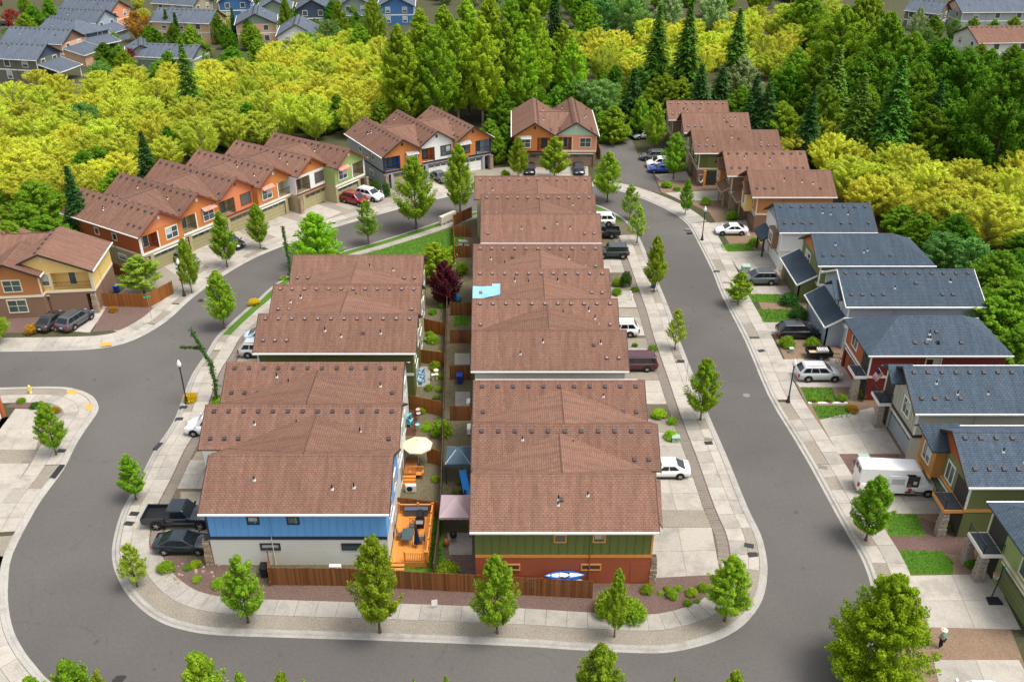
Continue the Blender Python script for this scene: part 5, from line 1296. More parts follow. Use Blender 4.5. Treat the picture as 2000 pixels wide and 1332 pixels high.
UL[0] = 'low green thicket tree under the right-hand wood'
scatter([(1520,230),(1700,232),(2060,315),(2060,120),(1700,110),(1500,190)], 2, 5.0, 60, und)
UL[0] = 'low green thicket tree at the foot of the cottonwoods'
scatter([(760,250),(1000,225),(1160,235),(1290,215),(1290,130),(780,130)], 2, 5.0, 50, und)
UL[0] = 'low green thicket tree close behind the blue roofed houses'
scatter([(1720,405),(1850,500),(1940,610),(2060,700),(2060,480),(1900,450),(1740,395)], 2, 4.5, 40, und)
UL[0] = 'low green thicket tree between the willows and the left houses'
scatter([(-40,470),(60,440),(130,420),(260,345),(520,255),(700,215),(690,195),(500,230),(240,310),(-40,400)], 2, 4.5, 40, und)
UL[0] = 'low green thicket tree right behind the roofs of the row of six'
scatter([(100,345),(180,325),(330,292),(450,262),(560,240),(700,225),(700,238),(560,262),(440,285),(330,312),(230,340),(130,372)], 1.5, 3.4, 60, und, 9000)
UL[0] = 'low green thicket tree at the corner of the grey sided townhouse'
scatter([(700,215),(760,235),(800,205),(760,195)], 1.5, 3.5, 12, und, 3000)
UL[0] = 'low green thicket tree between the willows and the far houses'
scatter([(200,150),(350,130),(480,85),(720,60),(720,20),(480,50),(200,110)], 2, 5.5, 30, und)
def fart(p): put(rnd.choice(['green0','green1','green2','green3','bluegreen0','cotton1','sage0']), p.x, p.y, 'distant green tree on the far side of the wetland', 'tree', 'distant trees beyond the wetland', rnd.uniform(.6,1.0), rnd.uniform(.6,.95), 'distant_tree')
scatter([(1080,45),(1300,25),(1640,-10),(1800,-20),(1800,-70),(700,-70),(800,-20),(1000,20)], 3, 9, 110, fart, 9000)
def fars(p): put(rnd.choice(['green0','green1','green2','bluegreen0','willow1','cypress0','red0']), p.x, p.y, 'garden tree between the far grey roofed houses', 'tree', 'garden trees among the far houses', rnd.uniform(.35,.55), rnd.uniform(.35,.55), 'garden_tree')
scatter([(-40,150),(250,120),(420,90),(700,50),(700,-40),(-40,-40)], 2, 9, 60, fars, 3000)
for x, y, h in ((1830,35,7),(1868,42,6),(1905,40,6),(1945,44,7),(1985,38,7),(1895,95,7),(1940,100,7),(1985,92,8),(1800,20,9),(1815,60,8),(1860,95,8)):
    one(rnd.choice(['green1','green3','bluegreen0','sage0']), x, y-6, h, 'garden tree in front of the houses above the right-hand wood', 'garden trees above the right-hand wood', h/12*.95)
# ---- shrubs
def shrub(key, px_, py, w, label, sc_z=1.0, group=None):
    b = at(px_, py, .12); s_ = F_PX/(b.y*_c+(CAM_H-.5)*_s); k = w/s_/1.75
    return put(key, b.x, b.y, label, 'shrub', group, k, k*sc_z, 'shrub')
SH = [('bushy0',372,782,30,'golden round shrub at the foot of the lamp post',1.0),('bushy0',497,594,27,'golden mounded shrub on the inner kerb near the verge',.8),('busho0',64,650,32,'orange bronze round shrub beside the dark hatchback',1.1),('busho0',222,608,20,'small rust coloured round shrub at the wooden fence',1.0),
 ('bushl0',1287,815,32,'clipped lime shrub by the brown roof edge',1.1),('bushl1',1309,856,30,'clipped lime shrub next to the green utility box',1.1),('bushg0',1312,826,24,'dark leafy shrub between the two lime shrubs',1.0),
 ('bushc0',1540,594,42,'clipped dark green round shrub beside the square lawn',1.0),('bushc1',1558,620,38,'larger dark round shrub against the house porch',1.2),('bushg1',1537,676,36,'clipped box shrub in front of the black car',1.1),('bushg2',1586,676,32,'second clipped box shrub in front of the black car',1.1),
 ('bushl0',1472,478,24,'bright yellow-green shrub beside the white spoiler car',1.1),('bushd0',1430,428,28,'dark green shrub under the beige porch',1.1),('bushd1',1378,400,22,'round topiary shrub near the lamp post',1.4),('bushg0',1302,366,24,'yellow green shrub at the lane corner bed',1.0),('bushd0',1322,372,16,'small dark shrub at the lane corner bed',1.0),
 ('bushg1',875,1122,52,'leafy shrub behind the front fence near the lawn strip',1.0),('bushd0',1190,1195,70,'broad round leafy shrub at the end of the front fence',1.3),('bushg2',1235,1205,60,'leafy shrub merging with the narrow street tree',1.3),('bushd1',1263,1155,28,'small round shrub by the stone pillar',1.1),
 ('bushg0',1312,1165,28,'conical green shrub in the dark mulch',1.2),('bushg1',1350,1160,26,'green shrub in the dark mulch next to the conical one',1.1),('bushd0',1342,1180,20,'small low shrub at the front of the dark mulch',.9),('bushg2',1372,1150,26,'shrub beside the right-hand curve tree',1.0),
 ('bushg0',325,1113,40,'flowering shrub beside the parked sedan',.9),('bushl1',383,1105,26,'light shrub by the grey stone in the corner bed',.9),('bushg1',385,1133,22,'low shrub in the pink mulch',.8),('bushg2',428,1143,32,'rounded shrub in the pink mulch near the bin',.9),('bushd0',368,1110,20,'small shrub between two larger ones in the corner bed',.8),
 ('bushd1',1895,1103,30,'dark round shrub beside the stone pillar base',1.0),('bushd0',1843,1030,28,'round shrub by the tall stone pillar',1.0),('bushg0',1589,785,20,'potted shrub on the white edging',1.0),('bushg1',1619,785,18,'middle potted shrub on the white edging',1.0),('bushd0',1644,782,26,'large potted shrub on the white edging',1.0),('busho0',1664,803,28,'yellowish dry shrub at the end of the white edging',.9),('bushg2',1680,775,30,'green shrub by the beige house porch',1.2),
 ('bushc0',1222,560,26,'upright dark conifer shrub beside the drive',2.4),('bushg0',1205,558,24,'clipped shrub at the roof corner',1.2),('bushd1',1205,575,24,'lower clipped shrub at the roof corner',1.0),('bushg1',1240,568,18,'low leafy shrub by the white post',.8),('bushd0',1275,683,22,'leafy plant beside the maroon minivan',.8),('bushd1',1240,676,14,'small plant at the roof edge near the minivan',.9),
 ('bushd0',862,848,46,'dense dark green shrub beside the patio umbrella',1.3),('bushl0',832,838,26,'bright green grass tuft in the back yard',.6),('bushl1',822,806,22,'fresh green shrub at the back yard fence',1.0),('busho0',848,802,24,'bronze green shrub by the back yard fence',1.0),('bushg0',800,880,22,'leafy shrub under the patio umbrella',1.0),
 ('bushg1',850,720,26,'climbing green shrub by the blue back yard chairs',1.2),('bushg2',838,760,20,'green shrub by the white garden figures',1.0),('bushd0',800,765,18,'potted shrub by the garden deck corner',1.0),('bushg0',845,668,28,'shrub in the back yard with white flowers',1.0),('bushl0',888,498,32,'round green shrub above the fence by the purple tree',1.1),('bushg1',903,535,30,'olive shrub right of the purple tree',1.6),
 ('bushl1',552,545,16,'low green shrub at the verge tip',.7),('bushl0',425,785,24,'bright green shrub at the foot of the leaning conifer',.8),('bushc1',738,378,18,'narrow conifer shrub beside the white car',3.0),('bushc0',755,384,18,'second narrow conifer shrub beside the white car',3.0),('bushd1',722,365,22,'round dark shrub by the sage house corner',1.0),('bushg2',987,345,20,'light shrub by the wooden fence near the twin gabled house',1.3),
 ('bushc0',70,795,24,'low shrub with white flowers at the corner lot',.8),('busho0',108,805,24,'pinkish shrub in the corner lot bed',.9),('bushd0',42,785,20,'low shrub by the yellow hydrant',.8),('bushd1',1540,640,18,'dark shrub under the porch of the blue-grey sided house',.9), ('bushd0',200,560,40,'shrub behind the wooden corner fence',.8)]
for i, (k, x, y, w) in enumerate((('bushg0',846,702,18),('bushl0',858,692,16),('bushg1',840,655,18),('bushd0',858,640,20),('bushd1',846,612,20),('bushg2',860,738,16),('bushg0',858,762,18),('bushd0',852,778,16),('bushg1',800,908,18),('bushd1',850,938,20),('bushd0',890,962,16),('bushg2',904,984,18),('bushd0',898,945,14),('bushg1',838,690,14),('bushl1',830,665,12),('bushd0',875,990,14),('bushg0',872,1100,20),('bushd1',862,600,18),('bushg2',835,830,16),('bushd0',845,890,16))):
    SH.append((k, x, y, w, 'small leafy yard plant in the strip between the two columns of houses', .9))
for i, (k, x, y, w) in enumerate((('bushd0',1302,1150,16),('bushg2',1325,1150,18),('bushd1',1362,1175,14),('bushg0',1290,1160,14),('busho0',1270,1140,14),('bushd0',1400,1150,14))):
    SH.append((k, x, y, w, 'little leafy plant in the dark mulch near the green and brick house', .8))
for k, x, y, w, lb, z_ in SH: shrub(k, x, y, w, lb, z_, 'yard plants between the columns' if 'yard plant in' in lb else 'plants in the dark mulch' if 'little leafy' in lb else 'garden shrubs')
# ---- weeping conifers: bare leaning stems clothed in drooping needles
def weeping(path, label, r=.38, side=None):
    pts = [Vector(p) for p in path]; o = thing('weeping_conifer', label, 'tree', pts[0]); rs = random.Random(5); b0 = pts[0]
    tb = MB().path([p-b0 for p in pts], [.14-.02*i for i in range(len(pts))], 6); mb = MB()
    segs = [(pts[i]-b0, pts[i+1]-b0, r*(1-.55*i/len(pts))) for i in range(len(pts)-1)]
    if side: s0, s1 = Vector(side[0])-b0, Vector(side[1])-b0; tb.tube(s0, s1, .06, .03); segs.append((s0, s1, r*.45))
    for a, b, rr in segs:
        for _ in range(int((b-a).length*90)):
            p = a.lerp(b, rs.random()); d = rv(rs); d.z *= .4; q = p+d*rr*rs.uniform(.1,1)*(.55+.6*abs(math.sin(p.z*2.3+p.x)))-Vector((0,0,rs.uniform(0,.9)*rr))
            leaf(mb, q, rv(rs), .11, rs, 1.7)
    tb.build('trunk', M['bark'], o); mb.build('crown', LF['cypress'], o)
b = at(422,785); 
weeping([b, b+Vector((.25,.1,2.2)), b+Vector((.1,.2,4.4)), b+Vector((-.5,.2,6.2)), b+Vector((-1.2,.2,8.2))], 'leaning weeping conifer with one side branch beside the brown roof', .42, (b+Vector((-.45,.2,6.2)), b+Vector((-2.6,.2,6.3))))
b = at(568,545)
weeping([b, b+Vector((.1,0,2.5)), b+Vector((-.1,0,5)), b+Vector((-.2,.1,7.2))], 'thin upright weeping conifer at the tip of the verge', .4)

# ================================================================== VEHICLES
def loft(mb, secs):
    n = len(secs[0]); vs = [p for s in secs for p in s]
    fs = [(j*n+i, j*n+(i+1)%n, (j+1)*n+(i+1)%n, (j+1)*n+i) for j in range(len(secs)-1) for i in range(n)]
    fs += [tuple(range(n-1,-1,-1)), tuple(range((len(secs)-1)*n, len(secs)*n))]
    mb.mesh(vs, fs)
KIND = dict(
 sedan=dict(L=4.6, W=1.82, H=1.45, belt=.92, hood=.88, tail=.98, xa=1.2, xb=.25, xc=-.95, xd=-1.98, wb=2.7, r=.33, nose=.62),
 suv=dict(L=4.75, W=1.92, H=1.74, belt=1.08, hood=1.02, tail=1.05, xa=1.35, xb=.5, xc=-1.72, xd=-2.3, wb=2.75, r=.37, nose=.72),
 minivan=dict(L=5.1, W=1.98, H=1.75, belt=1.05, hood=.98, tail=1.05, xa=1.55, xb=.75, xc=-2.2, xd=-2.48, wb=3.0, r=.35, nose=.70),
 pickup=dict(L=5.85, W=2.02, H=1.92, belt=1.2, hood=1.18, tail=.75, xa=1.2, xb=.65, xc=-.75, xd=-.95, wb=3.6, r=.42, nose=.85),
 van=dict(L=5.7, W=2.0, H=2.1, belt=1.2, hood=1.12, tail=1.2, xa=1.75, xb=1.0, xc=-2.7, xd=-2.83, wb=3.5, r=.36, nose=.75),
 bigvan=dict(L=7.0, W=2.02, H=2.75, belt=1.3, hood=1.2, tail=1.3, xa=2.55, xb=1.55, xc=-3.4, xd=-3.48, wb=4.2, r=.37, nose=.8),
 jeep=dict(L=4.5, W=1.9, H=1.88, belt=1.15, hood=1.15, tail=1.12, xa=.85, xb=.6, xc=-1.85, xd=-2.0, wb=2.7, r=.45, nose=1.0))
def car(kind, col, px, heading, label, rough=.22, roofc=None, z=.13, name=None, solid=False):
    """heading in degrees: direction of the nose, counter-clockwise from +X"""
    k = KIND[kind]; L_, w, H = k['L'], k['W']/2, k['H']; pm = paint(*col) if isinstance(col, tuple) else col
    p = at(*px, .13) if len(px) == 2 else Vector(px)
    o = thing(name or {'sedan':'parked_car','suv':'parked_car','minivan':'minivan','pickup':'pickup_truck','van':'cargo_van','bigvan':'cargo_van','jeep':'off_road_truck'}[kind], label, {'pickup':'pickup truck','van':'van','bigvan':'van','minivan':'van','jeep':'truck'}.get(kind, 'car'), (p.x, p.y, z), math.radians(heading))
    hb = k['belt']; zl = .22 if kind not in ('pickup','jeep') else .42
    def sec(x, lo, hi, f):
        ww = w*f; q = [(0,lo),(ww*.8,lo),(ww*.97,lo+.10),(ww,lo+(hi-lo)*.5),(ww*.975,hi-.1),(ww*.88,hi-.015),(0,hi+.015)]
        return [(x, y, zz) for y, zz in q]+[(x, -y, zz) for y, zz in reversed(q[1:-1])]
    h2 = L_/2; ho, ta = k['hood'], k['tail']; xa, xd = k['xa'], k['xd']
    S = [sec(-h2, zl+.2, ta-.22, .82), sec(-h2+.06, zl+.08, ta-.04, .93), sec(-h2+.3, zl, ta, .985), sec(max(-h2+.5, xd), zl, max(ta, hb) if kind != 'pickup' else ta, 1)]
    if kind == 'pickup': S += [sec(xd-.02, zl, ta, 1), sec(xd, zl, hb, 1)]
    S += [sec(0, zl, hb, 1), sec(xa, zl, hb, 1), sec(xa+.25, zl, ho, .99), sec(h2-.45, zl, ho-.05, .96), sec(h2-.1, zl+.06, k['nose']+.06, .88), sec(h2, zl+.16, k['nose']-.12, .76)]
    S.sort(key=lambda s: s[0][0])
    mb = MB(); loft(mb, S); body = mb.build('body', pm, o, True)
    # cabin
    xb, xc = k['xb'], k['xc']; wt = w*(.76 if kind in ('sedan','suv') else .84); wb_ = w*.92; b0 = hb-.06
    lowr = [(xa,wb_*.94),(xd,wb_*.96)]
    cb = MB()
    A = [(xa,-wb_,b0),(xa,wb_,b0),(xd,wb_,b0),(xd,-wb_,b0)]; B = [(xb,-wt,H-.07),(xb,wt,H-.07),(xc,wt,H-.07),(xc,-wt,H-.07)]; T_ = [(xb-.14,-wt+.13,H),(xb-.14,wt-.13,H),(xc+.12,wt-.13,H),(xc+.12,-wt+.13,H)]
    cb.mesh(A+B+T_, [(0,1,5,4),(1,2,6,5),(2,3,7,6),(3,0,4,7),(4,5,9,8),(5,6,10,9),(6,7,11,10),(7,4,8,11),(8,9,10,11)])
    cabin = cb.build('cabin', roofc or pm, o)
    bv = cabin.modifiers.new('round', 'BEVEL'); bv.width = .06; bv.segments = 2; bv.limit_method = 'ANGLE'
    def bil(q, s, t): return Vector(q[0]).lerp(Vector(q[1]), s).lerp(Vector(q[3]).lerp(Vector(q[2]), s), t)
    def pane(q, s0, s1, t0, t1, nm='window'):
        c = [bil(q, s0, t0), bil(q, s1, t0), bil(q, s1, t1), bil(q, s0, t1)]; n = (c[1]-c[0]).cross(c[3]-c[0]).normalized()
        ctr = sum(c, Vector())/4
        if n.dot(ctr-Vector(((xa+xd)/2,0,hb))) < 0: n = -n
        return MB().poly([v+n*.02 for v in c]).build(nm, M['darkglass'], cabin)
    pane([A[0],A[1],B[1],B[0]], .07, .93, .12, .93, 'windscreen')
    if not (kind == 'bigvan' or kind == 'van'): pane([A[2],A[3],B[3],B[2]], .08, .92, .2, .9, 'rear_window')
    else:
        pane([A[2],A[3],B[3],B[2]], .12, .45, .55, .88, 'rear_window'); pane([A[2],A[3],B[3],B[2]], .55, .88, .55, .88, 'rear_window')
    spl = {'sedan':[(.16,.46),(.49,.80)],'suv':[(.10,.38),(.41,.66),(.69,.92)],'minivan':[(.12,.38),(.41,.68),(.71,.94)],'pickup':[(.14,.52),(.56,.92)],'van':[(.09,.26)],'bigvan':[(.13,.27)],'jeep':[(.10,.42),(.46,.70),(.74,.94)]}[kind]
    for sgn in (0, 1):
        q = [A[1],A[2],B[2],B[1]] if sgn else [A[0],A[3],B[3],B[0]]
        for s0, s1 in spl: pane(q, s0, s1, (.42 if kind == 'bigvan' else .16), (.72 if kind == 'bigvan' else .86))
    # wheels
    key = ('wheel', k['r'])
    if key not in _cache:
        r = k['r']; _cache[key] = (MB().lathe([(r*.6,-.11),(r*.93,-.115),(r,-.07),(r,.07),(r*.93,.115),(r*.6,.11)], 18, axis='y').data('tyre', M['tyre'], True), None)
        rm_ = MB().lathe([(.02,-.118),(r*.62,-.10),(r*.62,.10),(.02,.118)], 14, axis='y')
        for j in range(5):
            a = 2*PI*j/5; rm_.tube((math.cos(a)*r*.1,-.12,math.sin(a)*r*.1),(math.cos(a)*r*.6,-.115,math.sin(a)*r*.6),.035,n=4); rm_.tube((math.cos(a)*r*.1,.12,math.sin(a)*r*.1),(math.cos(a)*r*.6,.115,math.sin(a)*r*.6),.035,n=4)
        _cache[key] = (_cache[key][0], rm_.data('rim', M['rim']))
        ar = MB()
        pr = [(math.cos(PI*i/10)*r*1.22, math.sin(PI*i/10)*r*1.22) for i in range(11)]+[(-r*1.22,-r*.35),(r*1.22,-r*.35)]
        n = len(pr); ar.mesh([(x,-.006,z_) for x, z_ in pr]+[(x,.006,z_) for x, z_ in pr], [tuple(range(n)), tuple(range(2*n-1,n-1,-1))]+[(i,(i+1)%n,n+(i+1)%n,n+i) for i in range(n)]); _cache[('arch',k['r'])] = ar.data('wheel_arch', M['black'])
    fx = h2-.92 if kind not in ('pickup','bigvan') else h2-1.0
    for x in (fx, fx-k['wb']):
        for s in (-1, 1):
            wl = link('wheel', None, o, (x, s*(w-.085), k['r'])); link('tyre', _cache[key][0], wl); link('rim', _cache[key][1], wl)
            link('wheel_arch', _cache[('arch',k['r'])], o, (x, s*(w+.004), k['r']+.02))
    # lamps, plate, mirrors, bumper
    for s in (-1, 1):
        hl = MB().box(h2-.32, h2-.03, s*w*.52-.17, s*w*.52+.17, k['nose']-.10, k['nose']+.045).build('headlight', M['headlight'], o)
        if kind in ('suv','minivan','van','bigvan','jeep'): cbox('taillight', o, M['taillight'], (-h2+.07, s*w*.84, ta-.25), (.16, .2, .42))
        else: cbox('taillight', o, M['taillight'], (-h2+.08, s*w*.70, ta-.17), (.16, .36, .16))
        cbox('mirror', o, pm, (xa-.15, s*(w+.06), hb+.08), (.14, .2, .16))
    cbox('licence_plate', o, M['white'], (-h2-.005, 0, ta-.38 if kind != 'pickup' else .62), (.02, .32, .16))
    cbox('grille', o, M['black'], (h2-.02, 0, k['nose']-.17), (.05, w*.9, .16))
    cbox('sill', o, M['black'], (-.1, 0, zl+.02), (k['wb']-.8, 2*w*.985, .09))
    if kind in ('suv','minivan'):
        for s in (-1, 1): MB().tube((xb-.25, s*(wt-.1), H+.045), (xc+.2, s*(wt-.1), H+.045), .022, n=5).build('roof_rail', M['dark_metal'], o)
    if kind == 'pickup':
        t = MB(); x0, x1 = -h2+.03, xd-.02
        t.box(x0, x1, -w*.98, -w*.88, ta-.06, 1.16).box(x0, x1, w*.88, w*.98, ta-.06, 1.16).box(x0, x0+.09, -w*.88, w*.88, ta-.06, 1.16)
        t.build('bed_wall', pm, o); MB().box(x0+.09, x1, -w*.88, w*.88, ta+.02, ta+.05).build('bed_liner', M['black'], o)
    return o
BK = ('black', (.010,.012,.016)); WH = ('white', (.80,.80,.79)); SV = ('silver', (.47,.48,.49)); GR = ('grey', (.085,.09,.095)); NV = ('blue_black', (.012,.02,.03)); RD = ('red', (.22,.008,.012)); MA = ('maroon', (.055,.008,.016))
car('pickup', ('navy_black', (.010,.016,.024)), (354,1020), 0, 'black crew cab pickup parked nose-in beside the sky blue townhouse')
car('sedan', NV, (361,1070), 0, 'black sedan parked in front of the stone pillar at the sky blue townhouse')
car('van', WH, (424,842), 180, 'white cargo van nosing out from under a brown roof')
car('suv', SV, (512,692), 0, 'silver crossover tucked under the roof edge beside the inner pavement')
car('sedan', ('light_blue', (.40,.55,.62)), (520,664), 0, 'pale blue car mostly hidden behind the roof next to the silver crossover')
car('sedan', WH, (1296,925), 180, 'white coupe parked tail-out under the brown roof near the red-brick house')
car('minivan', MA, (1236,718), 180, 'maroon minivan parked tail-out beside the gravel gap')
car('suv', WH, (1206,652), 180, 'white hatchback parked tail-out under the brown roof edge')
car('jeep', ('green_black', (.012,.022,.022)), (1195,502), 180, 'black off-road truck with a spare wheel on its tail')
car('suv', WH, (1170,438), 180, 'white crossover behind the black pickup at the bend')
car('pickup', BK, (1170,462), 180, 'black pickup tail at the bend beside the black off-road truck')
car('sedan', WH, (1427,456), 180, 'white spoiler sedan on the drive beside the lamp post')
car('suv', GR, (1482,552), 180, 'dark grey hatchback on the drive behind the small round tree')
car('suv', BK, (1557,656), 0, 'black sport utility behind two clipped box shrubs')
car('suv', SV, (1597,738), 0, 'silver sport utility in front of the dark red house')
car('sedan', ('graphite', (.028,.03,.034)), (104,634), 78, 'dark hatchback in the left half of the yellow house drive')
car('suv', ('slate', (.07,.075,.085)), (150,633), 72, 'grey estate car in the right half of the yellow house drive')
car('sedan', ('mid_grey', (.13,.135,.14)), (362,512), -35, 'grey coupe in the drive of the rust end townhouse')
car('sedan', BK, (452,480), -35, 'black car behind the slim tree at the orange townhouse')
car('suv', RD, (694,397), -32, 'red crossover in the drive of the sage townhouse')
car('suv', WH, (722,388), -32, 'white sport utility with black roof rails beside the red crossover')
car('sedan', ('mid_grey', (.13,.135,.14)), (860,352), -57, 'grey car between the tall ovoid trees at the white townhouse')
car('sedan', BK, (1034,336), -90, 'black car in front of the orange half of the twin gabled house')
car('sedan', NV, (1130,336), -90, 'black car in front of the salmon half of the twin gabled house')
car('suv', GR, (1276,312), 180, 'dark car on the lane above the white and blue ones')
car('suv', WH, (1289,326), 180, 'white car between the dark and the blue car on the lane')
car('sedan', ('blue', (.012,.04,.30)), (1292,336), 180, 'bright blue car on the lane behind the ovoid tree')
car('sedan', ('pale_green', (.30,.36,.33)), (1257,270), 200, 'pale car at the far end of the lane')
car('sedan', WH, (1905,1372), 180, 'white car cut off by the lower edge on the last drive')
car('sedan', BK, (12,50), 10, 'dark car on the far street at the top left')
# high roofed van with its side door open
o = car('bigvan', WH, (1746,955), -4, 'white high roofed van with its side door open and a dark interior')
w = KIND['bigvan']['W']/2
MB().box(.55, 1.55, -w*.965-.02, -w*.965+.03, .42, 2.15).build('side_door_opening', M['interior'], o)
for x, y_, z_, c in ((.9,-w+.02,.75,(.35,.05,.03)),(1.15,-w+.02,.6,(.45,.3,.15)),(.75,-w+.02,1.2,(.12,.12,.13)),(1.2,-w+.02,1.5,(.5,.5,.48))): cbox('cargo', o, mat('cargo_%d' % int(z_*10), c), (x, y_-.02, z_), (.28, .1, .3))
d_ = MB().box(-1.0, .5, -w*.99-.09, -w*.99-.03, .4, 2.2).build('sliding_door', paint(*WH), o); cbox('window', d_, mat('van_grey_panel', (.45,.47,.48), .3), (-.25, -w-.085, 1.62), (1.1, .02, .6))
MB().box(-3.2, 3.0, -w*1.005-.012, -w*1.005+.02, .42, .56).build('rub_strip', M['dark_metal'], o)
# ladder and rack beside the van
p = at(1712,908); o = thing('ladder', 'aluminium ladder lying on the mulch behind the white van', 'ladder', (p.x, p.y, .3), -.05)
mb = MB().tube((-1.6,-.2,.0),(2.2,-.2,.3),.035).tube((-1.6,.2,.0),(2.2,.2,.3),.035); mb.build('rail', M['steel'], o)
mb = MB()
for i in range(12): mb.tube((-1.4+i*.3,-.2,.016+i*.024),(-1.4+i*.3,.2,.016+i*.024),.02)
mb.build('rung', M['steel'], o)
# utility trailer
p = at(1598,698); o = thing('utility_trailer', 'black open utility trailer loaded with boards and a white crate', 'trailer', (p.x, p.y, .13), 0)
t = MB().box(-1.3,1.3,-.75,.75,.45,.52).box(-1.3,1.3,-.75,-.69,.52,.98).box(-1.3,1.3,.69,.75,.52,.98).box(-1.3,-1.24,-.69,.69,.52,.98).box(1.24,1.3,-.69,.69,.52,.98); t.build('box', M['black'], o)
MB().tube((1.3,0,.48),(2.3,0,.45),.05).build('drawbar', M['dark_metal'], o)
for s in (-1,1):
    wl = link('wheel', None, o, (0, s*.87, .34)); link('tyre', _cache[('wheel',.33)][0], wl); link('rim', _cache[('wheel',.33)][1], wl)
p2 = thing('white_crate', 'white slatted crate in the black utility trailer', 'crate', (p.x+.35, p.y, .68)); b_ = MB()
for i in range(6): b_.box(-.55+i*.2,-.45+i*.2,-.4,.4,.1,.5)
b_.box(-.6,.6,-.42,.42,0,.1).build('slats', M['white'], p2)
tag(MB().box(-.5,.5,-.4,.4,0,.08).box(-.45,.45,-.3,.35,.085,.15).build('plywood_sheets', mat('plywood', (.62,.42,.25)), None, loc=(p.x-.65, p.y, .66)), 'plywood sheets in the black utility trailer', 'boards')
# spare wheel on the off-road truck

# ================================================================== STREET FURNITURE, YARDS
def lamp(px, label):
    p = at(*px, .13); o = thing('street_lamp', label, 'street lamp', (p.x, p.y, .12), 0, 'black post lamps with white globes')
    MB().lathe([(.24,0),(.24,.08),(.15,.3),(.12,.7),(.075,.8),(.06,4.0),(.085,4.05),(.12,4.2),(.06,4.25)], 12).build('post', M['dark_metal'], o, True)
    MB().lathe([(.10,4.22),(.20,4.36),(.21,4.6),(.13,4.82),(.05,4.95),(.03,5.02)], 12).build('globe', mat('frosted_globe', (.82,.82,.8), .35, .03, rand=0), o, True)
    MB().lathe([(.15,4.78),(.13,4.84),(.05,4.94)], 12).build('cap', M['white'], o, True)
lamp((365,787), 'black lamp post with white globe at the golden shrub'); lamp((360,578), 'black lamp post at the wooden corner fence'); lamp((1371,469), 'black lamp post beside the white spoiler sedan'); lamp((1539,785), 'black lamp post in front of the silver sport utility')
def boards(o, p0, p1, h, m, bw=.14, z0=0, th=.025, rail=True, jit=.015):
    d = Vector(p1)-Vector(p0); L_ = d.length; n = max(1, int(L_/bw)); a = math.atan2(d.y, d.x); st = L_/n
    keys = []
    for j in range(3):
        k = ('board', m.name, round(st,2), round(h,2), j)
        if k not in _cache: _cache[k] = MB().box(-st/2+.004, st/2-.004, -th/2, th/2, 0, h+(-jit, 0, jit)[j]).data('board', m)
        keys.append(_cache[k])
    for i in range(n):
        q = Vector(p0)+d*((i+.5)/n); link('board', rnd.choice(keys), o, (q.x+rnd.uniform(-.003,.003), q.y, z0), a)
    if rail:
        for zz in (.35, h-.3): b = MB().box(0, L_, .014, .06, zz, zz+.09).build('rail', m, o, loc=(p0[0],p0[1],z0), rz=a)
    for i in range(int(L_/2.4)+1):
        q = Vector(p0)+d*min(1, i*2.4/L_); cbox('post', o, m, (q.x, q.y, z0+h/2+.03), (.1,.1,h+.06), a)
def fence(pts, h, m, label, bw=.14, z=.11):
    o = thing('wooden_fence', label, 'fence', (pts[0][0], pts[0][1], z)); q = [Vector((p[0]-pts[0][0], p[1]-pts[0][1])) for p in pts]
    for a, b in zip(q, q[1:]): boards(o, a, b, h, m, bw)
    return o
P2 = lambda x, y, z=.12: to2(at(x, y, z))
fence([P2(527,1108),P2(528,1145)], 1.75, M['cedar'], 'short cedar fence return beside the black wheeled bin')
fence([P2(530,1142),P2(690,1143),P2(690,1144),P2(1157,1168)], 1.75, M['cedar_dark'], 'long weathered cedar fence along the front of the two columns')
# yards between the columns
fence([(-5.95,53.3),(-5.9,60.2),(-7.21,87.85),(-7.62,96.8),(-8.1,107)], 1.8, M['fence_old'], 'long grey-brown fence dividing the back yards', .3)
for q, lb in ((((826,646),(870,656)),'orange back yard fence below the purple tree'),(((817,707),(867,715)),'orange back yard fence above the blue chairs'),(((788,796),(864,812)),'orange back yard fence behind the fresh green shrub'),(((836,903),(860,909)),'orange back yard fence under the patio umbrella'),(((770,1000),(860,1010)),'orange back yard fence behind the wooden deck')):
    fence([P2(*q[0]), P2(*q[1])], 1.65, M['cedar'], lb)
for y_, lb in ((821,'dark brown side yard fence below the white heat pump'),(741,'dark brown side yard fence behind the blue wheeled bin'),(670,'dark brown side yard fence with patio above the bin yard'),(616,'dark brown side yard fence under the artificial turf'),(503,'dark brown side yard fence above the tarp roof'),(463,'dark brown side yard fence by the patio set')):
    a, b = P2(880 if y_ > 550 else 886, y_), P2(921, y_); fence([a, b], 1.7, M['cedar_dark'], lb)
fence([P2(886,442),P2(922,425)], 1.7, M['cedar_dark'], 'brown fence next to the mailbox bank'); fence([P2(886,445),P2(888,520)], 1.7, M['cedar_dark'], 'brown fence along the lawn edge', .2)
fence([P2(205,598),P2(294,600),P2(294,599),P2(340,573)], 1.75, M['cedar'], 'orange cedar fence wrapping the corner beside the yellow house')
fence([P2(218,532),P2(248,545)], 1.7, M['cedar'], 'short orange fence between the yellow and rust houses')
fence([P2(955,312),P2(993,300)], 1.8, M['cedar'], 'orange fence between the top townhouses and the twin gabled house')
fence([P2(1163,285),P2(1172,312)], 1.7, M['cedar'], 'orange fence at the side of the salmon house')
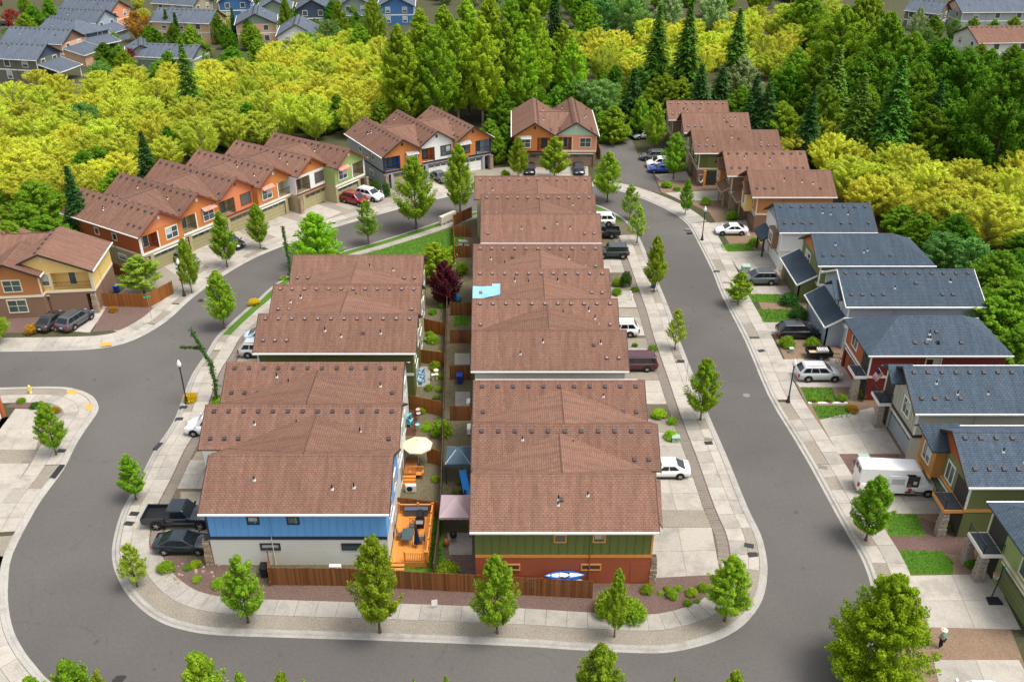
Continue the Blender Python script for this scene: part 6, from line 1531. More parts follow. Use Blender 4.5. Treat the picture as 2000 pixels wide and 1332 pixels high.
# yard surfaces
def yard(px, z, m, nm): return struct(sheet(nm, [P2(*q) for q in px], z, m))
yard([(765,1010),(866,1010),(866,1135),(765,1135)], .113, M['grassbase'], 'lawn'); tag(grass([P2(*q) for q in [(838,990),(860,990),(862,1110),(800,1112),(836,1085)]], .113, 90, .12), 'narrow green lawn strip beside the wooden deck', 'grass')
yard([(873,1040),(922,1040),(922,1083),(878,1083)], .125, M['concrete_old'], 'patio'); yard([(870,1085),(930,1085),(930,1145),(868,1140)], .114, M['mulch'], 'mulch_bed')
yard([(793,930),(858,930),(858,972),(790,972)], .113, M['yard'], 'dry_lawn')
for q in ([(888,690),(918,690),(918,712),(888,712)], [(889,765),(918,765),(918,795),(889,795)], [(815,716),(840,716),(840,755),(815,755)], [(889,645),(918,645),(918,660),(889,660)]): yard(q, .122, M['concrete_old'], 'patio')
o = yard([(886,618),(915,618),(915,636),(886,636)], .12, M['grassbase'], 'artificial_turf'); tag(grass([P2(*q) for q in [(886,618),(915,618),(915,636),(886,636)]], .12, 90, .06), 'small artificial turf patch between the brown yard fences', 'grass')
yard([(790,800),(815,800),(812,850),(786,850)], .125, mat('dark_deck_stain', (.09,.035,.02)), 'low_deck')
# ---- deck
o = thing('deck', 'orange stained wooden deck with railing and steps', 'deck', (-9.5, 54.75, .11)); Wd, Dd, zd = 2.95, 5.9, .55
n = int(Wd/.14)
for i in range(n): cbox('deck_board', o, M['deck'], (.07+i*.14, Dd/2, zd), (.132, Dd, .04))
MB().box(0,Wd,0,.04,0,zd-.03).box(Wd-.04,Wd,0,Dd,0,zd-.03).build('skirt', M['deck'], o)
def wood_rail(o, a, b, z, h=.95):
    a, b = Vector((*a,z)), Vector((*b,z)); L_ = (b-a).length; k = int(L_/.13); an = math.atan2(b.y-a.y, b.x-a.x)
    r = MB().box(0,L_,-.06,.06,h-.05,h).box(0,L_,-.03,.03,.1,.18).build('railing', M['deck'], o, loc=a, rz=an)
    for i in range(k): cbox('baluster', r, M['deck'], ((i+.5)*L_/k, 0, h/2+.05), (.04,.04,h-.2))
    for i in range(int(L_/1.6)+2):
        t = min(1, i*1.6/L_); q = a.lerp(b, t); ps = cbox('post', o, M['deck'], (q.x, q.y, z+h/2+.04), (.11,.11,h+.1)); cbox('post_cap', ps, M['deck'], (0,0,h/2+.08), (.16,.16,.05))
wood_rail(o, (.1,Dd), (Wd,Dd), zd); wood_rail(o, (Wd-.05,0), (Wd-.05,Dd), zd); wood_rail(o, (1.15,.05), (Wd,.05), zd)
for i in range(3): cbox('step', o, M['deck'], (.62, -.17-i*.28, zd-.12-i*.16), (1.0,.28,.05)); cbox('riser', o, M['deck'], (.62, -.04-i*.28, zd-.2-i*.16), (1.0,.03,.14))
# deck furniture
Z = .11+zd+.02
def at_deck(px, py): p = at(px, py, Z); return p
p = at_deck(797,1056); t = thing('patio_table', 'dark glass topped patio table on the wooden deck', 'table', p)
MB().box(-.45,.45,-.7,.7,.68,.72).build('tabletop', mat('smoked_glass', (.06,.085,.09), .15), t)
for x in (-.4,.4):
    for y in (-.62,.62): MB().tube((x*1.05,y,0),(x,y,.68),.025).build('leg', M['dark_metal'], t)
def chair(px, py, rz, label, seatm=None, z=Z, group='dark metal chairs around the deck table', frame=None):
    fm = frame or M['dark_metal']
    p = at(px, py, z); c = thing('patio_chair', label, 'chair', p, rz, group); MB().box(-.26,.26,-.26,.26,.42,.47).build('seat', seatm or mat('chair_cushion', (.09,.07,.06)), c)
    for x in (-.24,.24):
        MB().tube((x,-.24,0),(x,-.24,.62),.018).build('leg', fm, c); MB().tube((x,.26,0),(x,.30,.95),.018).build('leg', fm, c); MB().tube((x,-.24,.62),(x,.28,.64),.018).build('armrest', fm, c)
    b = MB().tube((-.24,.30,.95),(.24,.30,.95),.018).tube((-.24,.28,.5),(.24,.30,.93),.012).tube((.24,.28,.5),(-.24,.30,.93),.012).tube((0,.28,.5),(0,.3,.95),.01); b.build('backrest', fm, c)
chair(806,1034,0,'patio chair at the far end of the deck table'); chair(783,1052,PI/2,'patio chair on the house side of the deck table'); chair(823,1060,-PI/2,'patio chair at the railing side of the deck table')
p = at_deck(815,1068); u = thing('closed_umbrella', 'folded navy patio umbrella standing at the deck table', 'umbrella', p); MB().tube((0,0,0),(0,0,2.1),.025).build('pole', M['white'], u); MB().lathe([(.27,.45),(.24,.6),(.16,1.4),(.06,2.05),(.02,2.1)], 9).build('canopy', mat('navy_cloth', (.012,.014,.05), .9), u)
p = at_deck(814,1003); tag(MB().box(-.95,.95,-.35,.35,0,.62).box(-.98,.98,-.38,.38,.62,.70).build('storage_bench', mat('slate_box', (.085,.10,.13), .6), None, loc=p), 'long slate grey storage bench on the wooden deck', 'bench')
p = at_deck(822,1022); g = thing('grill', 'black covered barbecue grill on the wooden deck', 'grill', p, PI/2); MB().box(-.65,.3,-.3,.3,0,.95).build('cabinet', M['black'], g); MB().lathe([(.0,.32),(.32,.3),(.33,-.6),(.0,-.62)], 10, (0,0,.95), 'x').build('lid', M['black'], g); MB().box(-1.05,-.65,-.28,.28,.8,.88).build('side_shelf', M['steel'], g)
# ---- patio umbrella
p = at(818,905); u = thing('patio_umbrella', 'open cream patio umbrella over the back yard steps', 'umbrella', p)
MB().tube((0,0,0),(0,0,2.5),.03).build('pole', M['white'], u)
mb = MB(); rim = [(1.35*math.cos(2*PI*i/8+.3), 1.35*math.sin(2*PI*i/8+.3), 2.05) for i in range(8)]
mb.mesh([(0,0,2.62)]+rim+[(q[0]*1.0,q[1]*1.0,1.93) for q in rim], [(0,1+i,1+(i+1)%8) for i in range(8)]+[(1+i,9+i,9+(i+1)%8,1+(i+1)%8) for i in range(8)]); mb.build('canopy', mat('cream_canvas', (.72,.58,.40), .85, .06), u)
MB().lathe([(.12,2.6),(.1,2.68),(.02,2.72)], 8).build('finial', mat('cream_canvas', (.72,.58,.40)), u)
for i in range(8): MB().tube((0,0,2.3), (rim[i][0]*.97,rim[i][1]*.97,2.03), .012).build('rib', M['white'], u)
# steps with bench below the umbrella
p = at(790,950); o = thing('garden_steps', 'orange wooden steps below the cream umbrella', 'steps', p)
for i in range(3): cbox('tread', o, M['deck'], (.4, .2+i*.3, .15+i*.17), (1.1,.3,.05)); cbox('riser', o, M['deck'], (.4, .07+i*.3, .08+i*.17), (1.1,.03,.17))
MB().box(-.15,.95,1.0,3.2,.55,.62).build('landing', mat('cedar_board', (.3,.1,.03)), o)
p = at(814,932); o = thing('garden_bench', 'orange wooden garden bench with slatted back', 'bench', p, PI)
MB().box(-.6,.6,-.25,.25,.4,.45).build('seat', M['deck'], o)
for i in range(9): cbox('slat', o, M['deck'], (-.52+i*.13, -.27, .7), (.06,.03,.5))
MB().box(-.62,.62,-.3,-.24,.93,1.0).build('top_rail', M['deck'], o)
for x in (-.57,.57): MB().box(x-.04,x+.04,-.29,-.21,0,.95).build('leg', M['deck'], o); MB().box(x-.04,x+.04,.17,.25,0,.65).build('leg', M['deck'], o); MB().box(x-.05,x+.05,-.28,.28,.62,.67).build('armrest', M['deck'], o)
# heat pumps
def heat_pump(px, py, rz, label):
    p = at(px, py, .12); o = thing('heat_pump', label, 'heat pump', (p.x, p.y, .12), rz, 'white outdoor heat pump units'); MB().box(-.45,.45,-.17,.17,.08,.75).build('casing', M['white'], o); MB().lathe([(.26,-.185),(.26,-.17),(.05,-.17),(.05,-.19)], 16, (-.1,0,.42), 'y').build('fan_grille', M['dark_metal'], o)
    for x in (-.35,.35): cbox('foot', o, M['black'], (x,0,.04), (.08,.36,.08))
heat_pump(656,1118,0,'white heat pump behind the front fence at the pale siding'); heat_pump(1030,1146,0,'white heat pump behind the front fence by the kayak'); heat_pump(803,960,0,'white heat pump below the orange garden steps'); heat_pump(915,795,PI/2,'white heat pump on the side patio above the brown fence'); heat_pump(916,845,PI/2,'white heat pump at the brown roof edge in the dirt yard')
# kayaks
def kayak(px, py, z, label, c1, c2, tilt):
    p = at(px, py, z); o = thing('kayak', label, 'kayak', (p.x, p.y, z)); o.rotation_euler = (tilt, 0, 0.03)
    S = []; 
    for i in range(13):
        t = i/12*2-1; ww = .36*(1-abs(t)**2.3)+.01; hh = .17*(1-abs(t)**3)+.03; sh = .12*t*t
        S.append([(t*1.55, ww*math.cos(2*PI*j/12), sh+hh*math.sin(2*PI*j/12)) for j in range(12)])
    mb = MB(); loft(mb, S); mb.build('hull', mat('kayak_'+c1, dict(blue=(.02,.16,.62), aqua=(.03,.35,.5))[c1], .3), o, True)
    mb = MB(); loft(mb, [[(q[0]*.93, q[1]*.78, q[2]*.9+.035) for q in s] for s in S]); mb.build('deck_stripe', mat('kayak_white', (.7,.78,.85), .3), o, True)
    MB().lathe([(.30,.17),(.31,.21),(.22,.215),(.20,.18)], 14).build('cockpit_rim', M['black'], o).scale = (1.5,.8,1)
    MB().box(-.35,-.05,-.15,.15,.19,.30).build('seat', M['steel'], o); MB().lathe([(.1,.19),(.1,.212),(.0,.212)], 12, (-1.0,0,0)).build('hatch', mat('kayak_'+c1, (.02,.16,.62)), o)
kayak(1102,1124,1.25,'blue and white kayak propped against the brick red wall','blue','white',.55); kayak(1098,1134,.75,'second aqua kayak lying under the blue one behind the fence','aqua','white',.5)
# bins
def bin_(px, py, col, label, rz=0):
    p = at(px, py, .12); o = thing('wheeled_bin', label, 'bin', (p.x, p.y, .12), rz, 'wheeled rubbish bins'); cm = mat('bin_'+col, dict(blue=(.012,.05,.30), black=(.02,.02,.022))[col], .5, .08)
    MB().mesh([(-.22,-.24,.06),(.22,-.24,.06),(.22,.24,.06),(-.22,.24,.06),(-.29,-.33,.98),(.29,-.33,.98),(.29,.33,.98),(-.29,.33,.98)], [(0,3,2,1),(4,5,6,7),(0,1,5,4),(1,2,6,5),(2,3,7,6),(3,0,4,7)]).build('body', cm, o)
    MB().slab([(-.32,-.37,1.0),(.32,-.37,1.0),(.32,.37,1.08),(-.32,.37,1.08)], [(0,1,2,3)], .05).build('lid', cm if col == 'blue' else M['black'], o)
    for s in (-1,1): MB().lathe([(.02,-.03),(.1,-.03),(.1,.03),(.02,.03)], 10, (s*.26,.24,.1), 'x').build('wheel', M['tyre'], o)
    MB().tube((-.2,.4,1.02),(.2,.4,1.02),.018).build('handle', M['black'], o)
bin_(1276,562,'blue','blue wheeled bin behind the kerb tree'); bin_(898,748,'blue','blue wheeled bin with dark lid against the brown yard fence'); bin_(229,572,'blue','blue wheeled bin behind the yellow house'); bin_(518,1124,'black','black wheeled bin at the end of the cedar fence'); bin_(1217,728,'blue','blue wheeled bin at the pale end wall beside the minivan')
# ---- canopies
def canopy(px, py, w, d, zt, col, label, ribs=False, name='canopy_tent'):
    p = at(px, py, .12); o = thing(name, label, 'canopy', (p.x, p.y, .11)); c = mat('canopy_'+label.split()[0], col, .7, .1)
    for x in (-w/2,w/2):
        for y in (-d/2,d/2): MB().tube((x*.96,y*.96,0),(x*.96,y*.96,zt),.04).build('post', M['dark_metal'], o)
    V = [(-w/2,-d/2,zt),(w/2,-d/2,zt),(w/2,d/2,zt),(-w/2,d/2,zt),(-w*.1,-d*.1,zt+.75),(w*.1,-d*.1,zt+.75),(w*.1,d*.1,zt+.75),(-w*.1,d*.1,zt+.75),(0,0,zt+.95)]
    F_ = [(0,1,5,4),(1,2,6,5),(2,3,7,6),(3,0,4,7),(4,5,8),(5,6,8),(6,7,8),(7,4,8)]
    MB().slab(V, F_, .03).build('roof', c, o)
    mb = MB()
    for a, b in ((0,1),(1,2),(2,3),(3,0)):
        A, B = Vector(V[a]), Vector(V[b]); n = 10
        for i in range(n):
            p0, p1 = A.lerp(B, i/n), A.lerp(B, (i+1)/n); s = .16+.06*(i % 2); s2 = .16+.06*((i+1) % 2)
            mb.poly([p0, p1, p1-Vector((0,0,s2)), p0-Vector((0,0,s))])
    mb.build('valance', c, o)
    if ribs:
        for i in range(4): MB().tube(V[i], V[4+i], .03).build('rib', M['steel'], o)
    return o
canopy(891,1028,2.5,2.9,2.15,(.52,.38,.40),'pink fabric canopy tent over the patio beside the green house')
canopy(897,928,2.2,2.6,2.2,(.07,.12,.16),'slate blue panelled gazebo at the brown roof edge', True, 'gazebo')
# things in the yards
p = at(908,955); o = thing('play_slide', 'bright blue play slide under the slate gazebo', 'slide', p, .25); mb = MB()
for i in range(8): 
    t0, t1 = i/8, (i+1)/8; z0, z1 = 1.3*(1-t0)**1.2+.12, 1.3*(1-t1)**1.2+.12; y0_, y1_ = .9-t0*2.0, .9-t1*2.0
    mb.slab([(-.25,y0_,z0),(.25,y0_,z0),(.25,y1_,z1),(-.25,y1_,z1)], [(0,3,2,1)], .04)
    for s in (-.27,.27): mb.slab([(s-.03,y0_,z0+.15),(s+.03,y0_,z0+.15),(s+.03,y1_,z1+.15),(s-.03,y1_,z1+.15)], [(0,3,2,1)], .2)
mb.build('chute', mat('slide_blue', (.02,.25,.68), .3), o); MB().tube((-.25,.95,0),(-.25,.9,1.3),.03).tube((.25,.95,0),(.25,.9,1.3),.03).build('ladder', mat('slide_blue', (.02,.25,.68)), o)
M['aqua'] = mat('aqua_plastic', (.12,.50,.62), .4); M['pblue'] = mat('pale_blue_plastic', (.25,.48,.68), .4)
def adirondack(px, py, rz, m, label, g):
    p = at(px, py, .13); o = thing('garden_chair', label, 'chair', p, rz, g)
    for i in range(5): 
        b = cbox('back_slat', o, m, (-.22+i*.11, .36, .72), (.095,.03,.75)); b.rotation_euler = (-.35,0,0)
        s = cbox('seat_slat', o, m, (0, -.28+i*.13, .40-i*.03), (.56,.11,.03))
    for x in (-.33,.33): cbox('armrest', o, m, (x,-.02,.6), (.13,.7,.03)); cbox('leg', o, m, (x,-.3,.3), (.05,.1,.6)); cbox('leg', o, m, (x,.3,.25), (.05,.1,.5))
adirondack(794,818,2.6,M['aqua'],'aqua garden chair nearer the fence on the dark low deck','aqua chairs on the low deck'); adirondack(798,830,2.9,M['aqua'],'aqua garden chair nearer the umbrella on the dark low deck','aqua chairs on the low deck')
adirondack(821,734,-2.0,M['pblue'],'pale blue reclining chair against the olive wall, upper one','pale blue chairs by the olive wall'); adirondack(822,748,-2.0,M['pblue'],'pale blue reclining chair against the olive wall, lower one','pale blue chairs by the olive wall')
for x, y, s_ in ((852,733,.3),(846,742,.22),(853,741,.22)):
    p = at(x,y); o = thing('bird_bath', 'cream pedestal bird bath among the yard plants', 'bird bath', p, 0, 'cream bird baths'); MB().lathe([(.2*s_/.3,0),(.08,.1),(.07,.5),(s_,.62),(s_*.9,.68),(.02,.62)], 12).build('basin', mat('cream_stone', (.68,.62,.42), .8), o, True)
for x, y, c, lb in ((817,812,'pink','pink round disc garden ornament on a stake'),(818,820,'pink','lower pink round disc garden ornament on a stake'),(816,842,'aqua','aqua round disc garden ornament on a stake')):
    p = at(x,y); o = thing('garden_ornament', lb, 'ornament', p); MB().tube((0,0,0),(0,0,.7),.015).build('stake', M['dark_metal'], o); MB().lathe([(.02,.7),(.2,.74),(.22,.78),(.03,.74)], 12).build('dish', mat('ornament_'+c, dict(pink=(.75,.35,.5), aqua=(.2,.6,.7))[c], .4), o)
p = at(893,588); tag(MB().lathe([(.05,.0),(.45,.02),(.5,.3),(.3,.75),(.05,.85)], 14).build('covered_firepit', mat('blue_cover', (.02,.22,.48), .5), None, True, loc=(p.x,p.y,.12)), 'round blue covered tub beside the purple tree', 'tub')
p = at(904,968); o = thing('fire_bowl', 'small round black fire bowl in the scrubby yard', 'fire bowl', p); MB().lathe([(.1,.25),(.3,.35),(.33,.45),(.28,.44),(.05,.3)], 12).build('bowl', M['black'], o)
for i in range(3): MB().tube((.22*math.cos(i*2.1),.22*math.sin(i*2.1),0),(.15*math.cos(i*2.1),.15*math.sin(i*2.1),.35),.02).build('leg', M['black'], o)
for x, y, lb in ((908,492,'grey patio chair left of the small round table'),(920,494,'grey patio chair right of the small round table')): chair(x-8, y-8, .3, lb, M['steel'], .13, 'grey chairs at the small patio table', M['steel'])
p = at(905,480); o = thing('patio_table', 'small round grey patio table in the corner yard', 'table', p); MB().lathe([(.05,.68),(.45,.68),(.45,.72),(.05,.73)], 16).build('tabletop', M['steel'], o); MB().lathe([(.25,0),(.04,.1),(.04,.68)], 10).build('pedestal', M['dark_metal'], o)
# kettle grill and clutter under the pink tent
p = at(886,1058); o = thing('smoker', 'black barrel smoker on legs at the patio edge', 'grill', p); MB().lathe([(.05,.5),(.26,.55),(.3,.8),(.26,1.0),(.05,1.1)], 14).build('kettle', M['black'], o, True)
for i in range(3): MB().tube((.28*math.cos(i*2.1+.5),.28*math.sin(i*2.1+.5),0),(.18*math.cos(i*2.1+.5),.18*math.sin(i*2.1+.5),.6),.018).build('leg', M['steel'], o)
p = at(872,1065); tag(MB().lathe([(.2,0),(.26,.3),(.22,.55),(.1,.65)], 10).build('clay_pot', mat('terracotta', (.42,.12,.04)), None, True, loc=p), 'terracotta pot at the yard fence by the pink tent', 'pot')
# pet door style dryer post and small white post box
for x, y, lb in ((1231,580,'short white marker post in the gravel bed'),(1234,586,'low white utility pedestal in the gravel bed')):
    p = at(x,y); o = thing('marker_post', lb, 'post', p); MB().lathe([(.09,0),(.09,.75),(.05,.82)], 10).build('shaft', M['white'], o); MB().lathe([(.1,.7),(.1,.76),(.0,.8)], 10).build('cap', M['white'], o)
# green utility boxes
def ubox(px, py, w, d, h, label, col=(.30,.42,.34)):
    p = at(px, py); o = thing('utility_box', label, 'utility box', p, 0, 'pale green utility boxes'); m_ = mat('utility_green', col, .55); MB().box(-w/2,w/2,-d/2,d/2,0,h).build('cabinet', m_, o); MB().slab([(-w/2-.04,-d/2-.04,h+.02),(w/2+.04,-d/2-.04,h+.02),(w/2+.04,d/2+.04,h+.08),(-w/2-.04,d/2+.04,h+.08)], [(0,1,2,3)], .06).build('lid', m_, o); cbox('latch', o, M['dark_metal'], (0,-d/2-.015,h*.6), (.08,.03,.12))
ubox(1319,862,.7,.5,.55,'pale green utility box under the lime shrub'); ubox(1456,530,1.0,.8,.8,'pale green transformer box beside the dark hatchback'); ubox(1685,905,.9,.7,.75,'pale green transformer box behind the white van'); ubox(1545,688,.4,.35,.5,'small pale green pedestal in front of the trailer')
# ---- mailbox bank
p = at(860,443); q = at(893,429); a = math.atan2((q-p).y, (q-p).x); o = thing('mailbox_bank', 'row of cream cluster mailboxes on the lawn corner', 'mailboxes', (p.x, p.y, .12), a)
mm = mat('mailbox_cream', (.66,.60,.50), .5, .05)
for i in range(4):
    b_ = MB().box(.05+i*.78,.80+i*.78,-.25,.25,.45,1.5).build('cabinet', mm, o); MB().box(.2+i*.78,.65+i*.78,-.1,.1,0,.45).build('pedestal', mm, o)
    for r_ in range(4):
        for c__ in range(2): cbox('door', b_, mm, (.25+i*.78+c__*.35, -.262, .6+r_*.22), (.32,.03,.19))
MB().box(-.1,3.3,-.45,.45,-.0,.03).build('slab', M['concrete'], o)
# hydrant
p = at(60,767); o = thing('fire_hydrant', 'yellow fire hydrant on the side street verge', 'hydrant', p); ym = mat('hydrant_yellow', (.75,.62,.16), .45)
MB().lathe([(.17,0),(.17,.06),(.12,.08),(.11,.6),(.16,.62),(.16,.68),(.13,.8),(.05,.9),(.04,.95)], 12).build('barrel', ym, o, True); MB().lathe([(.07,-.2),(.07,.2)], 10, (0,0,.5), 'x').build('nozzle', ym, o); MB().lathe([(.08,-.22),(.08,0)], 10, (0,0,.48), 'y').build('pumper_nozzle', ym, o)
# signs
p = at(296,622); o = thing('street_sign', 'green street name sign on a thin pole at the corner', 'sign', p, .4); MB().tube((0,0,0),(0,0,2.9),.03).build('pole', M['steel'], o); sg = mat('sign_green', (.02,.38,.16), .4)
MB().box(-.4,.4,-.012,.012,2.72,2.9).build('name_plate', sg, o); MB().box(-.012,.012,-.4,.4,2.93,3.1).build('name_plate', sg, o)
p = at(1340,748); o = thing('parking_sign', 'small dark back of a sign on a pole by the drive apron', 'sign', p, 1.4); MB().tube((0,0,0),(0,0,2.5),.025).build('pole', M['steel'], o); MB().box(-.16,.16,-.012,.012,2.05,2.5).build('plate', mat('sign_back', (.12,.12,.125), .4), o)
p = at(849,1187); o = thing('yard_sign', 'small white yard sign in the mulch behind the pavement', 'sign', p, .25); MB().box(-.22,.22,-.012,.012,.25,.8).build('panel', M['white'], o); MB().tube((-.15,0,0),(-.15,0,.3),.012).tube((.15,0,0),(.15,0,.3),.012).build('stake', M['steel'], o)
# basketball hoop
p = at(1941,1174); o = thing('basketball_hoop', 'portable basketball hoop on the wide drive', 'basketball hoop', p, 0); M['hoop_black'] = mat('hoop_base', (.018,.02,.03), .5)
MB().mesh([(-.55,-.38,0),(.55,-.38,0),(.45,.38,0),(-.45,.38,0),(-.5,-.33,.16),(.5,-.33,.16),(.4,.33,.16),(-.4,.33,.16)], [(4,5,6,7),(0,1,5,4),(1,2,6,5),(2,3,7,6),(3,0,4,7)]).build('base', M['hoop_black'], o)
MB().path([(-.3,0,.15),(-.15,0,2.0),(-.05,.1,2.6)], [.05,.045,.045], 8).build('pole', M['hoop_black'], o); bb = MB().box(-.35,.75-.0,-.02,.02,2.35,3.15).build('backboard', mat('backboard_blue', (.02,.13,.22), .3), o, rz=1.0)
MB().box(-.02,.42,-.03,-.025,2.5,2.53).box(-.02,.42,-.03,-.025,2.85,2.88).box(-.02,.01,-.03,-.025,2.5,2.88).box(.39,.42,-.03,-.025,2.5,2.88).build('target_square', M['white'], o, rz=1.0)
r_ = MB(); pts = [(math.cos(2*PI*i/14)*.23-.33, math.sin(2*PI*i/14)*.23+.2, 2.5) for i in range(15)]; r_.path(pts, [.018]*15, 5); rim_ = r_.build('rim', mat('rim_red', (.6,.05,.03), .4), o)
nt = MB()
for i in range(14): nt.tube(pts[i], ((pts[i][0]+.33)*.6-.33, (pts[i][1]-.2)*.6+.2, 2.1), .008, n=3)
nt.build('net', M['white'], rim_)
# flag on the beige house balcony
p = at(1722,742,3.6); o = thing('flag', 'striped flag with blue corner on the beige house balcony', 'flag', p); MB().tube((.5,0,0),(-.55,0,1.35),.02).build('pole', M['white'], o)
fr_, fb_, fw_ = mat('flag_red', (.45,.02,.03), .8), mat('flag_blue', (.02,.035,.2), .8), mat('flag_white', (.75,.74,.73), .8)
Pq, d1, d2 = Vector((-.52,0,1.3)), Vector((.62,.05,-.75)), Vector((-.55,.05,-.85))
for i in range(13):
    a0, a1 = i/13, (i+1)/13; s0 = .42 if i < 7 else 0
    mb = MB(); nn = 5
    for j in range(nn):
        t0, t1 = s0+(1-s0)*j/nn, s0+(1-s0)*(j+1)/nn; wv = lambda t: Vector((0,.06*math.sin(t*6),0))
        mb.poly([Pq+d1*a0+d2*t0+wv(t0), Pq+d1*a1+d2*t0+wv(t0), Pq+d1*a1+d2*t1+wv(t1), Pq+d1*a0+d2*t1+wv(t1)])
    mb.build('stripe', fr_ if i % 2 == 0 else fw_, o)
MB().poly([Pq, Pq+d1*7/13, Pq+d1*7/13+d2*.42, Pq+d2*.42]).build('canton', fb_, o)
# bicycle by the dark red house
p = at(1641,712); o = thing('bicycle', 'pink child bicycle leaning at the dark red garage', 'bicycle', p, -.9); pm_ = mat('bike_pink', (.6,.1,.25), .4)
for x in (-.38,.38):
    wl = link('wheel', None, o, (x,0,.25)); r_ = MB(); r_.path([(math.cos(2*PI*i/12)*.24,0,math.sin(2*PI*i/12)*.24) for i in range(13)], [.025]*13, 5); r_.build('tyre', M['tyre'], wl)
MB().tube((-.38,0,.25),(-.12,0,.62),.025).tube((-.12,0,.6),(.28,0,.62),.025).tube((.28,0,.72),(.38,0,.25),.025).tube((-.05,0,.25),(.28,0,.6),.025).build('frame', pm_, o); MB().tube((.28,-.22,.8),(.28,.22,.8),.02).build('handlebar', M['steel'], o); MB().box(-.24,-.02,-.06,.06,.66,.71).build('saddle', M['black'], o)
# hanging chair
p = at(1369,351,1.2); o = thing('hanging_chair', 'white hanging hammock chair in the olive porch', 'chair', (p.x, p.y, .5)); mb = MB()
mb.tube((-.4,0,1.5),(.4,0,1.5),.025).build('bar', M['white'], o); mb = MB(); loft(mb, [[(x,-.25*s,z_),(x,.25*s,z_),(x,.25*s,z_-.1),(x,-.25*s,z_-.1)] for x, z_, s in ((-.4,1.4,.2),(-.3,.6,1),(0,.25,1.1),(.3,.6,1),(.4,1.4,.2))]); mb.build('sling', M['white'], o)
# edging, pots, stones
for x, y in ((1589,786),(1619,786),(1644,786)):
    p = at(x,y); tag(MB().lathe([(.2,0),(.28,.38),(.24,.38),(.2,.3)], 12).build('plant_pot', mat('dark_pot', (.06,.045,.035)), None, True, loc=p), 'dark plant pot standing on the white stone edging', 'pot', 'pots on the white edging')
mb = MB(); a, b = at(1578,788), at(1655,788); 
for i in range(9):
    q = a.lerp(b, (i+.5)/9); mb.box(q.x-.2,q.x+.2,q.y-.12,q.y+.12,.1,.24)
tag(mb.build('stone_edging', M['white']), 'row of white edging blocks between the two small lawns', 'edging')
rs = random.Random(3)
for i in range(26):
    x, y = rs.uniform(320,470), rs.uniform(1090,1150); p = at(x, y); s_ = rs.uniform(.08,.2)
    v = [(math.cos(2*PI*j/6)*s_*rs.uniform(.7,1.2), math.sin(2*PI*j/6)*s_*rs.uniform(.7,1.1), 0) for j in range(6)]
    mb = MB().mesh(v+[(q[0]*.6,q[1]*.6,s_*.7) for q in v], [tuple(range(6,12))]+[(j,(j+1)%6,6+(j+1)%6,6+j) for j in range(6)])
    tag(mb.build('garden_stone', M['stone'], None, loc=(p.x,p.y,.11)), 'small pale stone lying in the corner mulch bed', 'stone', 'stones in the corner bed')
# pinwheel on the roof
p = at(647,828,6.6); o = thing('pinwheel', 'magenta foil pinwheel on the brown roof', 'pinwheel', (p.x,p.y,6.62)); mg = mat('magenta_foil', (.75,.05,.35), .3)
for i in range(6):
    a = 2*PI*i/6; MB().mesh([(0,0,0),(.2*math.cos(a),.2*math.sin(a),.05),(.16*math.cos(a+.6),.16*math.sin(a+.6),.12)], [(0,1,2)]).build('blade', mg, o)
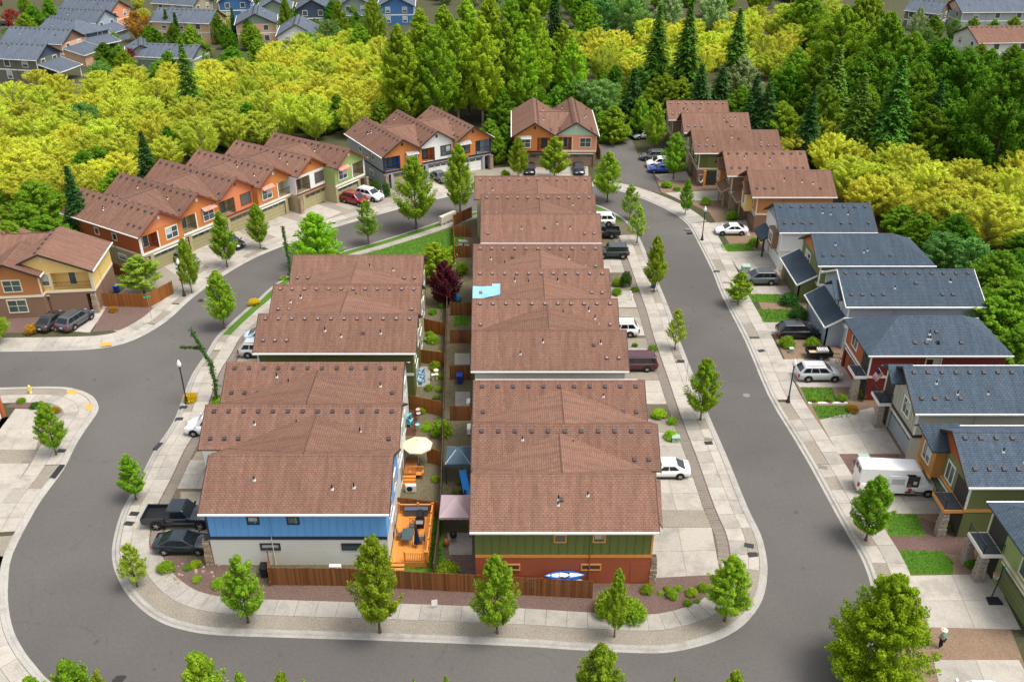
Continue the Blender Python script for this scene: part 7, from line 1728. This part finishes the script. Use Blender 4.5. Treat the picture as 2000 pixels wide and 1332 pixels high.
# person on the bare soil
p = at(1836,1264); o = thing('person', 'person in a straw hat, teal shirt and black trousers standing on the bare soil strip', 'person', (p.x,p.y,.11), .35)
def skin(name, verts, edges, radii, m, parent):
    me = bpy.data.meshes.new(name); me.from_pydata(verts, edges, []); ob = link(name, me, parent)
    md = ob.modifiers.new('Skin', 'SKIN'); 
    for i, r_ in enumerate(radii): me.skin_vertices[0].data[i].radius = (r_, r_)
    me.skin_vertices[0].data[0].use_root = True
    sb = ob.modifiers.new('Sub', 'SUBSURF'); sb.levels = 2; sb.render_levels = 2; me.materials.append(m); return ob
sk = mat('skin', (.48,.28,.2), .6, .06)
B_ = [(0,0,.86),(0,.0,1.1),(0,.02,1.32),(0,.04,1.42),(0,.06,1.52),(0,.07,1.62), (-.18,.02,1.34),(-.26,.06,1.1),(-.22,.2,.92),(-.2,.27,.85), (.18,.02,1.34),(.27,.05,1.1),(.25,.22,.95),(.24,.3,.92), (-.09,0,.8),(-.1,.02,.45),(-.1,-.03,.07),(-.1,.1,.04), (.09,0,.8),(.1,.04,.45),(.1,.0,.07),(.1,.13,.04)]
E_ = [(0,1),(1,2),(2,3),(3,4),(4,5),(2,6),(6,7),(7,8),(8,9),(2,10),(10,11),(11,12),(12,13),(0,14),(14,15),(15,16),(16,17),(0,18),(18,19),(19,20),(20,21)]
R0 = [.14,.125,.13,.055,.085,.085,.06,.045,.035,.04,.06,.045,.035,.04,.09,.06,.045,.04,.09,.06,.045,.04]
body = skin('body', B_, E_, R0, sk, o)
skin('shirt', [B_[i] for i in (0,1,2)]+[B_[6],B_[7],B_[10],B_[11]], [(0,1),(1,2),(2,3),(3,4),(2,5),(5,6)], [.16,.15,.155,.085,.065,.085,.065], mat('teal_shirt', (.13,.30,.24), .85), o)
skin('trousers', [B_[i] for i in (0,14,15,16,18,19,20)], [(0,1),(1,2),(2,3),(0,4),(4,5),(5,6)], [.165,.115,.085,.07,.115,.085,.07], mat('black_trousers', (.012,.012,.016), .85), o)
for s in (-.1,.1): MB().lathe([(.02,0),(.06,.01),(.06,.08),(.03,.1)], 8, (0,0,0)).build('shoe', mat('pale_shoe', (.6,.5,.48), .6), o, True, loc=(s,.06,0)).scale = (.9,2.2,1)
MB().lathe([(.24,1.655),(.23,1.67),(.12,1.69),(.11,1.78),(.03,1.81)], 14, (0,.07,0)).build('hat', mat('straw', (.72,.66,.46), .8), o, True)
tag(MB().tube((0,0,0),(.12,.1,1.45),.022).build('garden_pole', mat('pale_wood', (.5,.45,.32)), None, loc=(p.x+.25,p.y+.22,.12)), 'pale pole held upright by the person in the straw hat', 'pole')
